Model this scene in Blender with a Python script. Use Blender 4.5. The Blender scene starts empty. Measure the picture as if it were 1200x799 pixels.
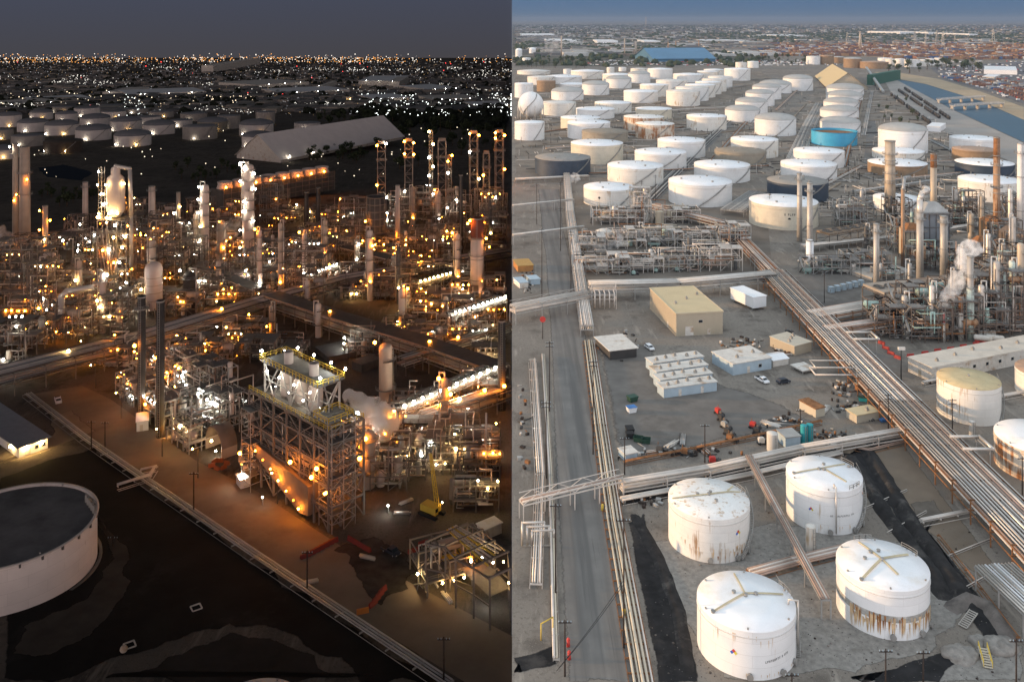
import bpy, math, random
from mathutils import Vector, Matrix, noise
random.seed(7)
PI = math.pi
SC = bpy.context.scene
# One camera at (0,0,H) looks along +Y.  West (x<0) lies the refinery at night, on land that falls gently away;
# east (x>0) lies the refinery by day, on level land.  px, py: pixels of the 1200 x 799 photograph.
F, H, CX, HY = 1060.0, 120.0, 600.0, 22.0
SN = 44.0 / F
COL = {}
for n in ('night_place', 'day_place'):
    COL[n] = bpy.data.collections.new(n); SC.collection.children.link(COL[n])
CUR = [COL['day_place']]
SIDE = ['day']
def side(s):
    SIDE[0] = s; CUR[0] = COL[s + '_place']
def dist(py):
    return H / ((py - HY) / F - (SN if SIDE[0] == 'night' else 0.0))
def gz(y):
    return -SN * y if SIDE[0] == 'night' else 0.0
def at(px, py, z=0.0):
    """ground point seen at a pixel of the photograph (z: metres above the ground)"""
    d = dist(py)
    return Vector(((px - CX) * d / F, d, gz(d) + z))
def V(*a): return Vector(a)
def px2m(py, n): return n * dist(py) / F

# ---------------------------------------------------------------- materials
MATS = {}
def lin(c):
    return tuple((x / 12.92 if x <= .04045 else ((x + .055) / 1.055) ** 2.4) for x in c)
def mat(name, col, rough=.65, metal=0., var=.18, scale=.25, streak=None, amount=.5, tiles=None, bump=0., spot=None, lanes=None):
    """procedural material. streak: colour of vertical stains; tiles: (w, h) of plates; spot: colour of patches"""
    if name in MATS: return MATS[name]
    m = bpy.data.materials.new(name); m.use_nodes = True
    nt = m.node_tree; N = nt.nodes; L = nt.links
    b = N['Principled BSDF']; b.inputs['Specular IOR Level'].default_value = .12 if rough > .8 else .4; b.inputs['Roughness'].default_value = rough; b.inputs['Metallic'].default_value = metal
    geo = N.new('ShaderNodeNewGeometry')
    def nz(sc, detail=4, vec=None, rg=.6):
        n = N.new('ShaderNodeTexNoise'); n.inputs['Scale'].default_value = sc; n.inputs['Detail'].default_value = detail
        n.inputs['Roughness'].default_value = rg
        L.new(vec or geo.outputs['Position'], n.inputs['Vector']); return n.outputs['Fac']
    def ramp(fac, a, bb, ca=(0, 0, 0, 1), cb=(1, 1, 1, 1)):
        r = N.new('ShaderNodeValToRGB'); r.color_ramp.elements[0].position = a; r.color_ramp.elements[1].position = bb
        r.color_ramp.elements[0].color = ca; r.color_ramp.elements[1].color = cb
        L.new(fac, r.inputs['Fac']); return r.outputs['Color']
    def mix(f, a, c):
        x = N.new('ShaderNodeMix'); x.data_type = 'RGBA'
        for sock, v in ((x.inputs[0], f), (x.inputs[6], a), (x.inputs[7], c)):
            if hasattr(v, 'links'): L.new(v, sock)
            else: sock.default_value = v if not isinstance(v, tuple) else (v + (1,))[:4]
        return x.outputs[2]
    lo = tuple(max(0, c * (1 - var)) for c in col); hi = tuple(min(1, c * (1 + var)) for c in col)
    out = mix(ramp(nz(scale, 6), .3, .7), lo, hi)
    if tiles:
        uv = N.new('ShaderNodeUVMap')
        br = N.new('ShaderNodeTexBrick'); br.inputs['Scale'].default_value = 1
        br.inputs['Brick Width'].default_value = tiles[0]; br.inputs['Row Height'].default_value = tiles[1]
        br.inputs['Mortar Size'].default_value = .035; br.inputs['Mortar Smooth'].default_value = .5
        br.inputs['Color1'].default_value = (1, 1, 1, 1); br.inputs['Color2'].default_value = (.93, .93, .93, 1); br.inputs['Mortar'].default_value = (.72, .7, .68, 1)
        L.new(uv.outputs['UV'], br.inputs['Vector'])
        x = N.new('ShaderNodeMix'); x.data_type = 'RGBA'; x.blend_type = 'MULTIPLY'; x.inputs[0].default_value = .8
        L.new(out, x.inputs[6]); L.new(br.outputs['Color'], x.inputs[7]); out = x.outputs[2]
    if spot:
        out = mix(ramp(nz(scale * .37, 7, rg=.7), .54, .66), out, spot)
    if lanes:   # worn darker wheel lanes along the road, blurred and broken
        mp = N.new('ShaderNodeMapping'); mp.inputs['Scale'].default_value = (.42, .012, 1); L.new(geo.outputs['Position'], mp.inputs['Vector'])
        out = mix(ramp(nz(1., 3, mp.outputs['Vector'], .5), .40, .66), out, lanes)
        mp = N.new('ShaderNodeMapping'); mp.inputs['Scale'].default_value = (2.2, .03, 1); L.new(geo.outputs['Position'], mp.inputs['Vector'])
        out = mix(ramp(nz(1., 4, mp.outputs['Vector'], .6), .58, .75), out, tuple(v * .8 for v in lanes))
    if streak:
        mp = N.new('ShaderNodeMapping'); mp.inputs['Scale'].default_value = (1.6, 1.6, .10)
        L.new(geo.outputs['Position'], mp.inputs['Vector'])
        s = nz(.8, 5, mp.outputs['Vector'], .65)
        s2 = nz(.12, 3)
        mm = N.new('ShaderNodeMath'); mm.operation = 'MULTIPLY'; L.new(s, mm.inputs[0]); L.new(s2, mm.inputs[1])
        t = .42 - .22 * amount
        out = mix(ramp(mm.outputs[0], t, t + .08), out, streak)
    L.new(out, b.inputs['Base Color'])
    if bump:
        bp = N.new('ShaderNodeBump'); bp.inputs['Strength'].default_value = bump; bp.inputs['Distance'].default_value = .3
        L.new(nz(scale * 6, 5), bp.inputs['Height']); L.new(bp.outputs['Normal'], b.inputs['Normal'])
    MATS[name] = m
    return m
def emit(name, col, power, sample=True):
    if name in MATS: return MATS[name]
    m = bpy.data.materials.new(name); m.use_nodes = True; nt = m.node_tree
    for n in list(nt.nodes):
        if n.type != 'OUTPUT_MATERIAL': nt.nodes.remove(n)
    e = nt.nodes.new('ShaderNodeEmission'); e.inputs[0].default_value = col + (1,); e.inputs[1].default_value = power
    nt.links.new(e.outputs[0], nt.nodes['Material Output'].inputs[0])
    m.cycles.emission_sampling = 'FRONT' if sample else 'NONE'
    MATS[name] = m; return m

# ---------------------------------------------------------------- mesh builder
class MB:
    def __init__(s): s.v = []; s.f = []; s.uv = None; s.mi = []; s.cur = 0; s.sm = []
    def face(s, idx, smooth=False):
        s.f.append(idx); s.mi.append(s.cur); s.sm.append(smooth)
    def quad(s, a, b, c, d):
        n = len(s.v); s.v += [tuple(a), tuple(b), tuple(c), tuple(d)]; s.face((n, n + 1, n + 2, n + 3)); return s
    def poly(s, pts):
        n = len(s.v); s.v += [tuple(p) for p in pts]; s.face(tuple(range(n, n + len(pts)))); return s
    def prism(s, pts, z0, z1):
        """flat polygon (x, y) pushed up from z0 to z1"""
        n = len(s.v); k = len(pts)
        s.v += [(p[0], p[1], z0) for p in pts] + [(p[0], p[1], z1) for p in pts]
        s.face(tuple(range(n + k - 1, n - 1, -1))); s.face(tuple(range(n + k, n + 2 * k)))
        for i in range(k):
            j = (i + 1) % k; s.face((n + i, n + j, n + k + j, n + k + i))
        return s
    def box(s, c, d, rz=0., M=None):
        x, y, z = d[0] / 2, d[1] / 2, d[2] / 2
        R = M or Matrix.Rotation(rz, 3, 'Z'); c = Vector(c); n = len(s.v)
        for k in (-1, 1):
            for a, b in ((-1, -1), (1, -1), (1, 1), (-1, 1)):
                s.v.append(tuple(c + R @ Vector((a * x, b * y, k * z))))
        for q in ((3, 2, 1, 0), (4, 5, 6, 7), (0, 1, 5, 4), (1, 2, 6, 5), (2, 3, 7, 6), (3, 0, 4, 7)):
            s.face(tuple(n + i for i in q))
        return s
    def bar(s, a, b, w=.3, h=None):
        """square bar between two points"""
        a = Vector(a); b = Vector(b); d = b - a; l = d.length
        if l < 1e-6: return s
        M = d.to_track_quat('Y', 'Z').to_matrix()
        return s.box((a + b) / 2, (w, l, h or w), M=M)
    def cyl(s, a, b, r, r2=None, n=10, caps=True):
        a = Vector(a); b = Vector(b); d = b - a
        if d.length < 1e-6: return s
        r2 = r if r2 is None else r2
        M = d.to_track_quat('Z', 'Y').to_matrix(); k = len(s.v)
        for p, rr in ((a, r), (b, r2)):
            for i in range(n):
                t = 2 * PI * i / n; s.v.append(tuple(p + M @ Vector((rr * math.cos(t), rr * math.sin(t), 0))))
        for i in range(n):
            j = (i + 1) % n; s.face((k + i, k + j, k + n + j, k + n + i), True)
        if caps:
            s.face(tuple(range(k + n - 1, k - 1, -1))); s.face(tuple(range(k + n, k + 2 * n)))
        return s
    def lathe(s, c, prof, n=32, uvw=False):
        """prof: (radius, z) from bottom to top"""
        c = Vector(c); k = len(s.v)
        for r, z in prof:
            for i in range(n):
                t = 2 * PI * i / n; s.v.append((c.x + r * math.cos(t), c.y + r * math.sin(t), c.z + z))
        for j in range(len(prof) - 1):
            for i in range(n):
                i2 = (i + 1) % n
                s.face((k + j * n + i, k + j * n + i2, k + (j + 1) * n + i2, k + (j + 1) * n + i), True)
        if .01 < prof[-1][0] <= .5: s.face(tuple(k + (len(prof) - 1) * n + i for i in range(n)))   # rings and open rims stay open
        return s
    def tube(s, pts, r, n=8):
        pts = [Vector(p) for p in pts]; k = len(s.v); m = len(pts)
        for i, p in enumerate(pts):
            d = (pts[min(i + 1, m - 1)] - pts[max(i - 1, 0)])
            if d.length < 1e-6: d = V(0, 0, 1)
            M = d.to_track_quat('Z', 'Y').to_matrix() if abs(d.normalized().z) < .98 else Matrix.Identity(3)
            # keep the section full at mitred corners
            for q in range(n):
                t = 2 * PI * q / n; s.v.append(tuple(p + M @ Vector((r * math.cos(t), r * math.sin(t), 0))))
        for i in range(m - 1):
            for q in range(n):
                q2 = (q + 1) % n
                s.face((k + i * n + q, k + i * n + q2, k + (i + 1) * n + q2, k + (i + 1) * n + q), True)
        s.face(tuple(range(k + n - 1, k - 1, -1))); s.face(tuple(range(k + (m - 1) * n, k + m * n)))
        return s
    def pipe(s, pts, r, n=8):
        """pipe with straight runs, each its own cylinder, and ball elbows"""
        for a, b in zip(pts[:-1], pts[1:]): s.cyl(a, b, r, n=n)
        for p in pts[1:-1]: s.ball(p, r * 1.12, 6, 4)
        return s
    def ball(s, c, r, n=10, m=6, sq=(1, 1, 1)):
        k = len(s.v); c = Vector(c)
        for j in range(m + 1):
            ph = -PI / 2 + PI * j / m
            for i in range(n):
                t = 2 * PI * i / n
                s.v.append((c.x + r * sq[0] * math.cos(ph) * math.cos(t), c.y + r * sq[1] * math.cos(ph) * math.sin(t), c.z + r * sq[2] * math.sin(ph)))
        for j in range(m):
            for i in range(n):
                i2 = (i + 1) % n; s.face((k + j * n + i, k + j * n + i2, k + (j + 1) * n + i2, k + (j + 1) * n + i), True)
        return s
    def rail(s, pts, h=1.1, w=.07, step=2.2):
        pts = [Vector(p) for p in pts]
        for a, b in zip(pts[:-1], pts[1:]):
            for z in (h, h * .55): s.bar(a + V(0, 0, z), b + V(0, 0, z), w)
            k = max(1, int((b - a).length / step))
            for i in range(k + 1):
                p = a.lerp(b, i / k); s.bar(p, p + V(0, 0, h), w)
        return s
    def ladder(s, a, b, w=.5, side=V(1, 0, 0)):
        a = Vector(a); b = Vector(b); o = Vector(side) * w / 2
        s.bar(a - o, b - o, .08); s.bar(a + o, b + o, .08)
        k = int((b - a).length / .8)
        for i in range(1, k):
            p = a.lerp(b, i / k); s.bar(p - o, p + o, .06)
        return s
    def mesh(s, name, mats):
        me = bpy.data.meshes.new(name); me.from_pydata(s.v, [], s.f)
        for m in (mats if isinstance(mats, (list, tuple)) else [mats]): me.materials.append(m)
        me.polygons.foreach_set('material_index', s.mi); me.polygons.foreach_set('use_smooth', s.sm)
        if s.uv:
            lay = me.uv_layers.new(name='UVMap')
            for lp in me.loops: lay.data[lp.index].uv = s.uv[lp.vertex_index]
        me.update(); return me
    def build(s, name, mats, parent=None, loc=None):
        """ONE mesh object; with a parent, coordinates are relative to the parent's origin"""
        o = bpy.data.objects.new(name, s.mesh(name, mats)); CUR[0].objects.link(o)
        if parent is not None: o.parent = parent
        if loc is not None: o.location = loc
        return o
def tag(o, label=None, cat=None, group=None, kind=None):
    if label: o['label'] = label
    if cat: o['category'] = cat
    if group: o['group'] = group
    if kind: o['kind'] = kind
    return o
def thing(name, label, cat, loc, rz=0., group=None):
    o = bpy.data.objects.new(name, None); CUR[0].objects.link(o); o.empty_display_size = .5
    o.location = loc; o.rotation_euler = (0, 0, rz)
    return tag(o, label, cat, group)
def struct(name, mb, m): return tag(mb.build(name, m), kind='structure')
def kids(o): return [c for c in bpy.data.objects if c.parent == o]
def copy_tree(o, children, label=None):
    """children: {object: [its children]} gathered once"""
    c = o.copy(); CUR[0].objects.link(c)
    for ch in children.get(o, []):
        d = ch.copy(); CUR[0].objects.link(d); d.parent = c
        for g in children.get(ch, []):
            e = g.copy(); CUR[0].objects.link(e); e.parent = d
    if label: c['label'] = label
    return c
def tree_of(o):
    out = {}
    for c in bpy.data.objects:
        if c.parent: out.setdefault(c.parent, []).append(c)
    return out
ORD = ['first', 'second', 'third', 'fourth', 'fifth', 'sixth', 'seventh', 'eighth', 'ninth', 'tenth', 'eleventh', 'twelfth', 'thirteenth', 'fourteenth', 'fifteenth', 'sixteenth', 'seventeenth', 'eighteenth', 'nineteenth', 'twentieth']
LAMP = {}
LR = random.Random(404)
def lamp(parent, p, kind='white', r=.55):
    """a lamp bulb, a part of the thing it lights; bulbs of one kind differ in strength"""
    lv = LR.choice((0, 1, 1, 2)) if kind in ('white', 'warm', 'orange') and r < .5 else 1
    key = (kind, r, lv)
    if key not in LAMP:
        LAMP[key] = MB().ball((0, 0, 0), r, 6, 4).mesh('lamp', {'white': M_WHITE, 'warm': M_WARM, 'orange': M_ORANGE}[kind][lv] if kind in ('white', 'warm', 'orange') else {'red': M_RED, 'flood': M_FLOOD, 'street': M_STREET}[kind])
    o = bpy.data.objects.new('lamp', LAMP[key]); CUR[0].objects.link(o); o.parent = parent; o.location = p
    return o
# ---------------------------------------------------------------- palettes
def tri(name, cols, pw): return [emit(name + w, c, pw * k) for w, c, k in zip(('_dim', '', '_strong'), cols, (.22, 1., 2.4))]
M_WHITE = tri('white_lamp', ((1, .93, .80), (1, .90, .72), (.93, .97, .90)), 115.); M_WARM = tri('warm_lamp', ((1, .55, .15), (1, .62, .22), (1, .70, .32)), 115.)
M_ORANGE = tri('sodium_lamp', ((1, .22, .012), (1, .27, .02), (1, .32, .03)), 125.); M_STREET = emit('street_sodium_lamp', (1, .30, .03), 800.)
M_RED = emit('red_lamp', (1, .03, .03), 6.)
M_FLOOD = emit('flood_lamp', (1, .95, .82), 160.)
m_white = mat('white_tank_paint', (.80, .79, .77), .5, var=.05, scale=.15, tiles=(7, 2.4), streak=(.58, .50, .40), amount=.3)
m_whited = mat('weathered_white_paint', (.78, .75, .69), .6, var=.08, scale=.12, tiles=(7, 2.4), streak=(.46, .34, .22), amount=.5)
m_rustw = mat('rust_streaked_white_paint', (.72, .62, .50), .7, var=.12, tiles=(6, 2.4), streak=(.36, .15, .055), amount=.9)
m_cream = mat('cream_tank_paint', (.66, .60, .48), .6, var=.08, tiles=(7, 2.4), streak=(.5, .42, .3), amount=.3)
m_gray = mat('grey_brown_tank_paint', (.33, .29, .23), .7, var=.1, tiles=(7, 2.4), streak=(.22, .17, .12), amount=.4)
m_navy = mat('dark_blue_tank_paint', (.035, .055, .085), .55, var=.15, tiles=(7, 2.4), streak=(.10, .08, .06), amount=.3)
m_blue = mat('bright_blue_tank_paint', (.06, .38, .62), .5, var=.08, tiles=(7, 2.4))
m_brown = mat('brown_tank_paint', (.30, .20, .12), .7, var=.12, tiles=(7, 2.4), streak=(.16, .09, .05), amount=.4)
m_roofw = mat('white_roof_paint', (.82, .82, .82), .5, var=.05, scale=.3, spot=(.74, .71, .66))
m_roofrust = mat('rust_specked_roof_paint', (.78, .76, .72), .6, var=.06, scale=1.6, spot=(.48, .33, .20))
m_roofg = mat('grey_dome_sheet', (.42, .40, .37), .5, .2, var=.08)
m_rooft = mat('tan_roof', (.52, .42, .24), .7, var=.12, scale=.5)
m_roofb = mat('rust_brown_roof', (.36, .25, .18), .7, var=.15)
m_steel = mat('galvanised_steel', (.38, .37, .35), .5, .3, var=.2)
m_dsteel = mat('dark_steel', (.10, .095, .09), .6, .2, var=.25)
m_rail = mat('handrail_steel', (.30, .29, .27), .6, .2, var=.2)
m_yel = mat('yellow_rail_paint', (.62, .43, .06), .5, var=.1)
m_insul = mat('pipe_cladding', (.58, .54, .49), .38, .5, var=.12)
m_pale = mat('pale_pipe_paint', (.62, .56, .50), .5, .1, var=.12)
m_pink = mat('rusty_pink_pipe', (.40, .28, .22), .6, .1, var=.2)
m_rust = mat('rusty_steel', (.25, .12, .055), .85, var=.35, scale=.8)
m_weath = mat('weathered_brown_steel', (.135, .105, .085), .75, .1, var=.3, scale=.8)
m_pipes = [m_insul, m_pale, m_pink, m_insul, m_rust, m_pale]
m_conc = mat('concrete', (.40, .37, .33), .9, var=.15, scale=.3, spot=(.28, .25, .22))
m_wood = mat('creosoted_wood', (.045, .035, .03), .9, var=.3, scale=2)
m_tan = mat('tan_sheet_wall', (.42, .36, .27), .7, var=.06, scale=.2)
m_tanr = mat('tan_sheet_roof', (.58, .46, .27), .6, var=.06, scale=.15)
m_pblue = mat('pale_blue_steel', (.38, .47, .53), .6, var=.1, scale=.4)
m_dirtyw = mat('dirty_white_sheet', (.62, .58, .52), .7, var=.12, scale=.6, spot=(.42, .30, .20))
m_black = mat('black_rubber', (.015, .015, .016), .8, var=.2)
m_glass = mat('dark_glass', (.02, .025, .03), .08, var=.1)
m_red = mat('red_paint', (.50, .045, .035), .5, var=.12)
m_darkred = mat('night_dimmed_red', (.22, .03, .022), .7, var=.2)  # darker copy of the red, with the dim night light put into its colour
m_orange = mat('orange_paint', (.62, .20, .03), .5, var=.1)
m_green = mat('dark_green_paint', (.02, .06, .04), .5, var=.2)
m_teal = mat('teal_paint', (.03, .30, .33), .5, var=.15)
m_cblue = mat('blue_paint', (.05, .17, .42), .5, var=.15)
m_carw = mat('white_car_paint', (.80, .80, .80), .3, var=.02)
m_card = mat('dark_car_paint', (.03, .035, .05), .3, var=.05)
m_seagreen = mat('sea_green_steel', (.36, .50, .45), .5, var=.15, streak=(.40, .28, .18), amount=.3)
m_grating = mat('deck_grating', (.17, .16, .15), .8, var=.2, scale=1.2)
m_fan = mat('cooler_housing', (.40, .38, .35), .5, .3, var=.15)
m_dark = mat('soot_dark_steel', (.045, .042, .04), .7, var=.25)
m_bark = mat('bark', (.10, .07, .05), .9, var=.3, scale=2)
m_leafd = mat('dark_foliage', (.035, .050, .022), .8, var=.45, scale=.35)
m_leaf = mat('olive_foliage', (.060, .075, .035), .8, var=.4, scale=.3)

# ---------------------------------------------------------------- world, sun, sky light
def make_world():
    w = bpy.data.worlds.new('World'); SC.world = w; w.use_nodes = True
    nt = w.node_tree; N = nt.nodes; L = nt.links; bg = N['Background']
    tc = N.new('ShaderNodeTexCoord'); sx = N.new('ShaderNodeSeparateXYZ'); L.new(tc.outputs['Generated'], sx.inputs[0])
    def ramp(src, pts):
        r = N.new('ShaderNodeValToRGB'); e = r.color_ramp.elements
        while len(e) < len(pts): e.new(.5)
        for i, (p, c) in enumerate(pts): e[i].position = p; e[i].color = c + (1,)
        L.new(src, r.inputs['Fac']); return r.outputs['Color']
    def mrange(src, a, b):
        m = N.new('ShaderNodeMapRange'); m.inputs['From Min'].default_value = a; m.inputs['From Max'].default_value = b
        L.new(src, m.inputs['Value']); return m.outputs[0]
    def mix(f, a, b):
        x = N.new('ShaderNodeMix'); x.data_type = 'RGBA'; L.new(f, x.inputs[0]); L.new(a, x.inputs[6]); L.new(b, x.inputs[7]); return x.outputs[2]
    sky = N.new('ShaderNodeTexSky'); sky.sky_type = 'NISHITA'; sky.sun_disc = False
    sky.sun_elevation = math.radians(7); sky.sun_rotation = math.radians(-108); sky.air_density = 1.4; sky.dust_density = 2.
    hs = N.new('ShaderNodeHueSaturation'); hs.inputs['Value'].default_value = .03; hs.inputs['Saturation'].default_value = .6; L.new(sky.outputs[0], hs.inputs['Color'])
    # evening sky over the dark refinery, blue late-day haze over the lit one
    nightc = ramp(mrange(sx.outputs['Z'], -.05, .03), [(0, lin((.30, .275, .285))), (.12, lin((.275, .27, .29))), (1, lin((.272, .29, .35)))])
    dayc = ramp(mrange(sx.outputs['Z'], -.012, .03), [(0, lin((.36, .435, .52))), (.3, lin((.375, .46, .56))), (1, lin((.33, .45, .595)))])
    low = mix(mrange(sx.outputs['X'], -.0005, .0005), nightc, dayc)
    # the afterglow stands behind the camera
    glow = ramp(mrange(sx.outputs['Z'], -.02, .45), [(0, (2.7, 2.1, 1.9)), (.25, (1.9, 1.5, 1.4)), (.5, (.75, .62, .62)), (.75, (.16, .155, .175)), (1, (.075, .085, .115))])
    nish = mix(mrange(sx.outputs['Y'], .25, -.5), hs.outputs[0], glow)
    c = mix(mrange(sx.outputs['Y'], .3, .5), nish, low)
    up = mix(mrange(sx.outputs['Z'], .06, .25), c, nish)
    L.new(up, bg.inputs['Color']); bg.inputs['Strength'].default_value = 1.0
make_world()
def make_sun(name, strength, col, angle, d):
    l = bpy.data.lights.new(name, 'SUN'); l.energy = strength; l.color = col; l.angle = math.radians(angle)
    o = bpy.data.objects.new(name, l); SC.collection.objects.link(o)
    o.rotation_euler = Vector(d).to_track_quat('-Z', 'Y').to_euler()
    o.light_linking.receiver_collection = COL['day_place']; o.light_linking.blocker_collection = COL['day_place']
    return o
el, az = math.radians(6.5), math.radians(-4)
make_sun('sun', 4.4, (1, .64, .34), 1.5, (math.cos(el) * math.cos(az), math.cos(el) * math.sin(az), -math.sin(el)))
# the day's open sky: a light as wide as the sky itself
make_sun('sky_light', 3.0, (.79, .90, 1.0), 165, (.12, .25, -1))
cam = bpy.data.cameras.new('camera'); cam.sensor_width = 36; cam.lens = F / 1200 * 36; cam.shift_y = -(399.5 - HY) / 1200
cam.clip_start = .5; cam.clip_end = 120000
co = bpy.data.objects.new('camera', cam); SC.collection.objects.link(co)
co.location = (0, 0, H); co.rotation_euler = (PI / 2, 0, 0); SC.camera = co
SC.render.engine = 'CYCLES'
SC.view_settings.view_transform = 'Standard'; SC.view_settings.look = 'None'; SC.view_settings.exposure = 0; SC.view_settings.gamma = 1
SC.cycles.max_bounces = 4; SC.cycles.diffuse_bounces = 2; SC.cycles.glossy_bounces = 2; SC.cycles.volume_bounces = 6; SC.cycles.transparent_max_bounces = 8
SC.cycles.use_light_tree = True; SC.cycles.sample_clamp_indirect = 3; SC.cycles.sample_clamp_direct = 0
SC.cycles.use_denoising = True; SC.cycles.caustics_reflective = False; SC.cycles.caustics_refractive = False
SC.cycles.volume_step_rate = 2
# ---------------------------------------------------------------- land
def strip(pts, z):
    m = MB(); m.poly([at(x, y, z) for x, y in pts]); return m
def seam(py, z):            # point on the line x = 0 where the two lands meet
    d = dist(py); return V(0, d, gz(d) + z)
g_yard = mat('packed_yard_earth', (.285, .258, .225), .95, var=.16, scale=.012, spot=(.235, .215, .19))
def ground_material(name, near, spot, fleck):
    """bare refinery earth: broad stains, wheel-worn paler patches, fine grit"""
    m = bpy.data.materials.new(name); m.use_nodes = True; nt = m.node_tree; N = nt.nodes; L = nt.links; b = N['Principled BSDF']
    b.inputs['Roughness'].default_value = .95; b.inputs['Specular IOR Level'].default_value = .1
    g = N.new('ShaderNodeNewGeometry')
    def nz(s, d, st=(1, 1, 1)):
        mp = N.new('ShaderNodeMapping'); mp.inputs['Scale'].default_value = st; L.new(g.outputs['Position'], mp.inputs[0])
        n = N.new('ShaderNodeTexNoise'); n.inputs['Scale'].default_value = s; n.inputs['Detail'].default_value = d; n.inputs['Roughness'].default_value = .65
        L.new(mp.outputs[0], n.inputs['Vector']); return n.outputs['Fac']
    def rp(f, a, c):
        r = N.new('ShaderNodeMapRange'); r.inputs['From Min'].default_value = a; r.inputs['From Max'].default_value = c; L.new(f, r.inputs['Value']); return r.outputs[0]
    def mx(f, a, c, k=1.):
        x = N.new('ShaderNodeMix'); x.data_type = 'RGBA'; L.new(f, x.inputs[0])
        for s, v in ((6, a), (7, c)):
            if isinstance(v, tuple): x.inputs[s].default_value = v + (1,)
            else: L.new(v, x.inputs[s])
        return x.outputs[2]
    c = mx(rp(nz(.02, 9), .38, .62), near, spot)
    c = mx(rp(nz(.09, 9), .53, .64), c, fleck)
    c = mx(rp(nz(1.2, 6), .54, .66), c, tuple(v * .55 for v in near))
    c = mx(rp(nz(4.5, 3), .60, .70), c, tuple(min(1, v * 1.5) for v in near))
    c = mx(rp(nz(.30, 5, (1, .16, 1)), .56, .68), c, tuple(v * 1.25 for v in near))
    L.new(c, b.inputs['Base Color']); return m
side('day')
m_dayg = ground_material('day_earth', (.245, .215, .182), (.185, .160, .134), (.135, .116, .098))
m = MB(); Y = [60, 200, 400, 800, 1600, 3200, 6400, 12000, 25000, 60000]
for a, b in zip(Y[:-1], Y[1:]): m.quad((0, a, 0), (b * 1.2 + 300, a, 0), (b * 1.2 + 300, b, 0), (0, b, 0))
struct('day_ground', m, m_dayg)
# the step between the two lands, which grows away from the camera
m = MB(); 
for a, b in zip(Y[:-1], Y[1:]): m.quad((-.02, a, -SN * a), (-.02, b, -SN * b), (-.02, b, -.01), (-.02, a, -.01))
side('night'); struct('terrain_step', m, mat('bank_earth', (.16, .14, .12), .95, var=.3))
side('night')
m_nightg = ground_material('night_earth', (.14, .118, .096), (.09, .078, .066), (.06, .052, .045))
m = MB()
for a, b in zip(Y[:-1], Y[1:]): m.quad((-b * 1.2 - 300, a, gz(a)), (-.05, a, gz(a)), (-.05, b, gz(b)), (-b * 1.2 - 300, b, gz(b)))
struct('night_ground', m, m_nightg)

# ---- day: roads, ditches, water
side('day')
m_asph = mat('grey_asphalt', (.198, .183, .166), .9, var=.16, scale=.12, spot=(.155, .143, .13), lanes=(.138, .129, .119))
m_tar = mat('tarry_black_earth', (.022, .021, .021), .9, var=.5, scale=.25, spot=(.055, .05, .046))
m_track = mat('tyre_worn_asphalt', (.092, .089, .088), .9, var=.2, scale=.2)
m_sandy = mat('sandy_bank', (.40, .31, .21), .95, var=.15, scale=.02)
m_gravelp = mat('pale_gravel', (.25, .232, .208), .95, var=.25, scale=.9, spot=(.18, .165, .145))
ROADQ = [(664, 799), (748, 799), (716, 600), (692, 420), (672, 318), (660, 262), (656, 222), (630, 222), (634, 262), (640, 318), (646, 420), (652, 600)]
m_yard = mat('oiled_yard_asphalt', (.165, .150, .134), .9, var=.2, scale=.15, spot=(.125, .113, .10))
YARDQ = [(700, 400), (765, 405), (770, 420), (905, 468), (955, 495), (905, 505), (728, 545), (718, 500)]
struct('road_to_tanks', strip([(744, 250), (783, 200), (905, 92), (911, 92), (800, 205), (758, 250)], .06), m_asph)
struct('road_between_tanks', strip([(1012, 190), (1030, 190), (1026, 140), (1018, 140)], .06), m_asph)
struct('road_unit', strip([(905, 330), (1000, 312), (1190, 300), (1200, 318), (1010, 335), (1000, 405), (1080, 430), (1070, 445), (985, 410)], .03), m_yard)
SOFT = {}
def soft(mt):
    """the same dirt, thinning out to nothing along a ragged rim (vertex attribute 'rim')"""
    if mt.name in SOFT: return SOFT[mt.name]
    m = mt.copy(); m.name = mt.name + '_thinning'; nt = m.node_tree; N = nt.nodes; L = nt.links; out = N['Material Output']; b = N['Principled BSDF']
    at_ = N.new('ShaderNodeAttribute'); at_.attribute_name = 'rim'; g = N.new('ShaderNodeNewGeometry'); z = N.new('ShaderNodeTexNoise'); z.inputs['Scale'].default_value = .55; z.inputs['Detail'].default_value = 8; z.inputs['Roughness'].default_value = .7
    L.new(g.outputs['Position'], z.inputs['Vector']); ad = N.new('ShaderNodeMath'); ad.operation = 'MULTIPLY_ADD'; ad.inputs[1].default_value = 1.5; L.new(z.outputs['Fac'], ad.inputs[0]); L.new(at_.outputs['Fac'], ad.inputs[2])
    r = N.new('ShaderNodeMapRange'); r.inputs['From Min'].default_value = .95; r.inputs['From Max'].default_value = 1.35; L.new(ad.outputs[0], r.inputs['Value'])
    t = N.new('ShaderNodeBsdfTransparent'); x = N.new('ShaderNodeMixShader'); L.new(r.outputs[0], x.inputs[0]); L.new(t.outputs[0], x.inputs[1]); L.new(b.outputs[0], x.inputs[2]); L.new(x.outputs[0], out.inputs['Surface'])
    SOFT[mt.name] = m; return m
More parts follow.
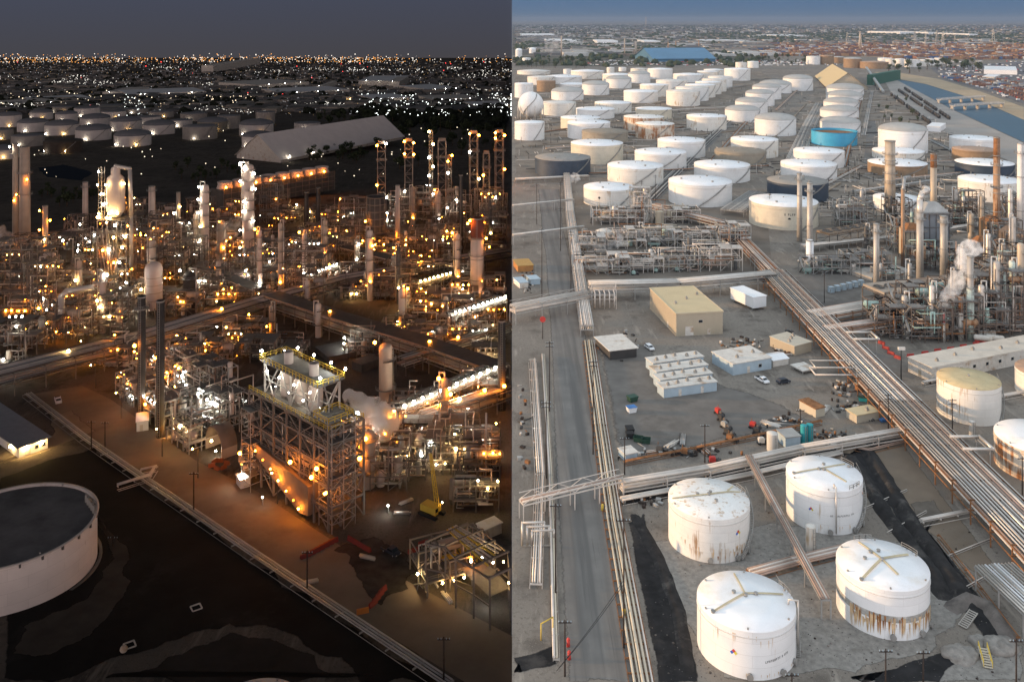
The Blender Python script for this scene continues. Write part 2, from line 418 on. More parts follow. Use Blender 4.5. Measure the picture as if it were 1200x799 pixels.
def patch(name, pts, mt, z=.04, rough=1.2, n=6, rim=1.0):
    """a spill or worn patch with a ragged, thinning outline"""
    w = [at(*p) for p in pts]; area = sum(a.x * c.y - c.x * a.y for a, c in zip(w, w[1:] + w[:1])); out = []
    if area < 0: w = w[::-1]
    for i, p in enumerate(w):
        q = w[(i + 1) % len(w)]
        for k in range(n):
            t = p.lerp(q, k / n); d = (q - p); r = noise.noise(t * .22) * rough + noise.noise(t * .9) * rough * .4
            o = V(-d.y, d.x, 0).normalized() * r; out.append(t + o)
    k = len(out); inn = []
    for i, p in enumerate(out):
        d = out[(i + 2) % k] - out[i - 2]; inn.append(p + V(-d.y, d.x, 0).normalized() * rim)
    m = MB(); m.v = [(p.x, p.y, gz(p.y) + z) for p in out + inn]
    for i in range(k): j = (i + 1) % k; m.face((i, j, k + j, k + i))
    m.face(tuple(range(k, 2 * k))); o = m.build(name, soft(mt))
    at_ = o.data.attributes.new('rim', 'FLOAT', 'POINT'); at_.data.foreach_set('value', [0.] * k + [1.] * k)
    return tag(o, kind='structure')
patch('road', ROADQ, m_asph, z=.02, rough=.5, rim=1.4)
patch('road_yard', YARDQ, m_yard, z=.03, rough=2.5, rim=3.)
patch('spill_ground', [(735, 612), (757, 602), (762, 630), (792, 690), (806, 740), (822, 799), (770, 799), (752, 700)], m_tar, rough=.9, rim=.8, n=4)
patch('channel_bed', [(728, 577), (830, 553), (1020, 512), (1062, 505), (1064, 518), (1016, 528), (880, 556), (800, 582), (730, 592)], m_tar, rough=1.)
patch('channel_bed_right', [(990, 518), (1018, 524), (1150, 700), (1186, 755), (1160, 765), (1092, 640), (1060, 622), (1005, 545)], m_tar, rough=1.5)
patch('track_bottom', [(1000, 799), (1020, 788), (1115, 768), (1180, 750), (1200, 760), (1200, 799)], m_gravelp, z=.03, rough=1.)
patch('spill_ground_bottom', [(1025, 799), (1035, 785), (1110, 762), (1122, 776), (1100, 799)], m_tar, z=.05, rough=.7, rim=.5)
patch('gravel_pad', [(738, 640), (905, 612), (1005, 625), (1085, 640), (1130, 720), (1090, 765), (1000, 785), (850, 799), (805, 740), (775, 660)], m_gravelp, z=.025, rough=2.)
patch('earth_pad', [(1010, 520), (1060, 520), (1190, 690), (1175, 700), (1130, 660), (1060, 600)], mat('brown_pad_earth', (.185, .145, .108), .95, var=.2, scale=.08, spot=(.17, .14, .11)), z=.025, rough=1.5)
patch('spill_ground_fence', [(604, 770), (650, 757), (653, 778), (604, 792)], m_tar, z=.05, rough=.9, rim=.7)
patch('stain_ground', [(1065, 590), (1095, 585), (1110, 610), (1080, 625)], mat('oil_stained_earth', (.13, .11, .09), .95, var=.3), z=.05, rough=1.5)
# channel banks: real heaped ridges of black earth
def ridge(name, pts, h, w, mt, seedv=0, label=None):
    m = MB(); P = []
    for (a, b) in zip(pts[:-1], pts[1:]):
        A, B = at(*a), at(*b); k = max(2, int((B - A).length / 2))
        P += [A.lerp(B, i / k) for i in range(k)]
    P.append(at(*pts[-1])); rows = []
    for i, p in enumerate(P):
        d = (P[min(i + 1, len(P) - 1)] - P[max(0, i - 1)]).normalized(); o = V(-d.y, d.x, 0); e = min(1, i / 3, (len(P) - 1 - i) / 3)
        row = []
        for s in (-1, -.6, -.25, .25, .6, 1):
            j = noise.noise(p * .25 + V(s * 9, seedv, 0)); z = h * e * max(0, 1 - abs(s) ** 1.6) * (1 + .35 * j)
            row.append(p + o * (s * w * (1 + .25 * j)) + V(0, 0, z - .05))
        rows.append(row)
    k = 6
    for r in rows: m.v += [tuple(q) for q in r]
    for i in range(len(rows) - 1):
        for q in range(k - 1): m.face((i * k + q, i * k + q + 1, (i + 1) * k + q + 1, (i + 1) * k + q), True)
    return struct(name, m, mt)
m_berm = mat('berm_black_earth', (.030, .028, .027), .95, var=.4, scale=.4, spot=(.09, .082, .075))
ridge('terrain_berm', [(1014, 524), (1068, 612), (1120, 685), (1148, 720)], 1.6, 2.3, m_berm)
ridge('terrain_berm', [(992, 530), (1040, 605), (1092, 670), (1108, 705)], 1.5, 2.2, m_berm, 3)
ridge('terrain_berm', [(1110, 715), (1135, 703), (1160, 712), (1186, 752)], 1.8, 2.0, mat('berm_grey_earth', (.16, .14, .125), .95, var=.3, scale=.4, spot=(.08, .07, .065)), 5)
ridge('terrain_berm', [(742, 600), (772, 655), (795, 715), (808, 799)], .5, 1.6, m_berm, 7)
ridge('terrain_berm', [(985, 530), (1000, 518), (1018, 528)], 2.4, 2.4, mat('berm_brown_earth', (.23, .18, .13), .95, var=.3, scale=.5), 8)
for a in ((1124, 768, 3.2), (1172, 758, 3.4), (1148, 752, 2.2)):
    m = MB(); p = at(a[0], a[1])
    m.ball((0, 0, 0), a[2], 26, 14, (1, .8, .45))
    for i, v in enumerate(m.v):
        r = 1 + .35 * noise.noise(Vector(v) * .7 + p) + .12 * noise.noise(Vector(v) * 2.3 + p); m.v[i] = (v[0] * r, v[1] * r, v[2] * r)
    tag(m.build('sand_heap', m_gravelp, loc=p), {1124: 'pale sand heap left of the yellow steps', 1172: 'tall pale sand heap right of the yellow steps', 1148: 'low sand heap behind the yellow steps'}[a[0]], 'sand heap', 'sand heaps at the bottom right')
# the flood channel at the upper right
m_water = mat('channel_water', (.06, .12, .17), .35, var=.1, scale=.02)
struct('bank_near', strip([(1035, 92), (1047, 92), (1120, 131), (1200, 168), (1200, 196), (1160, 180), (1095, 150), (1046, 112)], .25), mat('concrete_bank', (.33, .30, .27), .9, var=.12, scale=.02))
struct('bank_far', strip([(1024, 85), (1050, 85), (1100, 93), (1150, 108), (1200, 126), (1200, 141), (1150, 119), (1085, 99), (1047, 92)], .25), m_sandy)
struct('channel_water', strip([(1047, 92.5), (1085, 99), (1150, 119), (1200, 140), (1200, 167), (1120, 130)], .12), m_water)
# bands of far ground: container yards, rail, scrub
struct('ground_container_yard', strip([(900, 50), (1200, 52), (1200, 70), (1060, 68), (910, 64), (820, 60)], .3), mat('orange_yard_ground', (.30, .20, .13), .95, var=.25, scale=.01))
struct('ground_truck_yard', strip([(1090, 80), (1200, 72), (1200, 122), (1150, 105), (1105, 93)], .3), mat('asphalt_yard_far', (.16, .15, .15), .95, var=.2, scale=.01))
struct('ground_city', strip([(600.6, 29), (1230, 29), (1230, 51.5), (600.6, 65)], .25), mat('far_city_ground', (.10, .092, .08), .95, var=.5, scale=.004))
struct('ground_scrub', strip([(604, 78), (700, 78), (860, 76), (905, 72), (900, 64), (760, 66), (604, 66)], .3), mat('scrub_ground', (.11, .10, .075), .95, var=.4, scale=.01))
struct('ground_tank_farm', strip([(604, 205), (700, 205), (905, 92), (890, 84), (700, 84), (604, 84)], .03), mat('tank_farm_earth', (.215, .18, .145), .95, var=.35, scale=.05, spot=(.12, .10, .08)))
struct('ground_tank_farm_right', strip([(920, 265), (1200, 258), (1200, 200), (1040, 112), (960, 100), (905, 180)], .03), mat('tank_farm_earth_right', (.225, .19, .155), .95, var=.35, scale=.05, spot=(.135, .112, .09)))
struct('ground_unit', strip([(676, 330), (905, 318), (900, 262), (850, 245), (672, 245)], .03), mat('unit_earth', (.17, .145, .12), .95, var=.3, scale=.05))
# ---- night: roads, black pond, pale pads
side('night')
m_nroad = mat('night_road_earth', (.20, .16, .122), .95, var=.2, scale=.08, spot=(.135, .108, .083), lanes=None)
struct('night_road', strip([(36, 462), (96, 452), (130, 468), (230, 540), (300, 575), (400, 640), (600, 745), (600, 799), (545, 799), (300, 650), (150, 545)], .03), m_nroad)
patch('night_spill', [(0, 560), (112, 522), (165, 565), (300, 660), (420, 740), (520, 799), (420, 799), (330, 740), (270, 730), (180, 760), (60, 799), (0, 799)], mat('tarry_black_pond', (.012, .0115, .011), .9, var=.4, scale=.1, spot=(.03, .028, .026)), z=.04, rough=3.)
patch('night_pad', [(20, 735), (100, 700), (130, 655), (108, 600), (150, 640), (152, 690), (110, 745), (70, 768), (10, 770)], mat('pale_pad_earth', (.055, .047, .039), .95, var=.3, scale=.15), z=.08, rough=2.)
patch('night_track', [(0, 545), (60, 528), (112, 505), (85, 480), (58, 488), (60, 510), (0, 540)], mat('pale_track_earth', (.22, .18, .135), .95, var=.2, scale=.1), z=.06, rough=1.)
patch('night_track', [(180, 775), (270, 740), (340, 752), (430, 799), (120, 799)], mat('dim_track_earth', (.03, .026, .023), .95, var=.3, scale=.1), z=.06, rough=3.)
patch('night_spill_yard', [(400, 640), (440, 630), (480, 650), (478, 690), (440, 705), (405, 660)], mat('muddy_ground', (.06, .052, .045), .9, var=.4, scale=.3), z=.05, rough=3.)
patch('pond_water', [(45, 197), (75, 193), (110, 202), (95, 212), (55, 208)], mat('pond_water', (.012, .02, .035), .9, var=.1), z=.1, rough=4.)
# ---------------------------------------------------------------- storage tanks
def tank_dims(xl, xr, yt, yb, rise=0.):
    """centre, radius and height of an upright cylinder from its extent in the photograph"""
    cx, rx = (xl + xr) / 2, (xr - xl) / 2
    yc = (yb + HY * rx / F) / (1 + rx / F); D = dist(yc)
    ytc = (yt + rise * rx - HY * rx / F) / (1 - rx / F)
    return V((cx - CX) * D / F, D, gz(D)), rx * D / F, max(2., (yc - ytc) * D / F)
def shell_mesh(r, h, n, rings=True):
    m = MB(); m.uv = []
    for j, z in enumerate((0, h)):
        for i in range(n + 1):
            t = 2 * PI * i / n; m.v.append((r * math.cos(t), r * math.sin(t), z)); m.uv.append((t * r, z))
    for i in range(n): m.face((i, i + 1, n + 2 + i, n + 1 + i), True)
    return m
def spiral(r, h, a0, turn, wide=.8, n=14):
    """stair with treads, stringers and a rail winding up a shell"""
    m = MB(); pts = []
    for i in range(n + 1):
        t = a0 + turn * i / n; z = .3 + (h - .3) * i / n; pts.append((t, z))
    for (t, z), (t2, z2) in zip(pts[:-1], pts[1:]):
        for rr, w in ((r + .12, .12), (r + wide, .14)):
            m.bar((rr * math.cos(t), rr * math.sin(t), z), (rr * math.cos(t2), rr * math.sin(t2), z2), w, .3)
        rr = r + wide
        m.bar((rr * math.cos(t), rr * math.sin(t), z + 1), (rr * math.cos(t2), rr * math.sin(t2), z2 + 1), .08)
        m.bar((rr * math.cos(t), rr * math.sin(t), z), (rr * math.cos(t), rr * math.sin(t), z + 1), .07)
        for k in range(3):
            q = k / 3; tt = t + (t2 - t) * q; zz = z + (z2 - z) * q
            m.bar(((r + .1) * math.cos(tt), (r + .1) * math.sin(tt), zz), (rr * math.cos(tt), rr * math.sin(tt), zz), .28, .05)
    return m
def storage_tank(ext, label, wall, roof, kind='flat', group=None, near=False, stair=None, rise=0., band=None, lamps=0, name='storage_tank'):
    if kind == 'dome': rise = rise or .16
    c, r, h = tank_dims(*ext, rise=rise if kind == 'dome' else 0)
    if kind == 'dome': h = max(h, r * .25)
    t = thing(name, label, 'tank', c, 0, group)
    n = 64 if near else 36
    sh = shell_mesh(r, h, n).build('shell', wall, t)
    m = MB()
    if kind == 'dome':
        m.lathe((0, 0, h), [(r * 1.01, -.05), (r * 1.01, .25)] + [(r * math.cos(a), .25 + r * rise * 1.15 * math.sin(a)) for a in [PI / 2 * k / 6 for k in range(7)]][:-1] + [(.02, .25 + r * rise * 1.15)], n)
    elif kind == 'cone':
        m.lathe((0, 0, h), [(r * 1.005, -.05), (r * 1.005, .1), (r * .5, r * .055), (.3, r * .09)], n)
    else:   # open top, roof floating below the rim
        d = .5 if near else min(h * .2, r * .10)
        m.lathe((0, 0, h), [(r * .985, -d), (r * .5, -d + .15), (.02, -d + .25)], n)
    m.build('roof', roof, t)
    m = MB()
    if kind == 'open':
        m.lathe((0, 0, h), [(r * .985, -.5 if near else -min(h * .2, r * .1)), (r * .985, .15), (r * 1.02, .15), (r * 1.02, -.05), (r * 1.0, -.05)], n)
    else:
        m.lathe((0, 0, h * .86), [(r * 1.001, 0), (r * 1.012, .02), (r * 1.012, .2), (r * 1.001, .22)], n)
    m.build('wind_girder', band or wall, t)
    if stair is not None:
        spiral(r, h, stair[0], stair[1]).build('stair', m_rail, t)
    # roof fittings
    for i in range(6 if near else 0):
        a = 2 * PI * (i + .3) / 6; MB().box((r * .95 * math.cos(a), r * .95 * math.sin(a), h + .25), (.3, .3, .35), a).build('roof_vent', m_rail, t)
    if kind != 'open': MB().cyl((0, 0, h + r * (rise * 1.1 if kind == 'dome' else .08)), (0, 0, h + r * (rise * 1.15 if kind == 'dome' else .09) + .5), .35, n=8).build('centre_vent', m_rail, t)
    for i in range(lamps):
        a = -PI / 2 + (i - (lamps - 1) / 2) * 1.1; lamp(t, ((r + 2.5) * math.cos(a), (r + 2.5) * math.sin(a), 3.5), 'warm' if i % 2 else 'white', .5)
    return t, c, r, h
ROOF_R = {}
def roof_arm(t, h, pts, m=None, w=.3):
    b = MB(); r = ROOF_R[t.name]; P = []
    for (x0, y0), (x1, y1) in zip(pts[:-1], pts[1:]):
        for k in range(6): P.append((x0 + (x1 - x0) * k / 6, y0 + (y1 - y0) * k / 6))
    P.append(pts[-1])
    P = [V(x, y, h + r * .055 * min(1, 2 * (1 - math.hypot(x, y) / r)) + r * .07 * max(0, .5 - math.hypot(x, y) / r)) for x, y in P]
    for a, c in zip(P[:-1], P[1:]): b.bar(a - V(0, 0, .3), c - V(0, 0, .3), w, .16)
    return b.build('roof_walkway', m or m_yel2, t)
m_yel2 = mat('faded_yellow_steel', (.50, .43, .28), .65, var=.2)
def wall_mark(t, r, z, ang, w, hh, build, m, name='placard', lift=.03):
    """something lying on the shell at an angle round it; build(mb, P) draws it with P(u, v) on the curved wall"""
    b = MB()
    def P(u, v): a = ang + u / r; return V((r + lift) * math.cos(a), (r + lift) * math.sin(a), z + v)
    build(b, P); return b.build(name, m, t)
def diamond(t, r, z, ang, s):
    def q(u, v): return lambda b, P: b.quad(P(u - s / 2, v), P(u, v - s / 2), P(u + s / 2, v), P(u, v + s / 2))
    for (u, v), c in (((0, s / 2), (.55, .06, .05)), ((-s / 2, 0), (.06, .14, .5)), ((s / 2, 0), (.65, .55, .08)), ((0, -s / 2), (.8, .8, .8))):
        wall_mark(t, r, z, ang, s, s, q(u, v), mat('placard_%d_%d_%d' % tuple(int(x * 100) for x in c), c, .5, var=.05), 'hazard_diamond')
def scribble(t, r, z, ang, w, hh, seedv, slope=0.):
    """a line of small dark stencilled characters, too small to read in the photograph"""
    rnd = random.Random(seedv)
    def bld(b, P):
        u = -w / 2
        while u < w / 2:
            if rnd.random() < .16: u += hh * .7; continue
            cw = hh * .55; v0 = slope * u; k = rnd.randint(0, 3); th = hh * .17
            bars = [(0, 0, th, hh), (cw - th, 0, cw, hh)] if k == 0 else [(0, 0, th, hh), (0, hh - th, cw, hh), (0, hh * .42, cw, hh * .42 + th)] if k == 1 else [(0, 0, cw, th), (0, 0, th, hh)] if k == 2 else [(0, hh - th, cw, hh), (cw / 2 - th / 2, 0, cw / 2 + th / 2, hh)]
            for x0, y0, x1, y1 in bars: b.quad(P(u + x0, v0 + y0), P(u + x1, v0 + y0), P(u + x1, v0 + y1), P(u + x0, v0 + y1))
            u += hh * .85
    wall_mark(t, r, z, ang, w, hh, bld, m_black, 'stencil_lettering')
side('day')
S = math.radians
# ---- the four tanks at the bottom
def near_tank(ext, label, wall, roof, stair):
    q = storage_tank(ext, label, wall, roof, 'cone', 'big white tanks on the gravel pads', True, stair); ROOF_R[q[0].name] = q[2]; return q
m_t1 = mat('chalky_white_paint', (.76, .74, .70), .6, var=.07, scale=.3, tiles=(7, 2.2), streak=(.34, .22, .13), amount=.5)
m_t4 = mat('clean_white_paint', (.80, .80, .79), .5, var=.05, scale=.2, tiles=(7, 2.2), streak=(.55, .47, .38), amount=.28)
def scaly(b, P, r, z0, z1, seedv, thr=.05):
    """rust runs: ragged vertical tongues on the shell between two heights"""
    rnd = random.Random(seedv)
t1, c1, r1, h1 = near_tank((784, 877, 559, 659), 'white tank with a rust-specked roof, beside the tarry black spill and the road pipes', m_t1, m_roofrust, (S(-55), S(75)))
roof_arm(t1, h1 + .5, [(-r1 * .93, -.5), (-r1 * .4, -.2), (0, 0), (r1 * .6, 2), (r1 * .85, 2.2)]); roof_arm(t1, h1 + .4, [(r1 * .5, 1.8), (r1 * .75, 5.2)])
diamond(t1, r1, h1 * .62, S(-58), .75); 
t2, c2, r2, h2 = near_tank((923, 1008, 533, 626), 'white tank behind the rust-banded one, beside the black berm', m_t4, m_roofw, (S(-60), S(80)))
roof_arm(t2, h2 + .5, [(-r2 * .85, -.6), (0, .8), (r2 * .75, 4)]); roof_arm(t2, h2 + .45, [(0, .8), (r2 * .42, -r2 * .55)], w=.42)
scribble(t2, r2, h2 * .42, S(-80), 6, .42, 4); diamond(t2, r2, h2 * .5, S(-128), .6); diamond(t2, r2, h2 * .72, S(-30), .6)
t3, c3, r3, h3 = near_tank((818, 930, 667, 795), 'clean white tank nearest the bottom edge with a three-armed roof walkway and stencilled side', m_t4, m_roofw, (S(-20), S(60)))
roof_arm(t3, h3 + .55, [(-r3 * .78, -r3 * .42), (0, .6), (r3 * .82, 1.2)]); roof_arm(t3, h3 + .5, [(0, .6), (-.3, r3 * .86)])
scribble(t3, r3, h3 * .38, S(-66), 5.2, .42, 9, .10); diamond(t3, r3, h3 * .5, S(-118), .7)
wall_mark(t3, r3, h3 * .72, S(-24), 1, 1, lambda b, P: b.quad(P(-.15, -.9), P(.25, -.7), P(.35, .6), P(-.05, .4)), m_cblue, 'blue_placard')
t4, c4, r4, h4 = near_tank((983, 1085, 630, 749), 'white tank with a grey band and rust streaks round its lower wall', m_t4, m_roofw, (S(25), S(70)))
roof_arm(t4, h4 + .55, [(-r4 * .72, -r4 * .62), (0, .3), (r4 * .72, 2.6)], w=.42); roof_arm(t4, h4 + .5, [(-r4 * .22, r4 * .82), (0, .3), (r4 * .15, -r4 * .5)], w=.42)
def band_piece(b, P):
    pass
rnd = random.Random(5)
def ragged(t, r, za, zb, a0, a1, seedv, dens, mtl, name, lift, wmin=.08, wmax=.4, hang=False):
    b = MB(); rd = random.Random(seedv); k = int((a1 - a0) * r * dens)
    for i in range(k):
        a = rd.uniform(a0, a1); w = rd.uniform(wmin, wmax) / r; z1 = zb - rd.random() ** 2 * (zb - za) * .4; z0 = max(.1, za + rd.random() ** 1.8 * (z1 - za) * .8)
        rr = r + lift + rd.uniform(0, .012)
        f = lambda q, z: (rr * math.cos(q), rr * math.sin(q), z)
        b.poly([f(a, z1), f(a - w / 2, z1 - .1), f(a - w * .3, (z0 + z1) / 2), f(a, z0), f(a + w * .35, (z0 + z1) / 2), f(a + w / 2, z1 - .15)][::-1])
    return b.build(name, mtl, t)
m_rustrun = mat('rust_run', (.30, .135, .05), .9, var=.4, scale=.8); m_rustpale = mat('pale_rust_stain', (.56, .40, .24), .9, var=.3, scale=.6)
m_primer = mat('bare_primer_band', (.33, .32, .29), .8, var=.3, scale=1.4, spot=(.55, .53, .5))
b = MB(); b.lathe((0, 0, h4 * .36), [(r4 * 1.0015, 0), (r4 * 1.0018, h4 * .06), (r4 * 1.0015, h4 * .13)], 64); b.build('bare_band', m_primer, t4)
ragged(t4, r4, .2, h4 * .46, S(-155), S(-25), 3, 3.4, m_rustpale, 'rust_stain', .035, .12, .6); ragged(t4, r4, .5, h4 * .50, S(-150), S(-35), 4, 1.8, m_rustrun, 'rust_stain', .055, .1, .45)
ragged(t1, r1, .2, h1 * .35, S(-130), S(-35), 5, 2.6, m_rustpale, 'rust_stain', .035, .05, .25); ragged(t1, r1, .3, h1 * .22, S(-110), S(-35), 6, .5, m_rustrun, 'rust_stain', .05, .15, .35)
ragged(t1, r1, h1 * .25, h1 * .42, S(-145), S(-120), 7, .8, m_rustpale, 'rust_stain', .035, .1, .5)
ragged(t2, r2, .2, h2 * .22, S(-130), S(-40), 18, .7, m_rustpale, 'rust_stain', .035, .05, .2)
ragged(t3, r3, .2, h3 * .14, S(-140), S(-30), 19, .7, m_rustpale, 'rust_stain', .03, .05, .25)
ragged(t3, r3, h3 * .6, h3 * .93, S(-145), S(-30), 8, .5, m_rustpale, 'rust_stain', .035, .05, .16)
# hatches, handrail corners and pipework at each near tank
def tank_fittings(t, r, h, spots, gates):
    for x, y in spots:
        b = MB(); z = h + .09 * r * (1 - math.hypot(x, y) / r); b.cyl((x, y, z - .3), (x, y, z + .4), .34, n=10); b.cyl((x, y, z + .4), (x, y, z + .5), .42, n=10); b.build('roof_hatch', m_rail, t)
    for a in gates:
        b = MB(); P = [V((r - .2) * math.cos(a + q), (r - .2) * math.sin(a + q), h) for q in (-.22, -.08, .08, .22)]; b.rail(P, 1.1, .09, 1); b.build('handrail', m_rail, t)
    for a in (S(-100), S(-60), S(-35)):
        b = MB(); b.cyl(((r + .02) * math.cos(a), (r + .02) * math.sin(a), .8), ((r + .5) * math.cos(a), (r + .5) * math.sin(a), .8), .5, n=12)
        b.cyl(((r + .5) * math.cos(a), (r + .5) * math.sin(a), .8), ((r + .62) * math.cos(a), (r + .62) * math.sin(a), .8), .62, n=12); b.build('manway', m_rail, t)
tank_fittings(t1, r1, h1, [(-2.5, .3), (.6, .9), (1.2, -2.4)], [S(20)]); tank_fittings(t2, r2, h2, [(-r2 * .85, -.6), (-1, .3), (r2 * .8, 2.5), (1, 3)], [S(30), S(-55)])
tank_fittings(t3, r3, h3, [(-2, 1.2), (2.1, .6), (-r3 * .78, -r3 * .42)], [S(18)]); tank_fittings(t4, r4, h4, [(-1.2, 3), (.6, 3.4), (-r4 * .72, -r4 * .62), (-3.2, .8)], [S(95), S(30)])
for t, r, h, a in ((t3, r3, h3, S(-12)), (t2, r2, h2, S(-92))):
    b = MB(); o = r + .45; ca, sa = math.cos(a), math.sin(a)
    b.pipe([(r * .86 * ca, r * .86 * sa, h + .3), (r * .86 * ca, r * .86 * sa, h + 1.2), (o * ca, o * sa, h + 1.2), (o * ca, o * sa, .6)], .16); b.build('down_pipe', m_insul, t)
# ---- the tanks at the right edge
storage_tank((1101, 1169, 430, 499), 'white tank with a tan conical roof, behind the wide diagonal pipe bridge', m_whited, m_rooft, 'cone', None, True, (S(-50), S(60)))
storage_tank((1171, 1270, 490, 572), 'white rust-stained tank cut by the right edge below the tan-roofed tank', m_rustw, m_roofw, 'cone', None, True, (S(-120), S(50)))
storage_tank((1194, 1262, 420, 474), 'white tank with a rusty rim at the right edge behind the rust-stained tank', m_whited, m_roofb, 'cone', None, True, None)
# ---- the tank farm, row by row from the front
W, D_, R_, C_, G_, N_, B_, BR = 'w', 'dome', 'rust', 'cream', 'gray', 'navy', 'blue', 'brown'
ROWS = [
 ('row beside the day process units', [(684, 743, 213, 243, W), (784, 857, 205, 243, W), (879, 957, 227, 270, C_), (1025, 1076, 226, 250, W), (1126, 1192, 204, 238, W)]),
 ('second row behind the day process units', [(627, 692, 179, 208, N_), (712, 777, 188, 219, W), (814, 878, 187, 215, W), (900, 969, 205, 238, N_), (916, 979, 186, 213, W), (1019, 1084, 185, 208, BR), (1122, 1185, 185, 210, 'blackw')]),
 ('third row behind the day process units', [(669, 730, 163, 193, C_), (744, 804, 173, 200, W), (838, 897, 172, 194, G_), (931, 988, 172, 198, W), (1024, 1081, 172, 189, W), (1118, 1167, 171, 190, BR)]),
 ('fourth row of the day tank farm', [(603, 638, 141, 165, W), (682, 736, 150, 170, G_), (771, 826, 160, 186, W), (857, 911, 159, 186, W), (952, 1003, 150, 172, B_), (1031, 1085, 142, 181, D_), (1115, 1167, 158, 182, W)]),
 ('fifth row of the day tank farm', [(665, 715, 140, 164, W), (657, 704, 135, 153, C_), (745, 790, 142, 164, R_), (731, 778, 134, 154, R_), (805, 851, 133, 154, W), (885, 932, 131, 160, D_), (962, 1007, 135, 157, D_)]),
 ('sixth row of the day tank farm', [(634, 675, 118, 136, W), (675, 720, 125, 140, W), (697, 740, 118, 134, W), (745, 787, 125, 141, C_), (850, 890, 122, 144, D_), (962, 1005, 122, 140, D_)]),
 ('seventh row of the day tank farm', [(646, 684, 101, 118, D_), (731, 771, 105, 121, W), (781, 820, 105, 125, W), (862, 899, 113, 135, D_), (966, 1005, 113, 128, D_)]),
 ('eighth row of the day tank farm', [(603, 625, 97, 115, W), (629, 651, 94, 108, BR), (682, 714, 94, 112, D_), (750, 783, 98, 114, W), (792, 830, 101, 119, W), (874, 907, 104, 125, D_), (969, 1010, 105, 119, D_)]),
 ('ninth row of the day tank farm', [(618, 650, 89, 100, W), (655, 690, 97, 108, W), (710, 740, 88, 104, D_), (769, 805, 93, 106, W), (803, 838, 98, 115, W), (882, 915, 97, 117, D_), (969, 1011, 97, 112, D_)]),
 ('tenth row of the day tank farm', [(606, 645, 82, 88, W), (637, 682, 88, 99, W), (706, 742, 86, 97, W), (736, 762, 83, 98, D_), (815, 845, 95, 111, W), (890, 927, 93, 110, D_)]),
 ('eleventh row of the day tank farm', [(660, 670, 81, 88, W), (669, 708, 82, 93, W), (789, 825, 86, 97, W), (823, 851, 92, 108, W), (918, 952, 87, 107, D_)]),
 ('twelfth row of the day tank farm', [(711, 720, 79, 87, W), (725, 734, 79, 84, W), (739, 760, 80, 85, W), (759, 788, 80, 93, W), (817, 842, 83, 93, W), (830, 858, 89, 103, W)]),
 ('far end row of the day tank farm', [(825, 849, 81, 90, W), (849, 879, 80, 95, W), (862, 875, 73, 81, W), (876, 889, 72, 80, W)]),
 ('distant group beyond the tan shed', [(945, 961, 66, 76, W), (961, 977, 65, 76, BR), (975, 989, 66, 75, 'brdome'), (989, 1009, 67, 80, 'brdome'), (1008, 1040, 72, 81, BR)]),
 ('distant white row before the container yard', [(1029, 1044, 68, 76, W), (1038, 1050, 69, 77, W), (1049, 1060, 69, 78, W), (1060, 1068, 70, 79, W), (1066, 1078, 70, 79, W), (1076, 1088, 70, 78, W), (1085, 1096, 69, 77, W), (1095, 1104, 68, 76, W)]),
]
KIND = {W: (m_white, m_roofw, 'cone', 'white'), D_: (m_white, m_roofg, 'dome', 'white grey-domed'), R_: (m_rustw, m_roofrust, 'cone', 'rust-streaked'), C_: (m_cream, m_roofw, 'cone', 'cream'),
        G_: (m_gray, mat('dull_brown_roof', (.26, .22, .17), .8, var=.12), 'cone', 'dull grey-brown'), N_: (m_navy, mat('dull_grey_roof', (.25, .24, .22), .7, var=.15), 'cone', 'dark blue'),
        B_: (m_blue, m_rust, 'open', 'bright blue'), BR: (m_brown, m_roofb, 'cone', 'brown'), 'blackw': (m_navy, m_roofw, 'cone', 'dark-walled white-roofed'), 'brdome': (m_brown, m_roofg, 'dome', 'brown grey-domed')}
FARM = []
m_roofd = mat('dusty_white_roof', (.66, .63, .58), .7, var=.1, scale=.12, spot=(.52, .47, .40))
for row, items in ROWS:
    seen = {}; tot = {}
    items = sorted(items)
    for it in items: tot[KIND[it[4]][3]] = tot.get(KIND[it[4]][3], 0) + 1
    for i, it in enumerate(items):
        wl, rf, kd, word = KIND[it[4]]
        if it[4] == W and (i * 7 + len(row)) % 2 == 0: wl = m_whited
        if it[4] == W and (i * 5 + len(row)) % 3 == 0: rf = m_roofd
        if it[:4] == (1019, 1084, 185, 208): rf, word = m_roofw, 'brown-walled white-roofed'
        k = seen.get(word, 0); seen[word] = k + 1
        if tot.get(word, 1) == 1: lb = 'the only %s tank in the %s' % (word, row)
        else: lb = '%s %s tank from the left in the %s' % (ORD[k], word, row)
        small = it[1] - it[0] < 30
        st = None if small else ((S(-105), S(55)) if i % 2 else (S(-75), S(50)))
        o = storage_tank(it[:4], lb, wl, rf, kd, 'storage tanks of the day tank farm', False, st, rise=.22 if it[4] == D_ else .14)
        FARM.append((o, it)); tt, _, rr, hh = o
        for q in range(3 if it[1] - it[0] > 44 and kd == 'cone' else 0):
            aa = q * 2.1 + i; MB().cyl((rr * .6 * math.cos(aa), rr * .6 * math.sin(aa), hh + rr * .03), (rr * .6 * math.cos(aa), rr * .6 * math.sin(aa), hh + rr * .055 + .6), .7, n=8).build('roof_hatch', m_rail, tt)
for (o, c, r, h), it in FARM:
    if it[:2] == (879, 957): scribble(o, r, h * .62, S(-97), 5.5, 1.3, 2); wall_mark(o, r, h * .5, S(-97), 1, 1, lambda b, P: b.quad(P(-.9, -.5), P(.9, -.5), P(.5, .5), P(-.5, .5)), m_black, 'stencil_lettering')
    if it[:2] == (684, 743): wall_mark(o, r, h * .55, S(-118), 1, 1, lambda b, P: b.quad(P(-.9, 0), P(0, -.9), P(.9, 0), P(0, .9)), m_black, 'hazard_diamond')
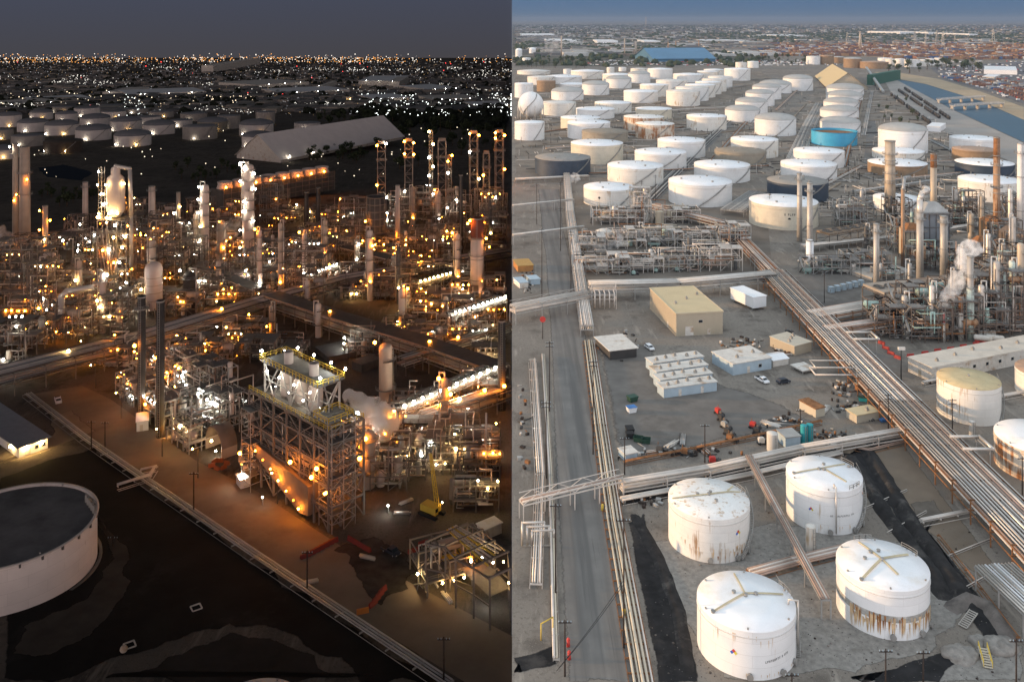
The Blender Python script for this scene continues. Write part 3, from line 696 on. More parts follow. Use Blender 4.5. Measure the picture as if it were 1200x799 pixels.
# spherical gas tank
c, r, h = tank_dims(607, 637, 118, 141); t = thing('gas_sphere', 'white spherical gas tank on legs at the left of the day tank farm', 'gas sphere', c)
MB().ball((0, 0, r * 1.12), r, 28, 18).build('sphere', mat('sphere_paint', (.78, .77, .75), .45, var=.04), t)
for i in range(10):
    a = 2 * PI * i / 10; MB().cyl((r * math.cos(a), r * math.sin(a), 0), (r * .99 * math.cos(a), r * .99 * math.sin(a), r * 1.1), .5, n=8).build('leg', m_whited, t)
b = MB(); b.tube([(r * 1.05 * math.cos(a), r * 1.05 * math.sin(a), r * .3 + r * 1.8 * i / 12) if False else ((r * 1.04) * math.cos(a) * math.cos(-.9 + 1.9 * i / 12), r * 1.04 * math.sin(a) * math.cos(-.9 + 1.9 * i / 12), r * 1.12 + r * 1.04 * math.sin(-.9 + 1.9 * i / 12)) for i, a in enumerate([S(-150) + S(110) * k / 12 for k in range(13)])], .45, 6); b.build('stair', m_rail, t)
# ---- tanks of the night side
side('night')
m_nw = mat('night_tank_paint', (.74, .68, .64), .55, var=.06, scale=.2, tiles=(8, 2.6), streak=(.5, .43, .37), amount=.25)
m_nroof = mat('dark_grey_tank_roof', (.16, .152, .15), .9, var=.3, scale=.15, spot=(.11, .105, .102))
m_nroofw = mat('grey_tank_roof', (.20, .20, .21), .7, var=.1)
m_ndark = mat('dark_brown_tank_paint', (.07, .055, .045), .8, var=.2)
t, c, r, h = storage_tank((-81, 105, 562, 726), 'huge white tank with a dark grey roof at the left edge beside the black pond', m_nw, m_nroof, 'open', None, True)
for k in range(26):
    a = 2 * PI * k / 26; MB().box((r * 1.012 * math.cos(a), r * 1.012 * math.sin(a), h - .4), (.4, .4, .8), a).build('rim_bracket', m_dsteel, t)
b = MB(); b.lathe((0, 0, 0), [(r * 1.06, 0), (r * 1.06, .35), (r * 1.02, .35)], 64); b.build('base_ring', m_dsteel, t)
b = MB()
for k in range(5): b.box((r * .7 + k * 1., r * .55 - k * 1.2, h + .6), (.5, .5, 1.8)); 
b.rail([V(r * .66, r * .62, h), V(r * .9, r * .4, h), V(r * .99, r * .15, h)], 1.3, .12, 1.5); b.build('gauge_platform', m_rail, t)
storage_tank((236, 360, 792, 930), 'pale tank roof just showing at the bottom edge of the night side', m_nw, mat('pale_blue_roof', (.42, .45, .5), .6, var=.1), 'cone', None, True)
NROWS = [
 ('front row of the night tank farm', [(135, 176, 150, 173, D_), (90, 129, 144, 166, D_), (215, 254, 145, 165, 'g'), (284, 320, 152, 175, D_), (53, 95, 162, 181, 'k'), (15, 50, 156, 173, 'g'), (-14, 20, 168, 188, D_)]),
 ('second row of the night tank farm', [(168, 204, 139, 159, D_), (54, 91, 139, 160, D_), (22, 55, 137, 156, D_), (281, 320, 138, 160, D_), (-12, 14, 150, 165, 'g'), (345, 375, 142, 155, 'w')]),
 ('third row of the night tank farm', [(-4, 24, 130, 150, D_), (130, 165, 135, 155, D_), (95, 128, 132, 148, D_), (200, 225, 139, 150, 'w'), (255, 281, 134, 152, 'g'), (232, 266, 136, 155, 'k2')]),
 ('fourth row of the night tank farm', [(36, 61, 127, 141, D_), (66, 90, 129, 144, D_), (157, 188, 135, 150, 'w'), (120, 147, 129, 141, 'w'), (300, 322, 130, 147, 'g')]),
 ('back row of the night tank farm', [(88, 116, 125, 138, 'w'), (117, 143, 122, 130, 'g'), (147, 173, 126, 134, 'g'), (62, 84, 124, 133, 'g'), (175, 203, 129, 139, 'g'), (212, 242, 131, 143, 'g')]),
]
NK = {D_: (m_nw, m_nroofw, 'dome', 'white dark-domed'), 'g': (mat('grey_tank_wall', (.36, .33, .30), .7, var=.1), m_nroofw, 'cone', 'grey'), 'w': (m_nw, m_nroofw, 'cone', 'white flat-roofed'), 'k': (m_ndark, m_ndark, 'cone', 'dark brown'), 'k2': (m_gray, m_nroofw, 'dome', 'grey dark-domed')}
for row, items in NROWS:
    items = sorted(items); seen = {}; tot = {}
    for it in items: tot[it[4]] = tot.get(it[4], 0) + 1
    for i, it in enumerate(items):
        wl, rf, kd, word = NK[it[4]]; k = seen.get(word, 0); seen[word] = k + 1
        lb = 'the only %s tank in the %s' % (word, row) if tot[it[4]] == 1 else '%s %s tank from the left in the %s' % (ORD[k], word, row)
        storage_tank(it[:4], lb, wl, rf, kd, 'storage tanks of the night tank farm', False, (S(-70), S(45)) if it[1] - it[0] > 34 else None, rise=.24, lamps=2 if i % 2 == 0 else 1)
# ---------------------------------------------------------------- plant builders
def atz(px, py, z=0.):
    """the point at height z above the ground seen at a pixel"""
    d = (H - z) / ((py - HY) / F - (SN if SIDE[0] == 'night' else 0)); return V((px - CX) * d / F, d, gz(d) + z)
def hgt(base_py, top_py):
    return (base_py - top_py) * dist(base_py) / F
def offs(pts, o, dz=0.):
    out = []
    for i, p in enumerate(pts):
        d = (pts[min(i + 1, len(pts) - 1)] - pts[max(i - 1, 0)]); d.z = 0; d.normalize()
        out.append(p + V(d.y, -d.x, 0) * o + V(0, 0, dz))
    return out
def pipe_rack(pts, label, width=4., levels=(5.,), n=6, pal=None, step=9., dia=(.14, .34), seed=1, truss=False, frame=m_steel, lamps=(), name='pipe_rack', cat='pipe rack', group=None, loops=(), deck=False):
    """pts: ground points of the centre line; pipes on every level, bents below them"""
    rnd = random.Random(seed); pal = pal or m_pipes; base = pts[0].copy(); P = [p - base for p in pts]
    t = thing(name, label, cat, base, 0, group)
    fr = MB(); top = max(levels)
    for a, b in zip(P[:-1], P[1:]):
        L = (b - a).length; k = max(1, round(L / step)); d = (b - a).normalized(); s = V(d.y, -d.x, 0).normalized() * width / 2
        for i in range(k + 1):
            c = a.lerp(b, i / k)
            for z in levels: fr.bar(c - s + V(0, 0, z - .15), c + s + V(0, 0, z - .15), .22, .3)
            if top > 1.5:
                for q in (-1, 1): fr.bar(c + s * q * .92, c + s * q * .92 + V(0, 0, top), .26)
        if top > 1.5:
            for q in (-1, 1):
                for z in levels: fr.bar(a + s * q * .97 + V(0, 0, z - .3), b + s * q * .97 + V(0, 0, z - .3), .18, .3)
                if truss:
                    for i in range(k):
                        c, e = a.lerp(b, i / k) + s * q, a.lerp(b, (i + 1) / k) + s * q
                        fr.bar(c + V(0, 0, top), (c + e) / 2 + V(0, 0, top + 1.6), .12); fr.bar((c + e) / 2 + V(0, 0, top + 1.6), e + V(0, 0, top), .12)
                    fr.bar(a + s * q + V(0, 0, top + 1.6), b + s * q + V(0, 0, top + 1.6), .14)
        else:
            for q in (-1, 1): fr.bar(a + s * q + V(0, 0, .1), b + s * q + V(0, 0, .1), .12)
    fr.build('support_frame', frame, t)
    for z in levels:
        x = -width / 2 + .25
        cnt = 0
        while cnt < n and x < width / 2 - .2:
            r = rnd.uniform(*dia); x += r
            path = offs(P, x, z + r + .02)
            m = MB()
            if cnt in loops:
                for li in (0,):
                    a, b = path[0], path[-1]; q = a.lerp(b, .52); d = (b - a).normalized(); sd = V(d.y, -d.x, 0)
                    w = width * .75 + 3
                    path = [a, q - d * 3, q - d * 3 + V(0, 0, 1.6), q - d * 3 + sd * w + V(0, 0, 1.6), q + d * 3 + sd * w + V(0, 0, 1.6), q + d * 3 + V(0, 0, 1.6), q + d * 3, b]
                m.pipe(path, r, 8)
            else: m.pipe(path, r, 7)
            m.build('pipe', rnd.choice(pal), t)
            x += r + max(.06, (width - .5) / n - 2 * r) * rnd.uniform(.6, 1.3); cnt += 1
    if deck:
        b = MB()
        for a, c in zip(P[:-1], P[1:]): b.bar(a + V(0, 0, top + 1.0), c + V(0, 0, top + 1.0), width * .96, .12)
        b.build('cover_deck', m_dsteel, t)
    for f, kind in lamps:
        i = min(int(f * (len(P) - 1)), len(P) - 2); q = P[i].lerp(P[i + 1], f * (len(P) - 1) - i); lamp(t, q + V(0, 0, top + 1.2), kind)
    return t
def chimney(label, base, h, d, m, top=None, bands=0, plats=0, lamps=(), taper=.85, name='chimney', cat='chimney', topfrac=.12, group=None, conical=0.):
    t = thing(name, label, cat, base, 0, group); r = d / 2
    z1 = h * (1 - topfrac) if top else h
    b = MB(); b.cyl((0, 0, 0), (0, 0, z1), r, r * (1 - (1 - taper) * z1 / h), 18)
    b.build('shaft', m, t)
    if top: MB().cyl((0, 0, z1), (0, 0, h), r * taper * 1.02, r * taper, 18).build('top_section', top, t)
    if conical: MB().cyl((0, 0, 0), (0, 0, h * .14), r * (1 + conical), r * 1.02, 18).build('base_cone', top or m, t)
    b = MB(); b.lathe((0, 0, h - .5), [(r * taper * 1.01, 0), (r * taper * 1.12, .1), (r * taper * 1.12, .5), (r * taper * .8, .5), (r * taper * .8, -.3)], 18); b.build('rim', m_rail, t)
    for i in range(bands):
        z = h * (i + 1) / (bands + 1); b = MB(); b.lathe((0, 0, z), [(r * 1.0, 0), (r * 1.06, .05), (r * 1.06, .35), (r * 1.0, .4)], 18); b.build('stiffener_ring', m_rail, t)
    for i in range(plats):
        z = h * (.35 + .6 * (i + 1) / (plats + 1)) if plats > 1 else h * .9
        b = MB(); R = r + 1.1
        b.lathe((0, 0, z), [(r, 0), (R, 0), (R, .15), (r, .15)], 14)
        b.rail([V(R * math.cos(a), R * math.sin(a), z + .15) for a in [2 * PI * k / 12 for k in range(13)]], 1.1, .08, 3); b.build('platform', m_rail, t)
    MB().ladder((0, -r * 1.0 - .25, .5), (0, -r * taper - .25, h), .6).build('ladder', m_rail, t)
    for f, k in lamps:
        a = 2.4 * f * 7; lamp(t, ((r + 1.2) * math.cos(a), -(r + 1.1) * abs(math.sin(a)) - .3, h * f), k)
    return t
def tower(label, base, h, d, m, plats=5, lamps=(), head=True, name='process_column', cat='column', group=None, skirt=True, pm=None, pipe_m=None):
    """distillation column: shell with domed head, ring platforms, ladders, overhead pipe"""
    t = thing(name, label, cat, base, 0, group); r = d / 2
    b = MB(); b.lathe((0, 0, 0), [(r, 0), (r, h - r * .7)] + [(r * math.cos(a), h - r * .7 + r * .7 * math.sin(a)) for a in (.4, .8, 1.2)] + [(.05, h)], 20); b.build('shell', m, t)
    pm = pm or m_rail
    for i in range(plats):
        z = h * (.18 + .8 * (i + .5) / plats); R = r + 1.2; a0 = (i % 2) * 1.1 - 2.8
        b = MB(); A = [a0 + 3.9 * k / 9 for k in range(10)]; k = len(b.v)
        for a, c in zip(A[:-1], A[1:]):
            b.poly([(r * math.cos(a), r * math.sin(a), z), (R * math.cos(a), R * math.sin(a), z), (R * math.cos(c), R * math.sin(c), z), (r * math.cos(c), r * math.sin(c), z)])
            b.poly([(r * math.cos(a), r * math.sin(a), z - .12), (r * math.cos(c), r * math.sin(c), z - .12), (R * math.cos(c), R * math.sin(c), z - .12), (R * math.cos(a), R * math.sin(a), z - .12)])
        b.rail([V(R * math.cos(a), R * math.sin(a), z) for a in A], 1.1, .09, 3); b.build('platform', pm, t)
    MB().ladder((r + .4, -.3, .3), (r + .4, -.3, h * .95), .6, V(0, 1, 0)).build('ladder', m_rail, t)
    v = int(h * 10 + base.x * 3) % 4; q = 1 if v == 1 else -1; zt = h + (.9 if v == 2 else 1.4)
    if v != 3: MB().pipe([V(0, 0, h - .2), V(0, 0, zt), V(q * (r + .5), -.4 if v else .6, zt), V(q * (r + .5), -.4 if v else .6, 1 if v < 2 else h * .45)] + ([V(q * (r + 5), 2, h * .45)] if v == 2 else []), .2 + r * .07, 8).build('overhead_pipe', pipe_m or m_insul, t)
    for f, k in lamps:
        a = -PI / 2 + 1.25 * math.sin(f * 37); lamp(t, ((r + 1.4) * math.cos(a), (r + 1.4) * math.sin(a), h * f + 1.4), k)
    return t
def drum(b, a, c, r, n=14):
    """horizontal or upright pressure vessel with dished ends"""
    a, c = Vector(a), Vector(c); d = (c - a).normalized()
    b.cyl(a, c, r, n=n, caps=False)
    for p, s in ((a, -1), (c, 1)):
        b.cyl(p, p + d * s * r * .35, r, r * .78, n, False); b.cyl(p + d * s * r * .35, p + d * s * r * .52, r * .78, r * .3, n, True)
def unit(label, base, w, d, h, seed, npipe=22, lamps=(), vessels=2, pal=None, frame_m=None, deck_m=None, rz=0., name='process_unit', cat='process unit', group=None, dense=1., vm=None, bay=6., lev=4.6, rail_m=None, roof=None, deckp=None):
    """open steel structure full of pipes and vessels"""
    if SIDE[0] == 'night': base.x = min(base.x, -w / 2 - 3.5)
    rnd = random.Random(seed); pal = pal or m_pipes; frame_m = frame_m or m_steel; vm = vm or [m_insul, m_whited, m_steel, m_pale]
    t = thing(name, label, cat, base, rz, group)
    nx, ny, nz = max(1, round(w / bay)), max(1, round(d / bay)), max(1, round(h / lev)); bx, by, bz = w / nx, d / ny, h / nz
    X = lambda i: -w / 2 + i * bx
    Hc = {(i, j): max(1, nz - int(rnd.random() ** 1.6 * nz * .8)) for i in range(nx) for j in range(ny)}
    Hc[(rnd.randrange(nx), rnd.randrange(ny))] = nz
    def hh(i, j): return max([Hc.get((i + a, j + b), 0) for a in (-1, 0) for b in (-1, 0)])
    fr = MB()
    for i in range(nx + 1):
        for j in range(ny + 1): fr.box((X(i), j * by, hh(i, j) * bz / 2), (.3, .3, hh(i, j) * bz))
    for (i, j), k in Hc.items():
        for z in range(1, k + 1):
            zz = z * bz
            for a, c in (((i, j), (i + 1, j)), ((i, j), (i, j + 1)), ((i + 1, j), (i + 1, j + 1)), ((i, j + 1), (i + 1, j + 1))):
                fr.bar((X(a[0]), a[1] * by, zz - .2), (X(c[0]), c[1] * by, zz - .2), .2, .34)
            if rnd.random() < .4:
                s = rnd.choice((0, 1)); fr.bar((X(i + s), j * by, zz - bz), (X(i + 1 - s), j * by, zz - .2), .15)
    fr.build('support_frame', frame_m, t)
    for z in range(1, nz + 1):
        b = MB(); rl = MB(); any_ = False
        for (i, j), k in Hc.items():
            if k >= z and rnd.random() < ((.55 if z < k else .85) if deckp is None else deckp):
                b.box((X(i) + bx / 2, (j + .5) * by, z * bz + .04), (bx - .1, by - .1, .09)); any_ = True
                rl.rail([V(X(i), j * by + .1, z * bz + .08), V(X(i) + bx, j * by + .1, z * bz + .08)], 1.1, .08, 2.)
                if rnd.random() < .6: rl.rail([V(X(i) + .1, j * by, z * bz + .08), V(X(i) + .1, (j + 1) * by, z * bz + .08)], 1.1, .08, 2.)
        if any_:
            b.build('deck', deck_m or m_grating, t); rl.build('handrail', rail_m or m_rail, t)
    for k in range(vessels):
        i, j = rnd.randrange(nx), rnd.randrange(ny); z = rnd.randint(0, max(0, Hc[(i, j)] - 1)) * bz
        r = rnd.uniform(.7, min(1.6, bx * .3)); m = rnd.choice(vm); b = MB(); cx, cy = X(i) + bx / 2, (j + .5) * by
        if rnd.random() < .5:
            hz = rnd.uniform(.9, 1.6) * bz; b.lathe((cx, cy, z + .2), [(r, 0), (r, hz - r * .6), (r * .8, hz - r * .2), (.1, hz)], 14); b.build('upright_vessel', m, t)
        else:
            L = bx * rnd.uniform(.7, 1.3); drum(b, (cx - L / 2, cy, z + r + .5), (cx + L / 2, cy, z + r + .5), r)
            for q in (-.3, .3): b.box((cx + L * q, cy, z + .4), (.4, r * 1.6, .8))
            b.build('horizontal_drum', m, t)
    for k in range(int(npipe * dense)):
        p = V(rnd.uniform(-w / 2, w / 2), rnd.uniform(-.6, d), rnd.choice((1, 1, 2, 3)) * bz * rnd.uniform(.3, 1.0)); r = rnd.choice((.1, .13, .16, .2, .28)); pts = [p]; ax = rnd.choice('xxyz')
        for _ in range(rnd.randint(2, 4)):
            q = pts[-1].copy()
            if ax == 'x': q.x = rnd.uniform(-w / 2, w / 2); ax = rnd.choice('yzz')
            elif ax == 'y': q.y = rnd.uniform(-.6, d); ax = rnd.choice('xz')
            else: q.z = max(.5, min(h, rnd.uniform(.3, h * .95))); ax = rnd.choice('xxy')
            if (q - pts[-1]).length > .4: pts.append(q)
        if len(pts) > 1: MB().pipe(pts, r, 6).build('pipe', rnd.choice(pal), t)
    b = MB(); z = 0
    for z in range(Hc[(0, 0)]):
        y0, y1 = (0, by) if z % 2 else (by, 0); b.bar((-w / 2 - .7, y0, z * bz), (-w / 2 - .7, y1, (z + 1) * bz), .8, .2)
    if b.v: b.build('stairway', rail_m or m_rail, t)
    if roof: MB().box((0, d / 2, h + .35), (w + .6, d + .6, .35)).build('roof', roof, t)
    for kind, cnt in lamps:      # in short rows along a deck edge, or up a stair
        left = cnt
        while left > 0:
            run = min(left, rnd.choice((1, 2, 2, 3, 4))); left -= run; r_ = rnd.choice((.15, .2, .2, .26, .26, .34, .42)); j = rnd.choice((0, 0, 0, ny)); lv = rnd.randint(1, max(1, max(hh(q, j) for q in range(nx + 1))))
            x0 = rnd.uniform(-w / 2, w / 2 * .4); up = rnd.random() < .3
            for q in range(run):
                z = (lv * bz if not up else min(h, bz * (.7 + q * .75))) + rnd.uniform(-.9, -.5)
                lamp(t, ((min(w / 2, x0 + q * 2.6) if not up else -w / 2 - 1.1), j * by - .5 if not up else rnd.uniform(0, by), z + (2.2 if rnd.random() < .3 else 0)), kind, r_)
    return t
def finfan(label, a, b, width, z, nfan, lamps=None, nl=0, m=None, frame=m_steel, group=None, name='air_cooler'):
    """bank of air coolers from a to b on tall legs"""
    base = a.copy(); L = (b - a).length; dirv = (b - a).normalized(); rz = math.atan2(dirv.y, dirv.x); tilt = (b.z - a.z)
    t = thing(name, label, 'air cooler', base, rz, group); m = m or m_fan
    fr = MB(); k = max(2, nfan // 2)
    for i in range(k + 1):
        x = L * i / k; dz = tilt * i / k
        for y in (0, width): fr.box((x, y, dz + z / 2), (.32, .32, z))
        fr.bar((x, 0, dz + z - .5), (x, width, dz + z - .5), .25); fr.bar((x, 0, dz + z * .5), (x, width, dz + z * .5), .2)
        if i < k and i % 2 == 0:
            e = tilt / k
            for y in (0, width): fr.bar((x, y, dz), (x + L / k, y, dz + e + z - .6), .16)
    for y in (0, width): fr.bar((0, y, z - .5), (L, y, z - .5 + tilt), .25); fr.bar((0, y, z * .5), (L, y, z * .5 + tilt), .2)
    fr.build('support_frame', frame, t)
    for i in range(nfan):
        x = L * (i + .5) / nfan; dz = tilt * (i + .5) / nfan; w = L / nfan
        h = MB(); h.box((x, width / 2, dz + z + .5), (w * .94, width, 1.0)); hh = h.build('cooler_bay', m, t)
        f = MB(); R = min(w, width) * .42
        f.lathe((x, width / 2, dz + z + 1.0), [(R, 0), (R, .5), (R * .93, .5), (R * .93, .06)], 16); f.cyl((x, width / 2, dz + z + 1.0), (x, width / 2, dz + z + 1.35), R * .2, n=8)
        for q in range(4):
            aa = PI / 4 + q * PI / 2; f.bar((x, width / 2, dz + z + 1.2), (x + R * .92 * math.cos(aa), width / 2 + R * .92 * math.sin(aa), dz + z + 1.2), R * .22, .05)
        f.build('fan', m_dsteel, hh)
    MB().rail([V(0, -.5, z + .1), V(L, -.5, z + .1 + tilt)], 1.1, .1, 2.5).build('handrail', m_rail, t)
    for i in range(nl):
        x = L * (i + .5) / nl; lamp(t, (x, -.3 if i % 1 == 0 else width, z + 2.2 + tilt * (i + .5) / nl), lamps, .5)
    return t
def ground_rect(pA, pB, pC):
    """near-left and near-right ground corners and a far-left one: origin, frame and size of a rectangle"""
    A, B, C = at(*pA), at(*pB), at(*pC); u = B - A; u.z = 0; L = u.length; u.normalize(); v = V(-u.y, u.x, 0); W = max(1.5, (C - A).dot(v))
    return A, math.atan2(u.y, u.x), L, W
def shed(label, pA, pB, pC, hpx, wall, roof, cat='building', name='shed', ridge=0., doors=(), windows=(), vents=0, over=.25, group=None, legs=0., axis='x', lamps=(), corr=0, trim=None):
    """building from its ground corners; hpx: wall height in pixels at the near corner"""
    A, rz, L, W = ground_rect(pA, pB, pC); h = px2m(pA[1], hpx); t = thing(name, label, cat, A, rz, group)
    z0 = legs
    b = MB(); b.box((L / 2, W / 2, z0 + (h - z0) / 2), (L, W, h - z0))
    if ridge:
        R = ridge
        if axis == 'x': b.poly([(0, 0, h), (0, W, h), (0, W / 2, h + R)][::-1]); b.poly([(L, 0, h), (L, W, h), (L, W / 2, h + R)])
        else: b.poly([(0, 0, h), (L, 0, h), (L / 2, 0, h + R)]); b.poly([(0, W, h), (L, W, h), (L / 2, W, h + R)][::-1])
    b.build('wall', wall, t)
    r = MB(); o = over
    if ridge:
        if axis == 'x':
            for y0, y1 in ((-o, W / 2), (W + o, W / 2)):
                s = -o * 2 * ridge / W; q = [(-o, y0, h + s), (L + o, y0, h + s), (L + o, y1, h + ridge), (-o, y1, h + ridge)]
                lo = [V(*p) + V(0, 0, .05) for p in q]; hi = [V(*p) + V(0, 0, .25) for p in q]; k = len(r.v); r.v += [tuple(p) for p in lo + hi]
                for f in ((3, 2, 1, 0), (4, 5, 6, 7), (0, 1, 5, 4), (1, 2, 6, 5), (2, 3, 7, 6), (3, 0, 4, 7)): r.face(tuple(k + i for i in f))
        else:
            for x0, x1 in ((-o, L / 2), (L + o, L / 2)):
                s = -o * 2 * ridge / L; q = [(x0, -o, h + s), (x1, -o, h + ridge), (x1, W + o, h + ridge), (x0, W + o, h + s)]
                lo = [V(*p) + V(0, 0, .05) for p in q]; hi = [V(*p) + V(0, 0, .25) for p in q]; k = len(r.v); r.v += [tuple(p) for p in lo + hi]
                for f in ((3, 2, 1, 0), (4, 5, 6, 7), (0, 1, 5, 4), (1, 2, 6, 5), (2, 3, 7, 6), (3, 0, 4, 7)): r.face(tuple(k + i for i in f))
    else:
        r.box((L / 2, W / 2, h + .12), (L + 2 * o, W + 2 * o, .24))
    rf = r.build('roof', roof, t)
    if trim and not ridge:
        e = MB()
        for y in (-o, W + o): e.box((L / 2, y, h + .3), (L + 2 * o, .14, .16))
        for x in (-o, L + o): e.box((x, W / 2, h + .3), (.14, W + 2 * o, .16))
        e.build('roof_edge', trim, t)
    for i in range(vents):
        x = L * (i + .6) / vents; y = W * (.35 + .3 * ((i * 7) % 3) / 2); zz = h + .24 + (ridge * .7 if ridge else 0)
        v = MB(); v.box((x, y, zz + .35), (.9, .9, .7)); v.cyl((x, y, zz + .7), (x, y, zz + 1.1), .3, n=8); v.build('roof_vent', m_rail, rf)
    for k in range(int(L / .9) if corr else 0):   # sheet ribs
        rb = rb if k else MB(); rb.box((.45 + k * .9, -.02, z0 + (h - z0) / 2), (.14, .07, h - z0 - .1))
    if corr:
        for k in range(int(W / .9)): rb.box((-.02, .45 + k * .9, z0 + (h - z0) / 2), (.07, .14, h - z0 - .1))
        rb.box((L / 2, -.16, h - .1), (L + .3, .2, .22)); rb.box((L / 2, -.02, z0 + .1), (L, .1, .2)); rb.box((-.03, W / 2, z0 + .1), (.1, W, .2)); rb.build('cladding_ribs', wall, t)
    for f, w_, h_, sd in doors:
        d = MB()
        if sd == 'front': d.box((L * f, -.03, z0 + h_ / 2 + .05), (w_, .1, h_)); d.box((L * f + w_ * .38, -.1, z0 + h_ * .5), (.12, .08, .3))
        else: d.box((-.03, W * f, z0 + h_ / 2 + .05), (.1, w_, h_))
        d.build('door', m_dirtyw if wall is not m_dirtyw else m_tan, t)
    for f, w_, h_, z_ in windows:
        fr = MB(); fr.box((L * f, -.03, z_), (w_ + .2, .08, h_ + .2)); fo = fr.build('window', m_dirtyw, t)
        MB().box((L * f, -.08, z_), (w_, .05, h_)).build('pane', m_glass, fo)
    if legs:
        for x in (.08, .92):
            for y in (.1, .9): MB().box((L * x, W * y, z0 / 2), (.25, .25, z0)).build('leg', m_steel, t)
    for x, y, z, k in lamps: lamp(t, (L * x, y, h * z), k)
    return t
def utility_pole(px, py, top, label, arms=2, lampk=None, w=.2, m=None, group='utility poles'):
    p = at(px, py); h = hgt(py, top); t = thing('utility_pole', label, 'pole', p, 0, group)
    MB().cyl((0, 0, 0), (0, 0, h), w, w * .7, 8).build('post', m or m_wood, t)
    for i in range(arms):
        z = h - .5 - i * 1.1; c = MB(); c.box((0, 0, z), (2.4, .14, .16)); ca = c.build('crossarm', m or m_wood, t)
        for x in (-1.1, -.5, .5, 1.1): MB().cyl((x, 0, z + .08), (x, 0, z + .35), .07, n=6).build('insulator', m_pblue, ca)
    if lampk: lamp(t, (.9, -.3, h), lampk, .4)
    return t
def wire(label, P, sag=1., r=.03):
    base = P[0].copy(); pts = []
    for a, b in zip(P[:-1], P[1:]): pts += [a.lerp(b, i / 10) - base - V(0, 0, sag * 4 * (i / 10) * (1 - i / 10)) for i in range(10)]
    pts.append(P[-1] - base); return tag(MB().tube(pts, r, 5).build('overhead_wire', m_black, loc=base), label, 'wire', 'overhead wires')
CARM = {}
def vehicle(label, px, py, rz, kind='car', paint=None, group='vehicles standing in the plant', z=0.):
    t = thing('pickup_truck' if kind == 'pickup' else 'parked_car', label, 'pickup' if kind == 'pickup' else 'car', at(px, py, z + .03), rz, group); paint = paint or m_carw
    L, W = (5.4, 1.95) if kind == 'pickup' else (4.6, 1.85)
    b = MB(); pr = [(-L / 2, .45), (-L / 2, .95), (-L * .42, 1.0), (L * .22, 1.02), (L * .46, .92), (L / 2, .75), (L / 2, .4)]
    def ext(b, pr, w): 
        k = len(b.v); n = len(pr); b.v += [(x, -w / 2, z) for x, z in pr] + [(x, w / 2, z) for x, z in pr]
        b.face(tuple(range(k, k + n))[::-1]); b.face(tuple(range(k + n, k + 2 * n)))
        for i in range(n): j = (i + 1) % n; b.face((k + i, k + j, k + n + j, k + n + i))
    ext(b, pr[::-1], W); b.build('body', paint, t)
    c = MB(); x0, x1 = (-.35, 1.2) if kind == 'pickup' else (-1.7, .9); ext(c, [(x0 - .12, 1.0), (x1 + .55, 1.0), (x1, 1.62), (x0 + .15, 1.65)], W * .88); cb = c.build('cabin', paint, t)
    g = MB(); ext(g, [(x0 - .05, 1.06), (x1 + .42, 1.06), (x1 + .02, 1.5), (x0 + .15, 1.52)], W * .9); g.build('side_window', m_glass, cb)
    g = MB(); g.quad((x1 + .53, -W * .4, 1.08), (x1 + .53, W * .4, 1.08), (x1 + .06, W * .38, 1.6), (x1 + .06, -W * .38, 1.6)); g.build('windscreen', m_glass, cb)
    if kind == 'pickup': MB().box((-L * .33, 0, .93), (L * .29, W * .82, .2)).build('load_bed', m_black, t)
    for x in (-L * .3, L * .31):
        for y in (-1, 1):
            w = MB(); w.cyl((x, y * W * .5, .36), (x, y * W * .38, .36), .36, n=12); wo = w.build('wheel', m_black, t); MB().cyl((x, y * W * .505, .36), (x, y * W * .49, .36), .2, n=8).build('rim', m_steel, wo)
    for y in (-1, 1): MB().box((L / 2 - .02, y * W * .36, .68), (.1, .35, .16)).build('headlight', m_dirtyw, t)
    return t
# ================================================================ the refinery by day
side('day')
G = lambda *p: [at(*q) for q in p]
def GZ(z, *p):
    out = []
    for q in p: v = atz(q[0], q[1], z); v.z = 0; out.append(v)
    return out
RG = 'pipe racks of the day refinery'
pipe_rack(G((690, 402), (703, 500), (719, 612), (757, 830)), 'low rack of pale pipes on sleepers running down the right side of the asphalt road', 4.6, (.7,), 5, [m_cream, m_pale, m_pink, m_cream], 4., (.14, .34), 3, frame=m_rust, group=RG)
pipe_rack(GZ(3, (664, 205), (668, 250), (678, 320), (688, 385)), 'raised pipe rack along the far half of the road up to the crossing', 5.2, (2.6, 4.2), 7, [m_pale, m_insul, m_cream], 8., (.16, .3), 5, group=RG)
pipe_rack(GZ(6, (905, 317), (1055, 470), (1250, 668)), 'wide diagonal pipe bridge crowded with pipes between the yard and the tan-roofed tank', 13.5, (3.6, 6.), 13, [m_insul, m_pale, m_insul, m_pink, m_insul, m_steel], 9., (.13, .36), 8, frame=m_rust, loops=(12,), group=RG)
pipe_rack(GZ(5, (765, 240), (852, 262), (905, 317)), 'bent pipe rack running from the front tank row to the diagonal bridge', 8., (3.4, 5.2), 9, None, 9., (.16, .32), 11, group=RG)
pipe_rack(GZ(6, (690, 334), (795, 332), (906, 322)), 'silver pipe rack behind the tan building', 6., (4., 6.4), 5, [m_insul, m_pale, m_insul, m_insul], 10., (.22, .62), 13, group=RG)
pipe_rack(GZ(6, (560, 366), (605, 360), (690, 343)), 'pipe bridge with a truss crossing over the road', 5., (4.6, 6.6), 4, [m_pale, m_insul], 12., (.22, .36), 15, truss=True, group=RG) if False else pipe_rack(GZ(6, (601, 361), (690, 344)), 'pipe bridge with a truss crossing over the road', 5., (4.6, 6.6), 4, [m_pale, m_insul], 12., (.22, .36), 15, truss=True, group=RG)
pipe_rack(GZ(5, (601, 276), (684, 266)), 'thin bridge of two fat pale pipes crossing the far road', 2.2, (5.,), 2, [m_pale, m_insul], 14., (.4, .5), 17, group=RG)
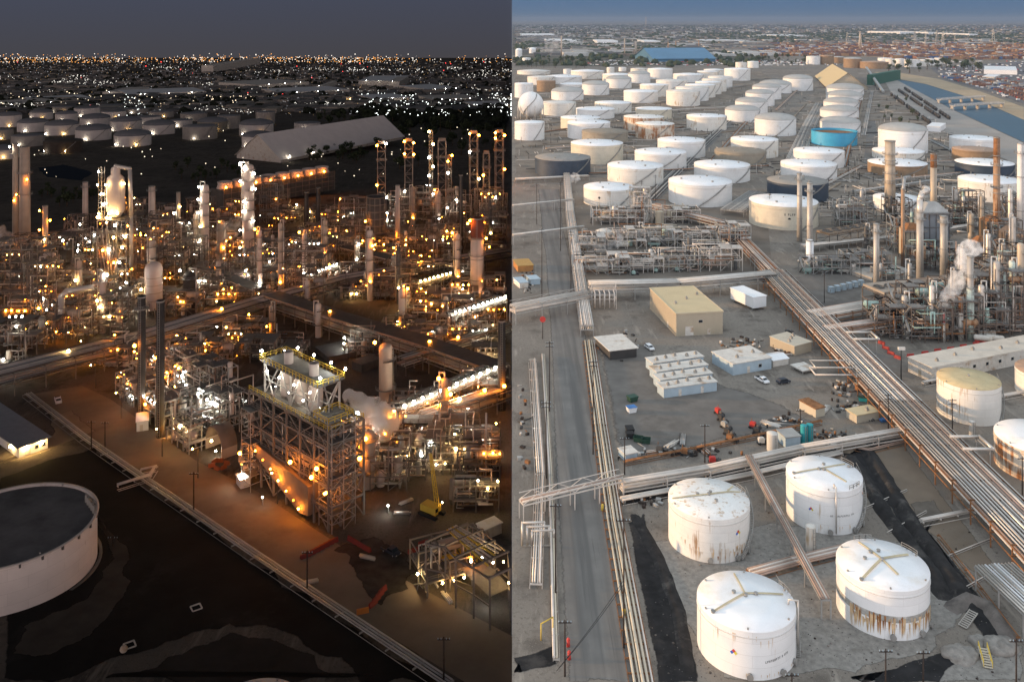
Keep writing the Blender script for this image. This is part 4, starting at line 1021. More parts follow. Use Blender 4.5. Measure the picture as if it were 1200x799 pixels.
pipe_rack(GZ(5, (601, 241), (672, 234)), 'narrow pipe bridge over the road beside the first steam puff', 2.6, (5.,), 3, [m_pale, m_insul], 14., (.25, .4), 18, group=RG)
pipe_rack(GZ(5, (604, 207), (690, 203)), 'pipe run at the foot of the dark blue tank', 4., (3.,), 5, [m_pale, m_insul], 12., (.25, .4), 19, group=RG)
pipe_rack(GZ(5, (611, 585), (728, 557)), 'rusty pink pipe bridge over the road near the pale pipe loop', 2.6, (4.4,), 3, [m_pink, m_rust, m_pale], 7., (.2, .32), 21, truss=True, frame=m_pale, group=RG)
pipe_rack(G((624, 425), (633, 560), (628, 690)), 'low pipe run along the left edge of the road, ending at a bend', 2.6, (1.2,), 4, [m_insul, m_pale], 9., (.14, .24), 23, frame=m_pale, group=RG)
pipe_rack(G((637, 418), (646, 560), (652, 775)), 'single pale kerb pipe beside the road edge', 1.2, (.6,), 2, [m_cream, m_pale], 7., (.2, .3), 25, frame=m_conc, group=RG)
pipe_rack(GZ(3, (728, 566), (830, 549), (940, 525), (1068, 503)), 'pale pipe run on posts along the tarry channel behind the white tanks', 2.4, (1.6, 3.2), 3, [m_pale, m_insul], 14., (.22, .34), 27, frame=m_pale, group=RG)
pipe_rack(G((728, 590), (792, 578), (880, 560), (985, 535)), 'low pipe run on the near lip of the tarry channel', 2., (1.,), 3, [m_insul, m_pale], 10., (.22, .34), 29, frame=m_pale, group=RG)
pipe_rack(G((732, 545), (815, 529), (900, 511), (962, 497)), 'rusty pipe along the near edge of the yard', 1., (1.,), 2, [m_rust, m_pink], 9., (.22, .32), 31, frame=m_rust, group=RG)
pipe_rack(GZ(4, (878, 534), (915, 604), (968, 702)), 'slanting pipe bridge passing between the white tanks', 2., (4.,), 4, [m_pale, m_insul, m_pink], 9., (.16, .22), 33, group=RG)
pipe_rack(G((880, 676), (930, 662), (1000, 645)), 'low bundle of pinkish pipes between the stencilled tank and the tank behind', 3.4, (.8,), 6, [m_pink, m_pale, m_pink], 6., (.18, .28), 35, frame=m_rust, group=RG)
pipe_rack(GZ(5, (1165, 662), (1255, 745)), 'short rack of white pipes at the right edge below the berm', 9., (5.,), 12, [m_insul, m_carw, m_insul], 7., (.14, .26), 37, group=RG)
pipe_rack(G((1080, 615), (1140, 603)), 'short pale pipe run beside the brown earth pad', 1.6, (1.,), 2, [m_pale], 6., (.22, .3), 39, frame=m_pale, group=RG)
pipe_rack(G((1100, 632), (1150, 695), (1193, 752)), 'rusty fence pipe along the right side of the black berm', .8, (1.1,), 1, [m_rust], 7., (.12, .14), 41, frame=m_rust, group=RG)
pipe_rack(G((1082, 452), (1102, 448), (1112, 444)), 'short pipe pair left of the tan-roofed tank', 1.6, (1.,), 2, [m_pale], 6., (.25, .3), 43, frame=m_pale, group=RG)
pipe_rack(G((1160, 470), (1215, 460)), 'pipe pair right of the tan-roofed tank', 1.6, (1.,), 3, [m_pale], 6., (.2, .25), 44, frame=m_pale, group=RG)
pipe_rack(GZ(5, (905, 366), (990, 355), (1040, 347)), 'pipe bridge joining the diagonal rack to the cooler decks', 8., (3.5, 5.5), 9, [m_pink, m_pale, m_insul], 9., (.16, .3), 45, frame=m_rust, group=RG) if False else pipe_rack(GZ(6, (952, 368), (1045, 352)), 'pipe bridge joining the diagonal rack to the cooler decks', 9., (4, 6.), 10, [m_pink, m_pale, m_insul], 9., (.16, .3), 45, frame=m_rust, group=RG)
pipe_rack(GZ(6, (968, 385), (1045, 374)), 'lower pipe bridge in front of the brown cooler decks', 5., (4, 6.), 6, [m_pink, m_pale, m_insul], 9., (.16, .3), 46, frame=m_rust, group=RG)
pipe_rack(G((900, 262), (925, 205), (948, 150), (962, 122)), 'long pipe track running away between the tank columns', 16., (.8,), 14, [m_insul, m_pale, m_steel], 14., (.25, .45), 47, group=RG)
pipe_rack(G((760, 235), (830, 165), (905, 95)), 'long pipe track beside the straight road through the tank farm', 10., (.8,), 7, [m_steel, m_dsteel, m_insul], 16., (.25, .45), 49, group=RG)
pipe_rack(GZ(4, (858, 246), (890, 224)), 'slanting manifold of pipes left of the cream lettered tank', 15., (3.4,), 14, [m_insul, m_steel], 8., (.2, .3), 51, group=RG)
pipe_rack(G((604, 160), (680, 150), (745, 160), (800, 150)), 'pipe run among the tanks right of the gas sphere', 5., (.9,), 5, [m_rust, m_dsteel, m_steel], 12., (.25, .4), 53, group=RG)
pipe_rack(G((940, 295), (1040, 285), (1190, 262)), 'pipe run at the foot of the far furnaces', 5., (3.,), 6, [m_insul, m_pale], 9., (.2, .4), 55, group=RG)
pipe_rack(G((1000, 228), (1100, 214), (1200, 220)), 'pipe run behind the furnace stacks', 5., (2.,), 5, [m_pale, m_steel], 9., (.2, .4), 57, group=RG)
pipe_rack(G((1090, 165), (1150, 195), (1200, 214)), 'curved pipe run before the channel bank', 6., (.8,), 5, [m_dsteel, m_steel], 12., (.25, .4), 59, group=RG)
for i, (a, b, w) in enumerate((((1005, 600), (1062, 575), 'top'), ((1040, 625), (1085, 600), 'middle'), ((1112, 652), (1162, 632), 'lower'), ((1130, 690), (1170, 668), 'lowest'))):
    pipe_rack(G(a, b), 'thin drain pipe lying on the brown earth pad, %s one of four' % w, .5, (.35,), 1, [m_pale], 6., (.09, .11), 60 + i, frame=m_conc, group='drain pipes on the earth pad')
pipe_rack(G((1060, 520), (1018, 530), (1002, 527)), 'pink hose pipes crossing the channel end by the brown heap', 1.6, (.6,), 2, [m_pink], 6., (.15, .2), 66, frame=m_rust, group=RG)
# expansion loops and the valve cage at the crossing
def loop_pipe(label, p, w, d, r, z, m=m_insul, rz=0.):
    t = thing('pipe_loop', label, 'pipe loop', at(*p), rz, 'tall expansion loops'); b = MB(); b.pipe([V(0, 0, z), V(w, 0, z), V(w, d, z), V(0, d, z)], r, 8); b.build('pipe', m, t)
    f = MB(); 
    for x, y in ((w * .9, 0), (w * .9, d)): f.box((x, y, z / 2), (.2, .2, z))
    f.bar((w * .9, 0, z - r - .1), (w * .9, d, z - r - .1), .2); f.build('support_frame', m_steel, t)
loop_pipe('pale square expansion loop standing out from the diagonal bridge beside the rust-stained tank', (1128, 560), 8., 7., .42, 7.6)
loop_pipe('small expansion loop at the far end of the diagonal bridge', (1000, 422), 9., 7., .4, 7.4)
b = thing('valve_platform', 'pale railed valve platform where the road rack meets the silver rack', 'platform', at(694, 362), 0)
f = MB(); 
for x in (0, 5, 10):
    for y in (0, 5): f.box((x, y, 4), (.25, .25, 8))
for z in (4, 6, 8): 
    for y in (0, 5): f.bar((0, y, z), (10, y, z), .25)
    for x in (0, 10): f.bar((x, 0, z), (x, 5, z), .25)
f.build('support_frame', m_pale, b); MB().box((5, 2.5, 6.1), (10, 5, .15)).build('deck', m_grating, b); MB().rail([V(0, 0, 8), V(10, 0, 8), V(10, 5, 8), V(0, 5, 8), V(0, 0, 8)], 1.2, .12, 1.6).build('handrail', m_pale, b)
for i in range(5): MB().pipe([V(1 + 2 * i, -1.5, 1), V(1 + 2 * i, -1.5, 7), V(1 + 2 * i, 3, 7)], .28, 8).build('pipe', m_pale, b)
wire('upper of two dark wires sagging over the road to the long pole', [at(655, 815) + V(0, 0, 5), at(731, 759) + V(0, 0, 13)], .5, .05); wire('lower of two dark wires sagging over the road to the long pole', [at(652, 815) + V(0, 0, 4.4), at(731, 759) + V(0, 0, 12.2)], .5, .05)
# the white pipe bend at the bottom left
b = thing('pipe_manifold', 'white pipe bends dropping to the ground left of the pink bridge', 'pipes', at(612, 640), 0)
for i in range(3): MB().pipe([V(i * 1.1, 0, .3), V(i * 1.1, 0, 5.4 - i * .9), V(i * 1.1 + 5, .2, 5.4 - i * .9), V(i * 1.1 + 5, .2, 2.)], .26, 8).build('pipe', m_insul, b)
m = MB(); m.bar((-.2, 0, .2), (7.5, 0, .2), .25); m.build('sleeper', m_conc, b)
# ---- yard buildings
SG = 'sheds and cabins of the day yard'
shed('tan sheet-metal building with a wide flat tan roof beside the silver rack', (792.5, 394), (847, 391), (777, 361), 26, m_tan, m_tanr, doors=((.28, 3.2, 3.4, 'front'), (.3, 1.2, 2.2, 'left'), (.7, 1.1, 2.2, 'front')), windows=((.52, 1.6, 1., 5.2),), vents=3, corr=1, trim=m_cream, group=SG)
shed('white box cabin raised on legs right of the tan building', (883, 365), (898, 362.5), (874.5, 350), 16, m_carw, m_roofw, 'cabin', 'raised_cabin', legs=1.2, group=SG)
shed('open-fronted shed with a grey roof left of the blue cabins', (715, 422), (746, 418.5), (708, 405), 11, m_dark, m_dirtyw, 'shed', 'open_shed', over=.6, group=SG)  # closed box; its dark walls stand in for the shade inside the open front
for i, w in enumerate(('first, nearest', 'second', 'third', 'fourth, farthest')):
    shed('pale blue cabin with a dirty white roof, %s of the stepped row of four' % w, (778 - 4.2 * i, 466.5 - 9.8 * i), (840 - 5.2 * i, 458 - 9.8 * i), (775.2 - 4.2 * i, 459 - 9.8 * i), 11, m_pblue, m_dirtyw, 'cabin', 'site_cabin', doors=((.3, 1, 2.1, 'front'), (.72, 1, 2.1, 'front')), vents=5, group=SG)
shed('pale blue building with a dirty white roof beside the white pickup', (859, 440), (904, 432), (847, 423), 13, m_pblue, m_dirtyw, doors=((.4, 1.1, 2.2, 'front'),), windows=((.7, 1.2, 1., 1.8),), vents=2, group=SG)
shed('small tan cabin beside the foot of the diagonal bridge', (931, 417), (951, 411.5), (915, 402), 11, m_tan, m_cream, 'cabin', 'site_cabin', vents=3, group=SG)
shed('long white shed with roof vents behind the tan-roofed tank', (1092, 448), (1240, 418), (1081, 432), 17, m_dirtyw, mat('weathered_shed_roof', (.56, .50, .42), .8, var=.12, scale=.3), vents=6, corr=1, windows=tuple((.12 + .1 * k, 1.2, 1., 2.6) for k in range(6)), doors=((.05, 1.2, 2.2, 'front'), (.5, 1.2, 2.2, 'left')), group=SG)
shed('tan crate container with red gear on top, near the diagonal bridge', (956, 489.5), (966.5, 487), (949, 476), 10, m_cream, m_rust, 'container', 'cargo_container', group=SG)
shed('long tan container beside the blue tarp at the bridge foot', (1004, 496), (1031, 491), (1001, 487), 9, m_cream, m_tanr, 'container', 'cargo_container', vents=1, group=SG)
shed('pale blue box left of the teal tanks', (921, 525), (938, 523), (918, 515), 12, m_pblue, m_steel, 'container', 'cargo_container', group=SG)
shed('blue and white cabin left of the pipe crates at the yard edge', (733, 541), (747, 538), (732, 532), 8, m_pblue, m_dirtyw, 'cabin', 'site_cabin', group=SG)
shed('yellow-orange slatted crate at the far left of the road', (607, 319), (625, 318), (607, 311), 7, mat('dull_orange_crate', (.36, .17, .05), .7, var=.2), mat('yellow_crate', (.42, .25, .07), .7, var=.2, scale=1), 'crate', 'large_crate')
shed('pale blue tank cabin left of the road behind the red sign', (622, 334), (633, 333), (622, 329), 6, m_pblue, m_pblue, 'cabin', 'site_cabin', group=SG)
shed('blue and white pump house at the left edge of the road', (609, 338), (619, 337), (609, 331), 6, m_dirtyw, m_pblue, 'cabin', 'pump_house', group=SG)
vehicle('white van parked beside the open-fronted shed', 761, 409, S(-70), 'car', m_carw)
vehicle('white pickup with red gear in its bed beside the pale blue building', 893, 447, S(-65), 'pickup', m_carw)
vehicle('small dark buggy alone on the yard below the white canopy', 918, 449, S(20), 'car', m_card)
vehicle('white pickup among the furnaces behind the steam plume', 1117, 303, S(-60), 'pickup', m_carw)
def skip(label, px, py, w, d, h, rz, m, lid=None, name='waste_skip', cat='skip', group='waste skips on the yard'):
    t = thing(name, label, cat, at(px, py), rz, group)
    b = MB(); k = len(b.v); f = .82
    for z, s in ((.12, f), (h, 1)): b.v += [(x * w * s / 2, y * d * s / 2, z) for x, y in ((-1, -1), (1, -1), (1, 1), (-1, 1))]
    for i in range(4): j = (i + 1) % 4; b.face((k + i, k + j, k + 4 + j, k + 4 + i))
    b.face((k + 3, k + 2, k + 1, k)); 
    if lid: b.face((k + 4, k + 5, k + 6, k + 7))
    b.build('tub', m, t)
    if lid: MB().box((0, 0, h + .06), (w * 1.04, d * 1.04, .12)).build('lid', lid, t)
    r = MB(); 
    for x in (-1, 1): r.bar((x * w / 2, -d / 2, h - .1), (x * w / 2, d / 2, h - .1), .12)
    for y in (-1, 1): r.bar((-w / 2, y * d / 2, h - .1), (w / 2, y * d / 2, h - .1), .12)
    r.build('rim', m, t); return t
skip('dark green skip above the white box with a dark lid', 741, 470, 3.0, 2.4, 1.6, S(25), m_green, m_green)
skip('white box with a dark blue lid standing alone on the yard', 740, 483, 2.8, 2.2, 1.7, S(20), m_carw, m_cblue)
skip('black skip topmost of the cluster by the yard edge', 738, 507, 2.2, 3., 1.5, S(5), m_black, m_black)
skip('black skip in the middle of the cluster by the yard edge', 738, 513, 2.2, 1.8, 1.5, S(5), m_black, m_black)
skip('dark green open skip right of the black skips', 748, 517, 2.6, 2., 1.4, S(-20), m_green)
skip('dark green open skip rightmost of the cluster by the yard edge', 757, 519, 2.6, 2., 1.4, S(-10), m_green)
skip('blue tarp bundle beside the long tan container', 1035, 494, 2.2, 1.2, .8, S(20), m_cblue, m_cblue, 'tarp_bundle', 'bundle', None)
skip('green bin and boxes under the diagonal bridge', 1011, 470, 2.6, 1.6, 1.2, S(-20), m_teal, m_green)
skip('red and tan crate beside the bridge foot', 1007, 458, 2.4, 2., 2.4, S(10), m_rust, m_tan, 'wooden_crate', 'crate', None)
shed('white canopy over supplies left of the small tan cabin', (906, 430), (924, 427), (904, 421), 7, m_dirtyw, m_carw, 'canopy', 'canopy_tent', ridge=.8)
shed('pale flat trailer beside the pipe stacks below the small tan cabin', (941, 439), (956, 436), (936, 430), 4, m_steel, m_dirtyw, 'trailer', 'flat_trailer', legs=.7)
def small_tank(label, px, py, d, h, m, name='small_tank', cat='tank', group=None, roof=None):
    t = thing(name, label, cat, at(px, py), 0, group); r = d / 2
    b = MB(); b.lathe((0, 0, 0), [(r, 0), (r, h)], 20); b.build('shell', m, t); b = MB(); b.lathe((0, 0, h), [(r * 1.03, 0), (r * 1.03, .1), (r * .5, r * .25), (.05, r * .33)], 20); b.build('roof', roof or m, t)
    MB().ladder((r * .4, -r * .95 - .15, .2), (r * .4, -r * .95 - .15, h), .5).build('ladder', m_rail, t); return t
small_tank('small white silo at the yard edge left of the pale blue box', 905, 527, 3., 4.6, m_whited); small_tank('left one of the two teal tanks by the yard edge', 942, 519, 1.9, 5., m_teal, group='pair of teal tanks'); small_tank('right one of the two teal tanks by the yard edge', 949, 518, 1.9, 5., m_teal, group='pair of teal tanks')
small_tank('small domed white tank behind the steam in the process units', 708, 282, 9.5, 5., m_whited); small_tank('tan upright drum among the process pipes', 773, 263, 5., 7.5, m_tan); small_tank('pale green squat tank among the process pipes', 781, 278, 5., 4., m_seagreen)
small_tank('green sphere-topped vessel under the steam plume', 1098, 392, 5., 9., m_tan); small_tank('pale upright vessel beside the yard cabins', 1062, 396, 2., 5., m_whited)
small_tank('small white drum standing before the tan-roofed tank', 1139, 510, 1.6, 4., m_whited)
small_tank('white upright pot before the tank behind the rust-banded one', 950, 645, 2.2, 5.5, m_whited)
def bundle(label, px, py, n, L, rz, m, seed, r=.16):
    rnd = random.Random(seed); t = thing('pipe_bundle', label, 'pipe stack', at(px, py), rz, 'stacks of pipe lengths'); 
    for i in range(n):
        y = (i % max(2, n // 2)) * r * 2.3; z = r + (i // max(2, n // 2)) * r * 2
        MB().cyl((rnd.uniform(-.4, .2), y, z), (L + rnd.uniform(-.4, .4), y, z), r, n=8).build('pipe', rnd.choice(m), t)
for i, a in enumerate(((758, 533, 'stack of pipe lengths below the black skips'), (783, 526, 'stack of rusty pipe lengths left of the dark reels'), (802, 523, 'short dark pipe lengths at the yard edge'), (832, 533, 'pipe lengths beside the rusty yard pipe'), (915, 500, 'pale bundles of wrapped goods left of the teal tanks'), (930, 497, 'wrapped goods just left of the teal tanks'), (925, 415, 'pipe lengths behind the white canopy'), (968, 476, 'pipes beside the crate container'), (1012, 482, 'pipe lengths in front of the green bin'), (700, 408, 'pipe lengths beside the open-fronted shed'), (965, 520, 'pipe lengths behind the rusty yard pipe'), (1050, 500, 'pipe lengths beneath the diagonal bridge'))):
    bundle(a[2], a[0], a[1], 8 + i % 5, 4.5 + (i % 3), S(15 + 31 * i), [[m_rust, m_pink, m_pale], [m_dirtyw, m_insul], [m_dark, m_steel]][i % 3], i)
def skid(label, px, py, rz, body, seed, group='engine skids parked on the yard'):
    t = thing('engine_skid', label, 'machine', at(px, py), rz, group); rnd = random.Random(seed)
    MB().box((0, 0, .35), (3.6, 1.6, .3)).build('base_frame', m_dark, t); b = MB(); b.box((-.7, 0, 1.1), (1.7, 1.2, 1.2)); b.box((-.7, 0, 1.8), (1.2, .9, .2)); b.build('housing', body, t)
    b = MB(); b.cyl((.3, 0, 1.), (1.6, 0, 1.), .45, n=10); b.cyl((.9, 0, 1.), (.9, 0, 1.7), .18, n=8); b.build('motor', m_dsteel, t)
    for x in (-1.3, 1.3):
        for y in (-.85, .85): MB().cyl((x, y - .1, .35), (x, y + .1, .35), .35, n=10).build('wheel', m_black, t)
    MB().cyl((-1.2, .4, 1.7), (-1.2, .4, 2.6), .09, n=6).build('exhaust_pipe', m_rust, t)
SK = [(843, 486, 'red', m_red, 'topmost in the slanting line of machines'), (847, 494, 'dark', m_dark, 'second in the slanting line of machines'), (851, 502, 'grey', m_steel, 'third in the slanting line of machines'), (855, 510, 'dark', m_dark, 'fourth in the slanting line of machines'), (858, 517, 'brown', m_rust, 'lowest in the slanting line of machines'), (885, 502, 'red', m_red, 'right of the slanting line of machines'), (889, 509, 'dark', m_dark, 'just below the lone red engine skid'), (776, 530, 'dark', m_dsteel, 'at the yard edge right of the pipe stack'), (805, 533, 'brown', m_rust, 'by the rusty yard pipe left of the pole'), (838, 543, 'red', m_red, 'behind the pale channel pipe run'), (895, 520, 'white', m_dirtyw, 'left of the small white silo'), (925, 392, 'dark', m_dsteel, 'behind the small tan cabin')]
for i, a in enumerate(SK): skid('%s engine skid %s' % (a[2], a[4]), a[0], a[1], S(-68 + 7 * i), a[3], i)
# red barrier boxes round the furnace road
def barrier(label, px, py, rz, m=m_red, group='red barriers round the furnace road', L=2.6):
    t = tag(MB().build('road_barrier', m, loc=at(px, py)), label, 'barrier', group); t.rotation_euler.z = rz
    me = MB(); k = 0
    for x in (-L / 2, L / 2): me.v += [(x, -.45, 0), (x, .45, 0), (x, .3, .3), (x, .16, 1.05), (x, -.16, 1.05), (x, -.3, .3)]
    for i in range(6): j = (i + 1) % 6; me.face((i, j, 6 + j, 6 + i))
    me.face((5, 4, 3, 2, 1, 0)); me.face((6, 7, 8, 9, 10, 11)); old = t.data; t.data = me.mesh('road_barrier', m); bpy.data.meshes.remove(old); return t
for i, (x, y) in enumerate(((1033, 403), (1038, 409), (1044, 415), (1052, 420), (1067, 418), (1084, 415), (1099, 412), (1114, 410), (1129, 407), (1144, 404), (1158, 401))):
    barrier('%s red barrier from the left in the curved line before the furnaces' % ORD[i].capitalize(), x, y, S(12 if i > 3 else -55))
# tanker trailers behind the barriers
for px, lb in ((1152, 'left tank trailer with a red frame behind the barriers'), (1166, 'right tank trailer with a red frame behind the barriers')):
    t = thing('tank_trailer', lb, 'trailer', at(px, 402), S(-20), 'tank trailers'); b = MB(); drum(b, (-2.6, 0, 1.9), (2.6, 0, 1.9), 1.1); b.build('tank', m_whited, t); MB().box((0, 0, .75), (5.6, 1.9, .25)).build('frame', m_red, t)
    for x in (-1.8, 1.2, 1.9):
        for y in (-.8, .8): MB().cyl((x, y - .12, .42), (x, y + .12, .42), .42, n=10).build('wheel', m_black, t)
# yellow steps over the bottom right berm, fire monitors, hydrants
t = thing('access_steps', 'yellow-railed wooden steps over the tarry spill at the bottom right', 'steps', at(1158, 783), S(75)); b = MB()
for i in range(8): b.box((i * .55, 0, .25 + .12 * i), (.35, 1.5, .08))
for y in (-.75, .75): b.bar((0, y, .2), (4.2, y, 1.15), .12, .25)
b.build('treads', m_cream, t); [MB().rail([V(0, y, .3), V(4.2, y, 1.2)], 1., .1, 1.1).build('handrail', m_yel, t) for y in (-.75, .75)]
t = thing('access_steps', 'grey duckboard steps over the berm beside the rust-banded tank', 'steps', at(1128, 735), S(40)); b = MB()
for i in range(9): b.box((i * .6, 0, .3 + .1 * i), (.3, 1.6, .08))
for y in (-.8, .8): b.bar((0, y, .2), (5, y, 1.1), .12, .25)
b.build('treads', m_conc, t)
for i, (px, py, lb) in enumerate(((666, 757, 'upper red and yellow hydrant beside the road pole'), (667, 772, 'lower orange and yellow hydrant beside the road pole'), (731, 722, 'yellow hydrant beside the low pipe rack'), (706, 598, 'yellow hydrant beside the road near the pink bridge'), (763, 437, 'yellow post at the left end of the cabins'), (770, 450, 'yellow post at the corner of the nearest cabin'))):
    t = thing('fire_hydrant', lb, 'hydrant', at(px, py), 0, 'hydrants and posts'); MB().cyl((0, 0, 0), (0, 0, 1.3), .35, .3, 8).build('post', m_yel if i > 1 else m_red, t); MB().ball((0, 0, 1.3), .36, 8, 5).build('cap', m_red if i < 2 else m_yel, t)
t = thing('guard_frame', 'yellow pipe guard frame on the concrete left of the road', 'guard rail', at(634, 750), 0); b = MB(); b.pipe([V(0, 0, 0), V(0, 0, 3.2), V(2.4, 2, 3.2), V(2.4, 2, 0)], .12); b.build('rail', m_yel, t)
t = thing('road_sign', 'round red sign on a dark post left of the road', 'sign', at(636, 397)); MB().cyl((0, 0, 0), (0, 0, 7), .14, n=8).build('post', m_wood, t); MB().cyl((0, -.15, 7.3), (0, .0, 7.3), 1.1, n=16).build('sign_plate', m_red, t)
# ---- process units behind the silver rack
UG = 'process units of the day refinery'
DP = [m_insul, m_pale, m_pink, m_pale, m_steel, m_rust, m_cream]
U = [(706, 322, 26, 12, 8, 1, 'by the road rack, front row'), (748, 320, 24, 10, 7, 3, 'second in the front row, before the white domed tank'), (790, 319, 25, 10, 8, 3, 'with green pumps, third in the front row'), (838, 318, 26, 12, 11, 3, 'with dark vessels, right end of the front row'),
     (694, 296, 14, 12, 8, 1, 'beside the second steam puff'), (735, 292, 20, 14, 9, 3, 'just right of the small domed white tank'), (778, 290, 24, 14, 8, 2, 'in front of the pale green squat tank'), (822, 290, 28, 14, 8, 2, 'in the middle row below the pipe track'), (862, 294, 16, 12, 13, 3, 'tallest, left of the diagonal bridge'),
     (725, 264, 30, 16, 9, 2, 'in the back row under the front tanks'), (752, 262, 12, 10, 20, 3, 'slim and tall, in the back row left of the tan drum'), (795, 262, 26, 14, 8, 2, 'in the back row right of the tan drum')]
for i, (px, py, w, d, h, v, lb) in enumerate(U):
    unit('low pipe-filled process unit ' + lb, at(px, py), w, d, h, 100 + i, 30, (), v + 1, DP, m_pale if i % 2 else m_steel, m_pale, vm=[m_insul, m_whited, m_seagreen, m_dsteel, m_tan], group=UG, bay=5., deckp=.3, dense=1.3)
for i, (px, py, lb) in enumerate(((744, 322, 'left'), (770, 319, 'second'), (795, 318, 'third'), (823, 306, 'right'))):
    skid('green pump skid before the silver rack, %s of four' % lb, px, py, S(10), m_seagreen, 40 + i, 'green pumps of the process unit')
# ---- furnaces and stacks at the right
CG = 'stacks of the day refinery'
m_stack = mat('tan_stack_steel', (.46, .38, .29), .55, .2, var=.1, streak=(.36, .24, .14), amount=.3)
m_stackg = mat('grey_stack_steel', (.44, .41, .37), .5, .3, var=.1, streak=(.34, .28, .22), amount=.3)
m_stackr = mat('rusted_stack_steel', (.40, .25, .15), .8, .1, var=.2, streak=(.20, .085, .03), amount=.7)
m_palegr = mat('pale_green_stack', (.50, .58, .52), .6, var=.08)
def ch(label, px, yb, yt, wpx, m, **k):
    return chimney(label, at(px, yb), hgt(yb, yt), px2m(yb, wpx), m, group=CG, **k)
ch('left of the twin tan stacks before the cream lettered tank', 937, 283, 203, 6.4, m_stackg, plats=1, bands=2); ch('right of the twin stacks, tan above with a white lower half', 949, 316, 214, 7.2, m_stackg, plats=1, bands=1)
chimney('white lower sleeve standing at the foot of the right twin stack', at(949, 318), hgt(318, 281), px2m(318, 8.6), m_roofw, name='stack_sleeve', taper=1., group=CG)
ch('thick tan stack ringed with platforms behind the brown coolers', 1043, 258, 165, 12.5, m_stack, plats=4, bands=3, taper=.9)
ch('pale stack with a rusty top beyond the duct', 1094, 262, 180, 8, m_stack, top=m_rust, topfrac=.2, plats=1); ch('thin orange-brown stack left of the bent duct', 1058, 313, 221, 4.2, m_stackr, taper=.95)
ch('slim tan stack nearest the yard', 1027, 350, 262, 7, m_stackg, plats=1, taper=.92); ch('grey stack below the bent white duct', 1078, 336, 248, 8.4, m_stackg, taper=.9, plats=1)
ch('tall grey stack right of the bent duct', 1106, 331, 253, 8.6, m_stackg, plats=1, bands=1, taper=.95); ch('rusty red-brown stack on a flared base, second from the right edge', 1168, 292, 161, 8.2, m_stackr, top=m_rust, topfrac=.18, bands=5, plats=2, conical=1.2)
ch('tall white stack at the right edge', 1196, 287, 168, 8.6, mat('white_stack_paint', (.74, .70, .66), .55, var=.06), taper=.8, bands=2, plats=1)
ch('grey stack with a pale green foot in the front units', 1137, 397, 300, 7.4, m_stackg, plats=2, taper=.95); chimney('pale green sleeve at the foot of the grey front stack', at(1137, 398), hgt(398, 337), px2m(398, 8.2), m_palegr, name='stack_sleeve', taper=1., group=CG)
ch('short white stack with a rusty top under the steam plume', 1126, 399, 347, 6.2, m_whited, top=m_rust, topfrac=.35); ch('pale green pole stack at the right end of the front units', 1178, 388, 320, 4.6, m_palegr, taper=1.)
ch('red-topped slim vent under the steam plume', 1106, 401, 366, 2.6, m_whited, top=m_red, topfrac=.35)
# bent duct
t = thing('bent_duct', 'white bent duct arching from the grey stack to the furnace', 'duct', at(1078, 336), 0); H1 = hgt(336, 252); k = px2m(336, 1)
MB().pipe([V(0, 0, H1 - 2), V(0, 0, H1 + 7), V(1.2, .5, H1 + 9.5), V(4, 1, H1 + 11), V(13 * k, 6, H1 + 11)], 1.3, 12).build('duct_pipe', m_insul, t)
t = thing('overhead_duct', 'grey duct spanning from the orange-brown stack to the furnace top', 'duct', at(1058, 313), 0); H1 = hgt(313, 222)
MB().pipe([V(0, 0, H1 - .5), V(1.5, 2, H1 + 3), V(6, 12, H1 + 3.4), V(21, 40, H1 - 1)], .8, 10).build('duct_pipe', m_steel, t)
def furnace(label, px, yb, w, d, h, m, rm, seed, px_lamps=()):
    t = thing('furnace', label, 'furnace', at(px, yb), 0, 'furnaces of the day refinery'); b = MB(); b.box((0, d / 2, h * .5), (w, d, h * .76)); b.build('firebox', m, t)
    b = MB(); k = len(b.v); z0, z1 = h * .88, h * 1.05
    b.v += [(-w / 2, 0, z0), (w / 2, 0, z0), (w / 2, d, z0), (-w / 2, d, z0), (-w * .2, d * .3, z1), (w * .2, d * .3, z1), (w * .2, d * .7, z1), (-w * .2, d * .7, z1)]
    for f in ((0, 1, 5, 4), (1, 2, 6, 5), (2, 3, 7, 6), (3, 0, 4, 7), (4, 5, 6, 7)): b.face(tuple(k + i for i in f))
    b.build('hood', rm, t); fr = MB()
    for i in range(5):
        x = -w / 2 + w * i / 4
        fr.box((x, -.12, h * .44), (.28, .24, h * .88))
    for z in (.12, .35, .6, .86): fr.box((0, -.25, h * z), (w + .8, .2, .3))
    for x in (-w / 2 - .2, w / 2 + .2):
        for y in (0, d / 2, d): fr.box((x, y, h * .44), (.26, .26, h * .88))
    fr.build('buckstays', m_dsteel, t)
    for z in (.35, .86):
        MB().box((0, -.9, h * z), (w + 2, 1.2, .12)).build('platform', m_grating, t); MB().rail([V(-w / 2 - 1, -1.45, h * z), V(w / 2 + 1, -1.45, h * z)], 1.1, .09, 1.8).build('handrail', m_rail, t)
    return t
furnace('blue-grey furnace box under the overhead duct', 1097, 303, 13, 10, 26, mat('blue_grey_casing', (.20, .22, .24), .7, var=.12, streak=(.25, .17, .1), amount=.4), m_steel, 1); furnace('rusty orange furnace box left of the flared stack', 1153, 314, 6, 6, 14, m_stackr, m_rust, 2)
furnace('brown furnace under the rusty flared stack', 1170, 290, 11, 9, 15, m_brown, m_rust, 3); furnace('tan furnace under the bent duct', 1072, 306, 9, 8, 17, m_tan, m_rust, 4)
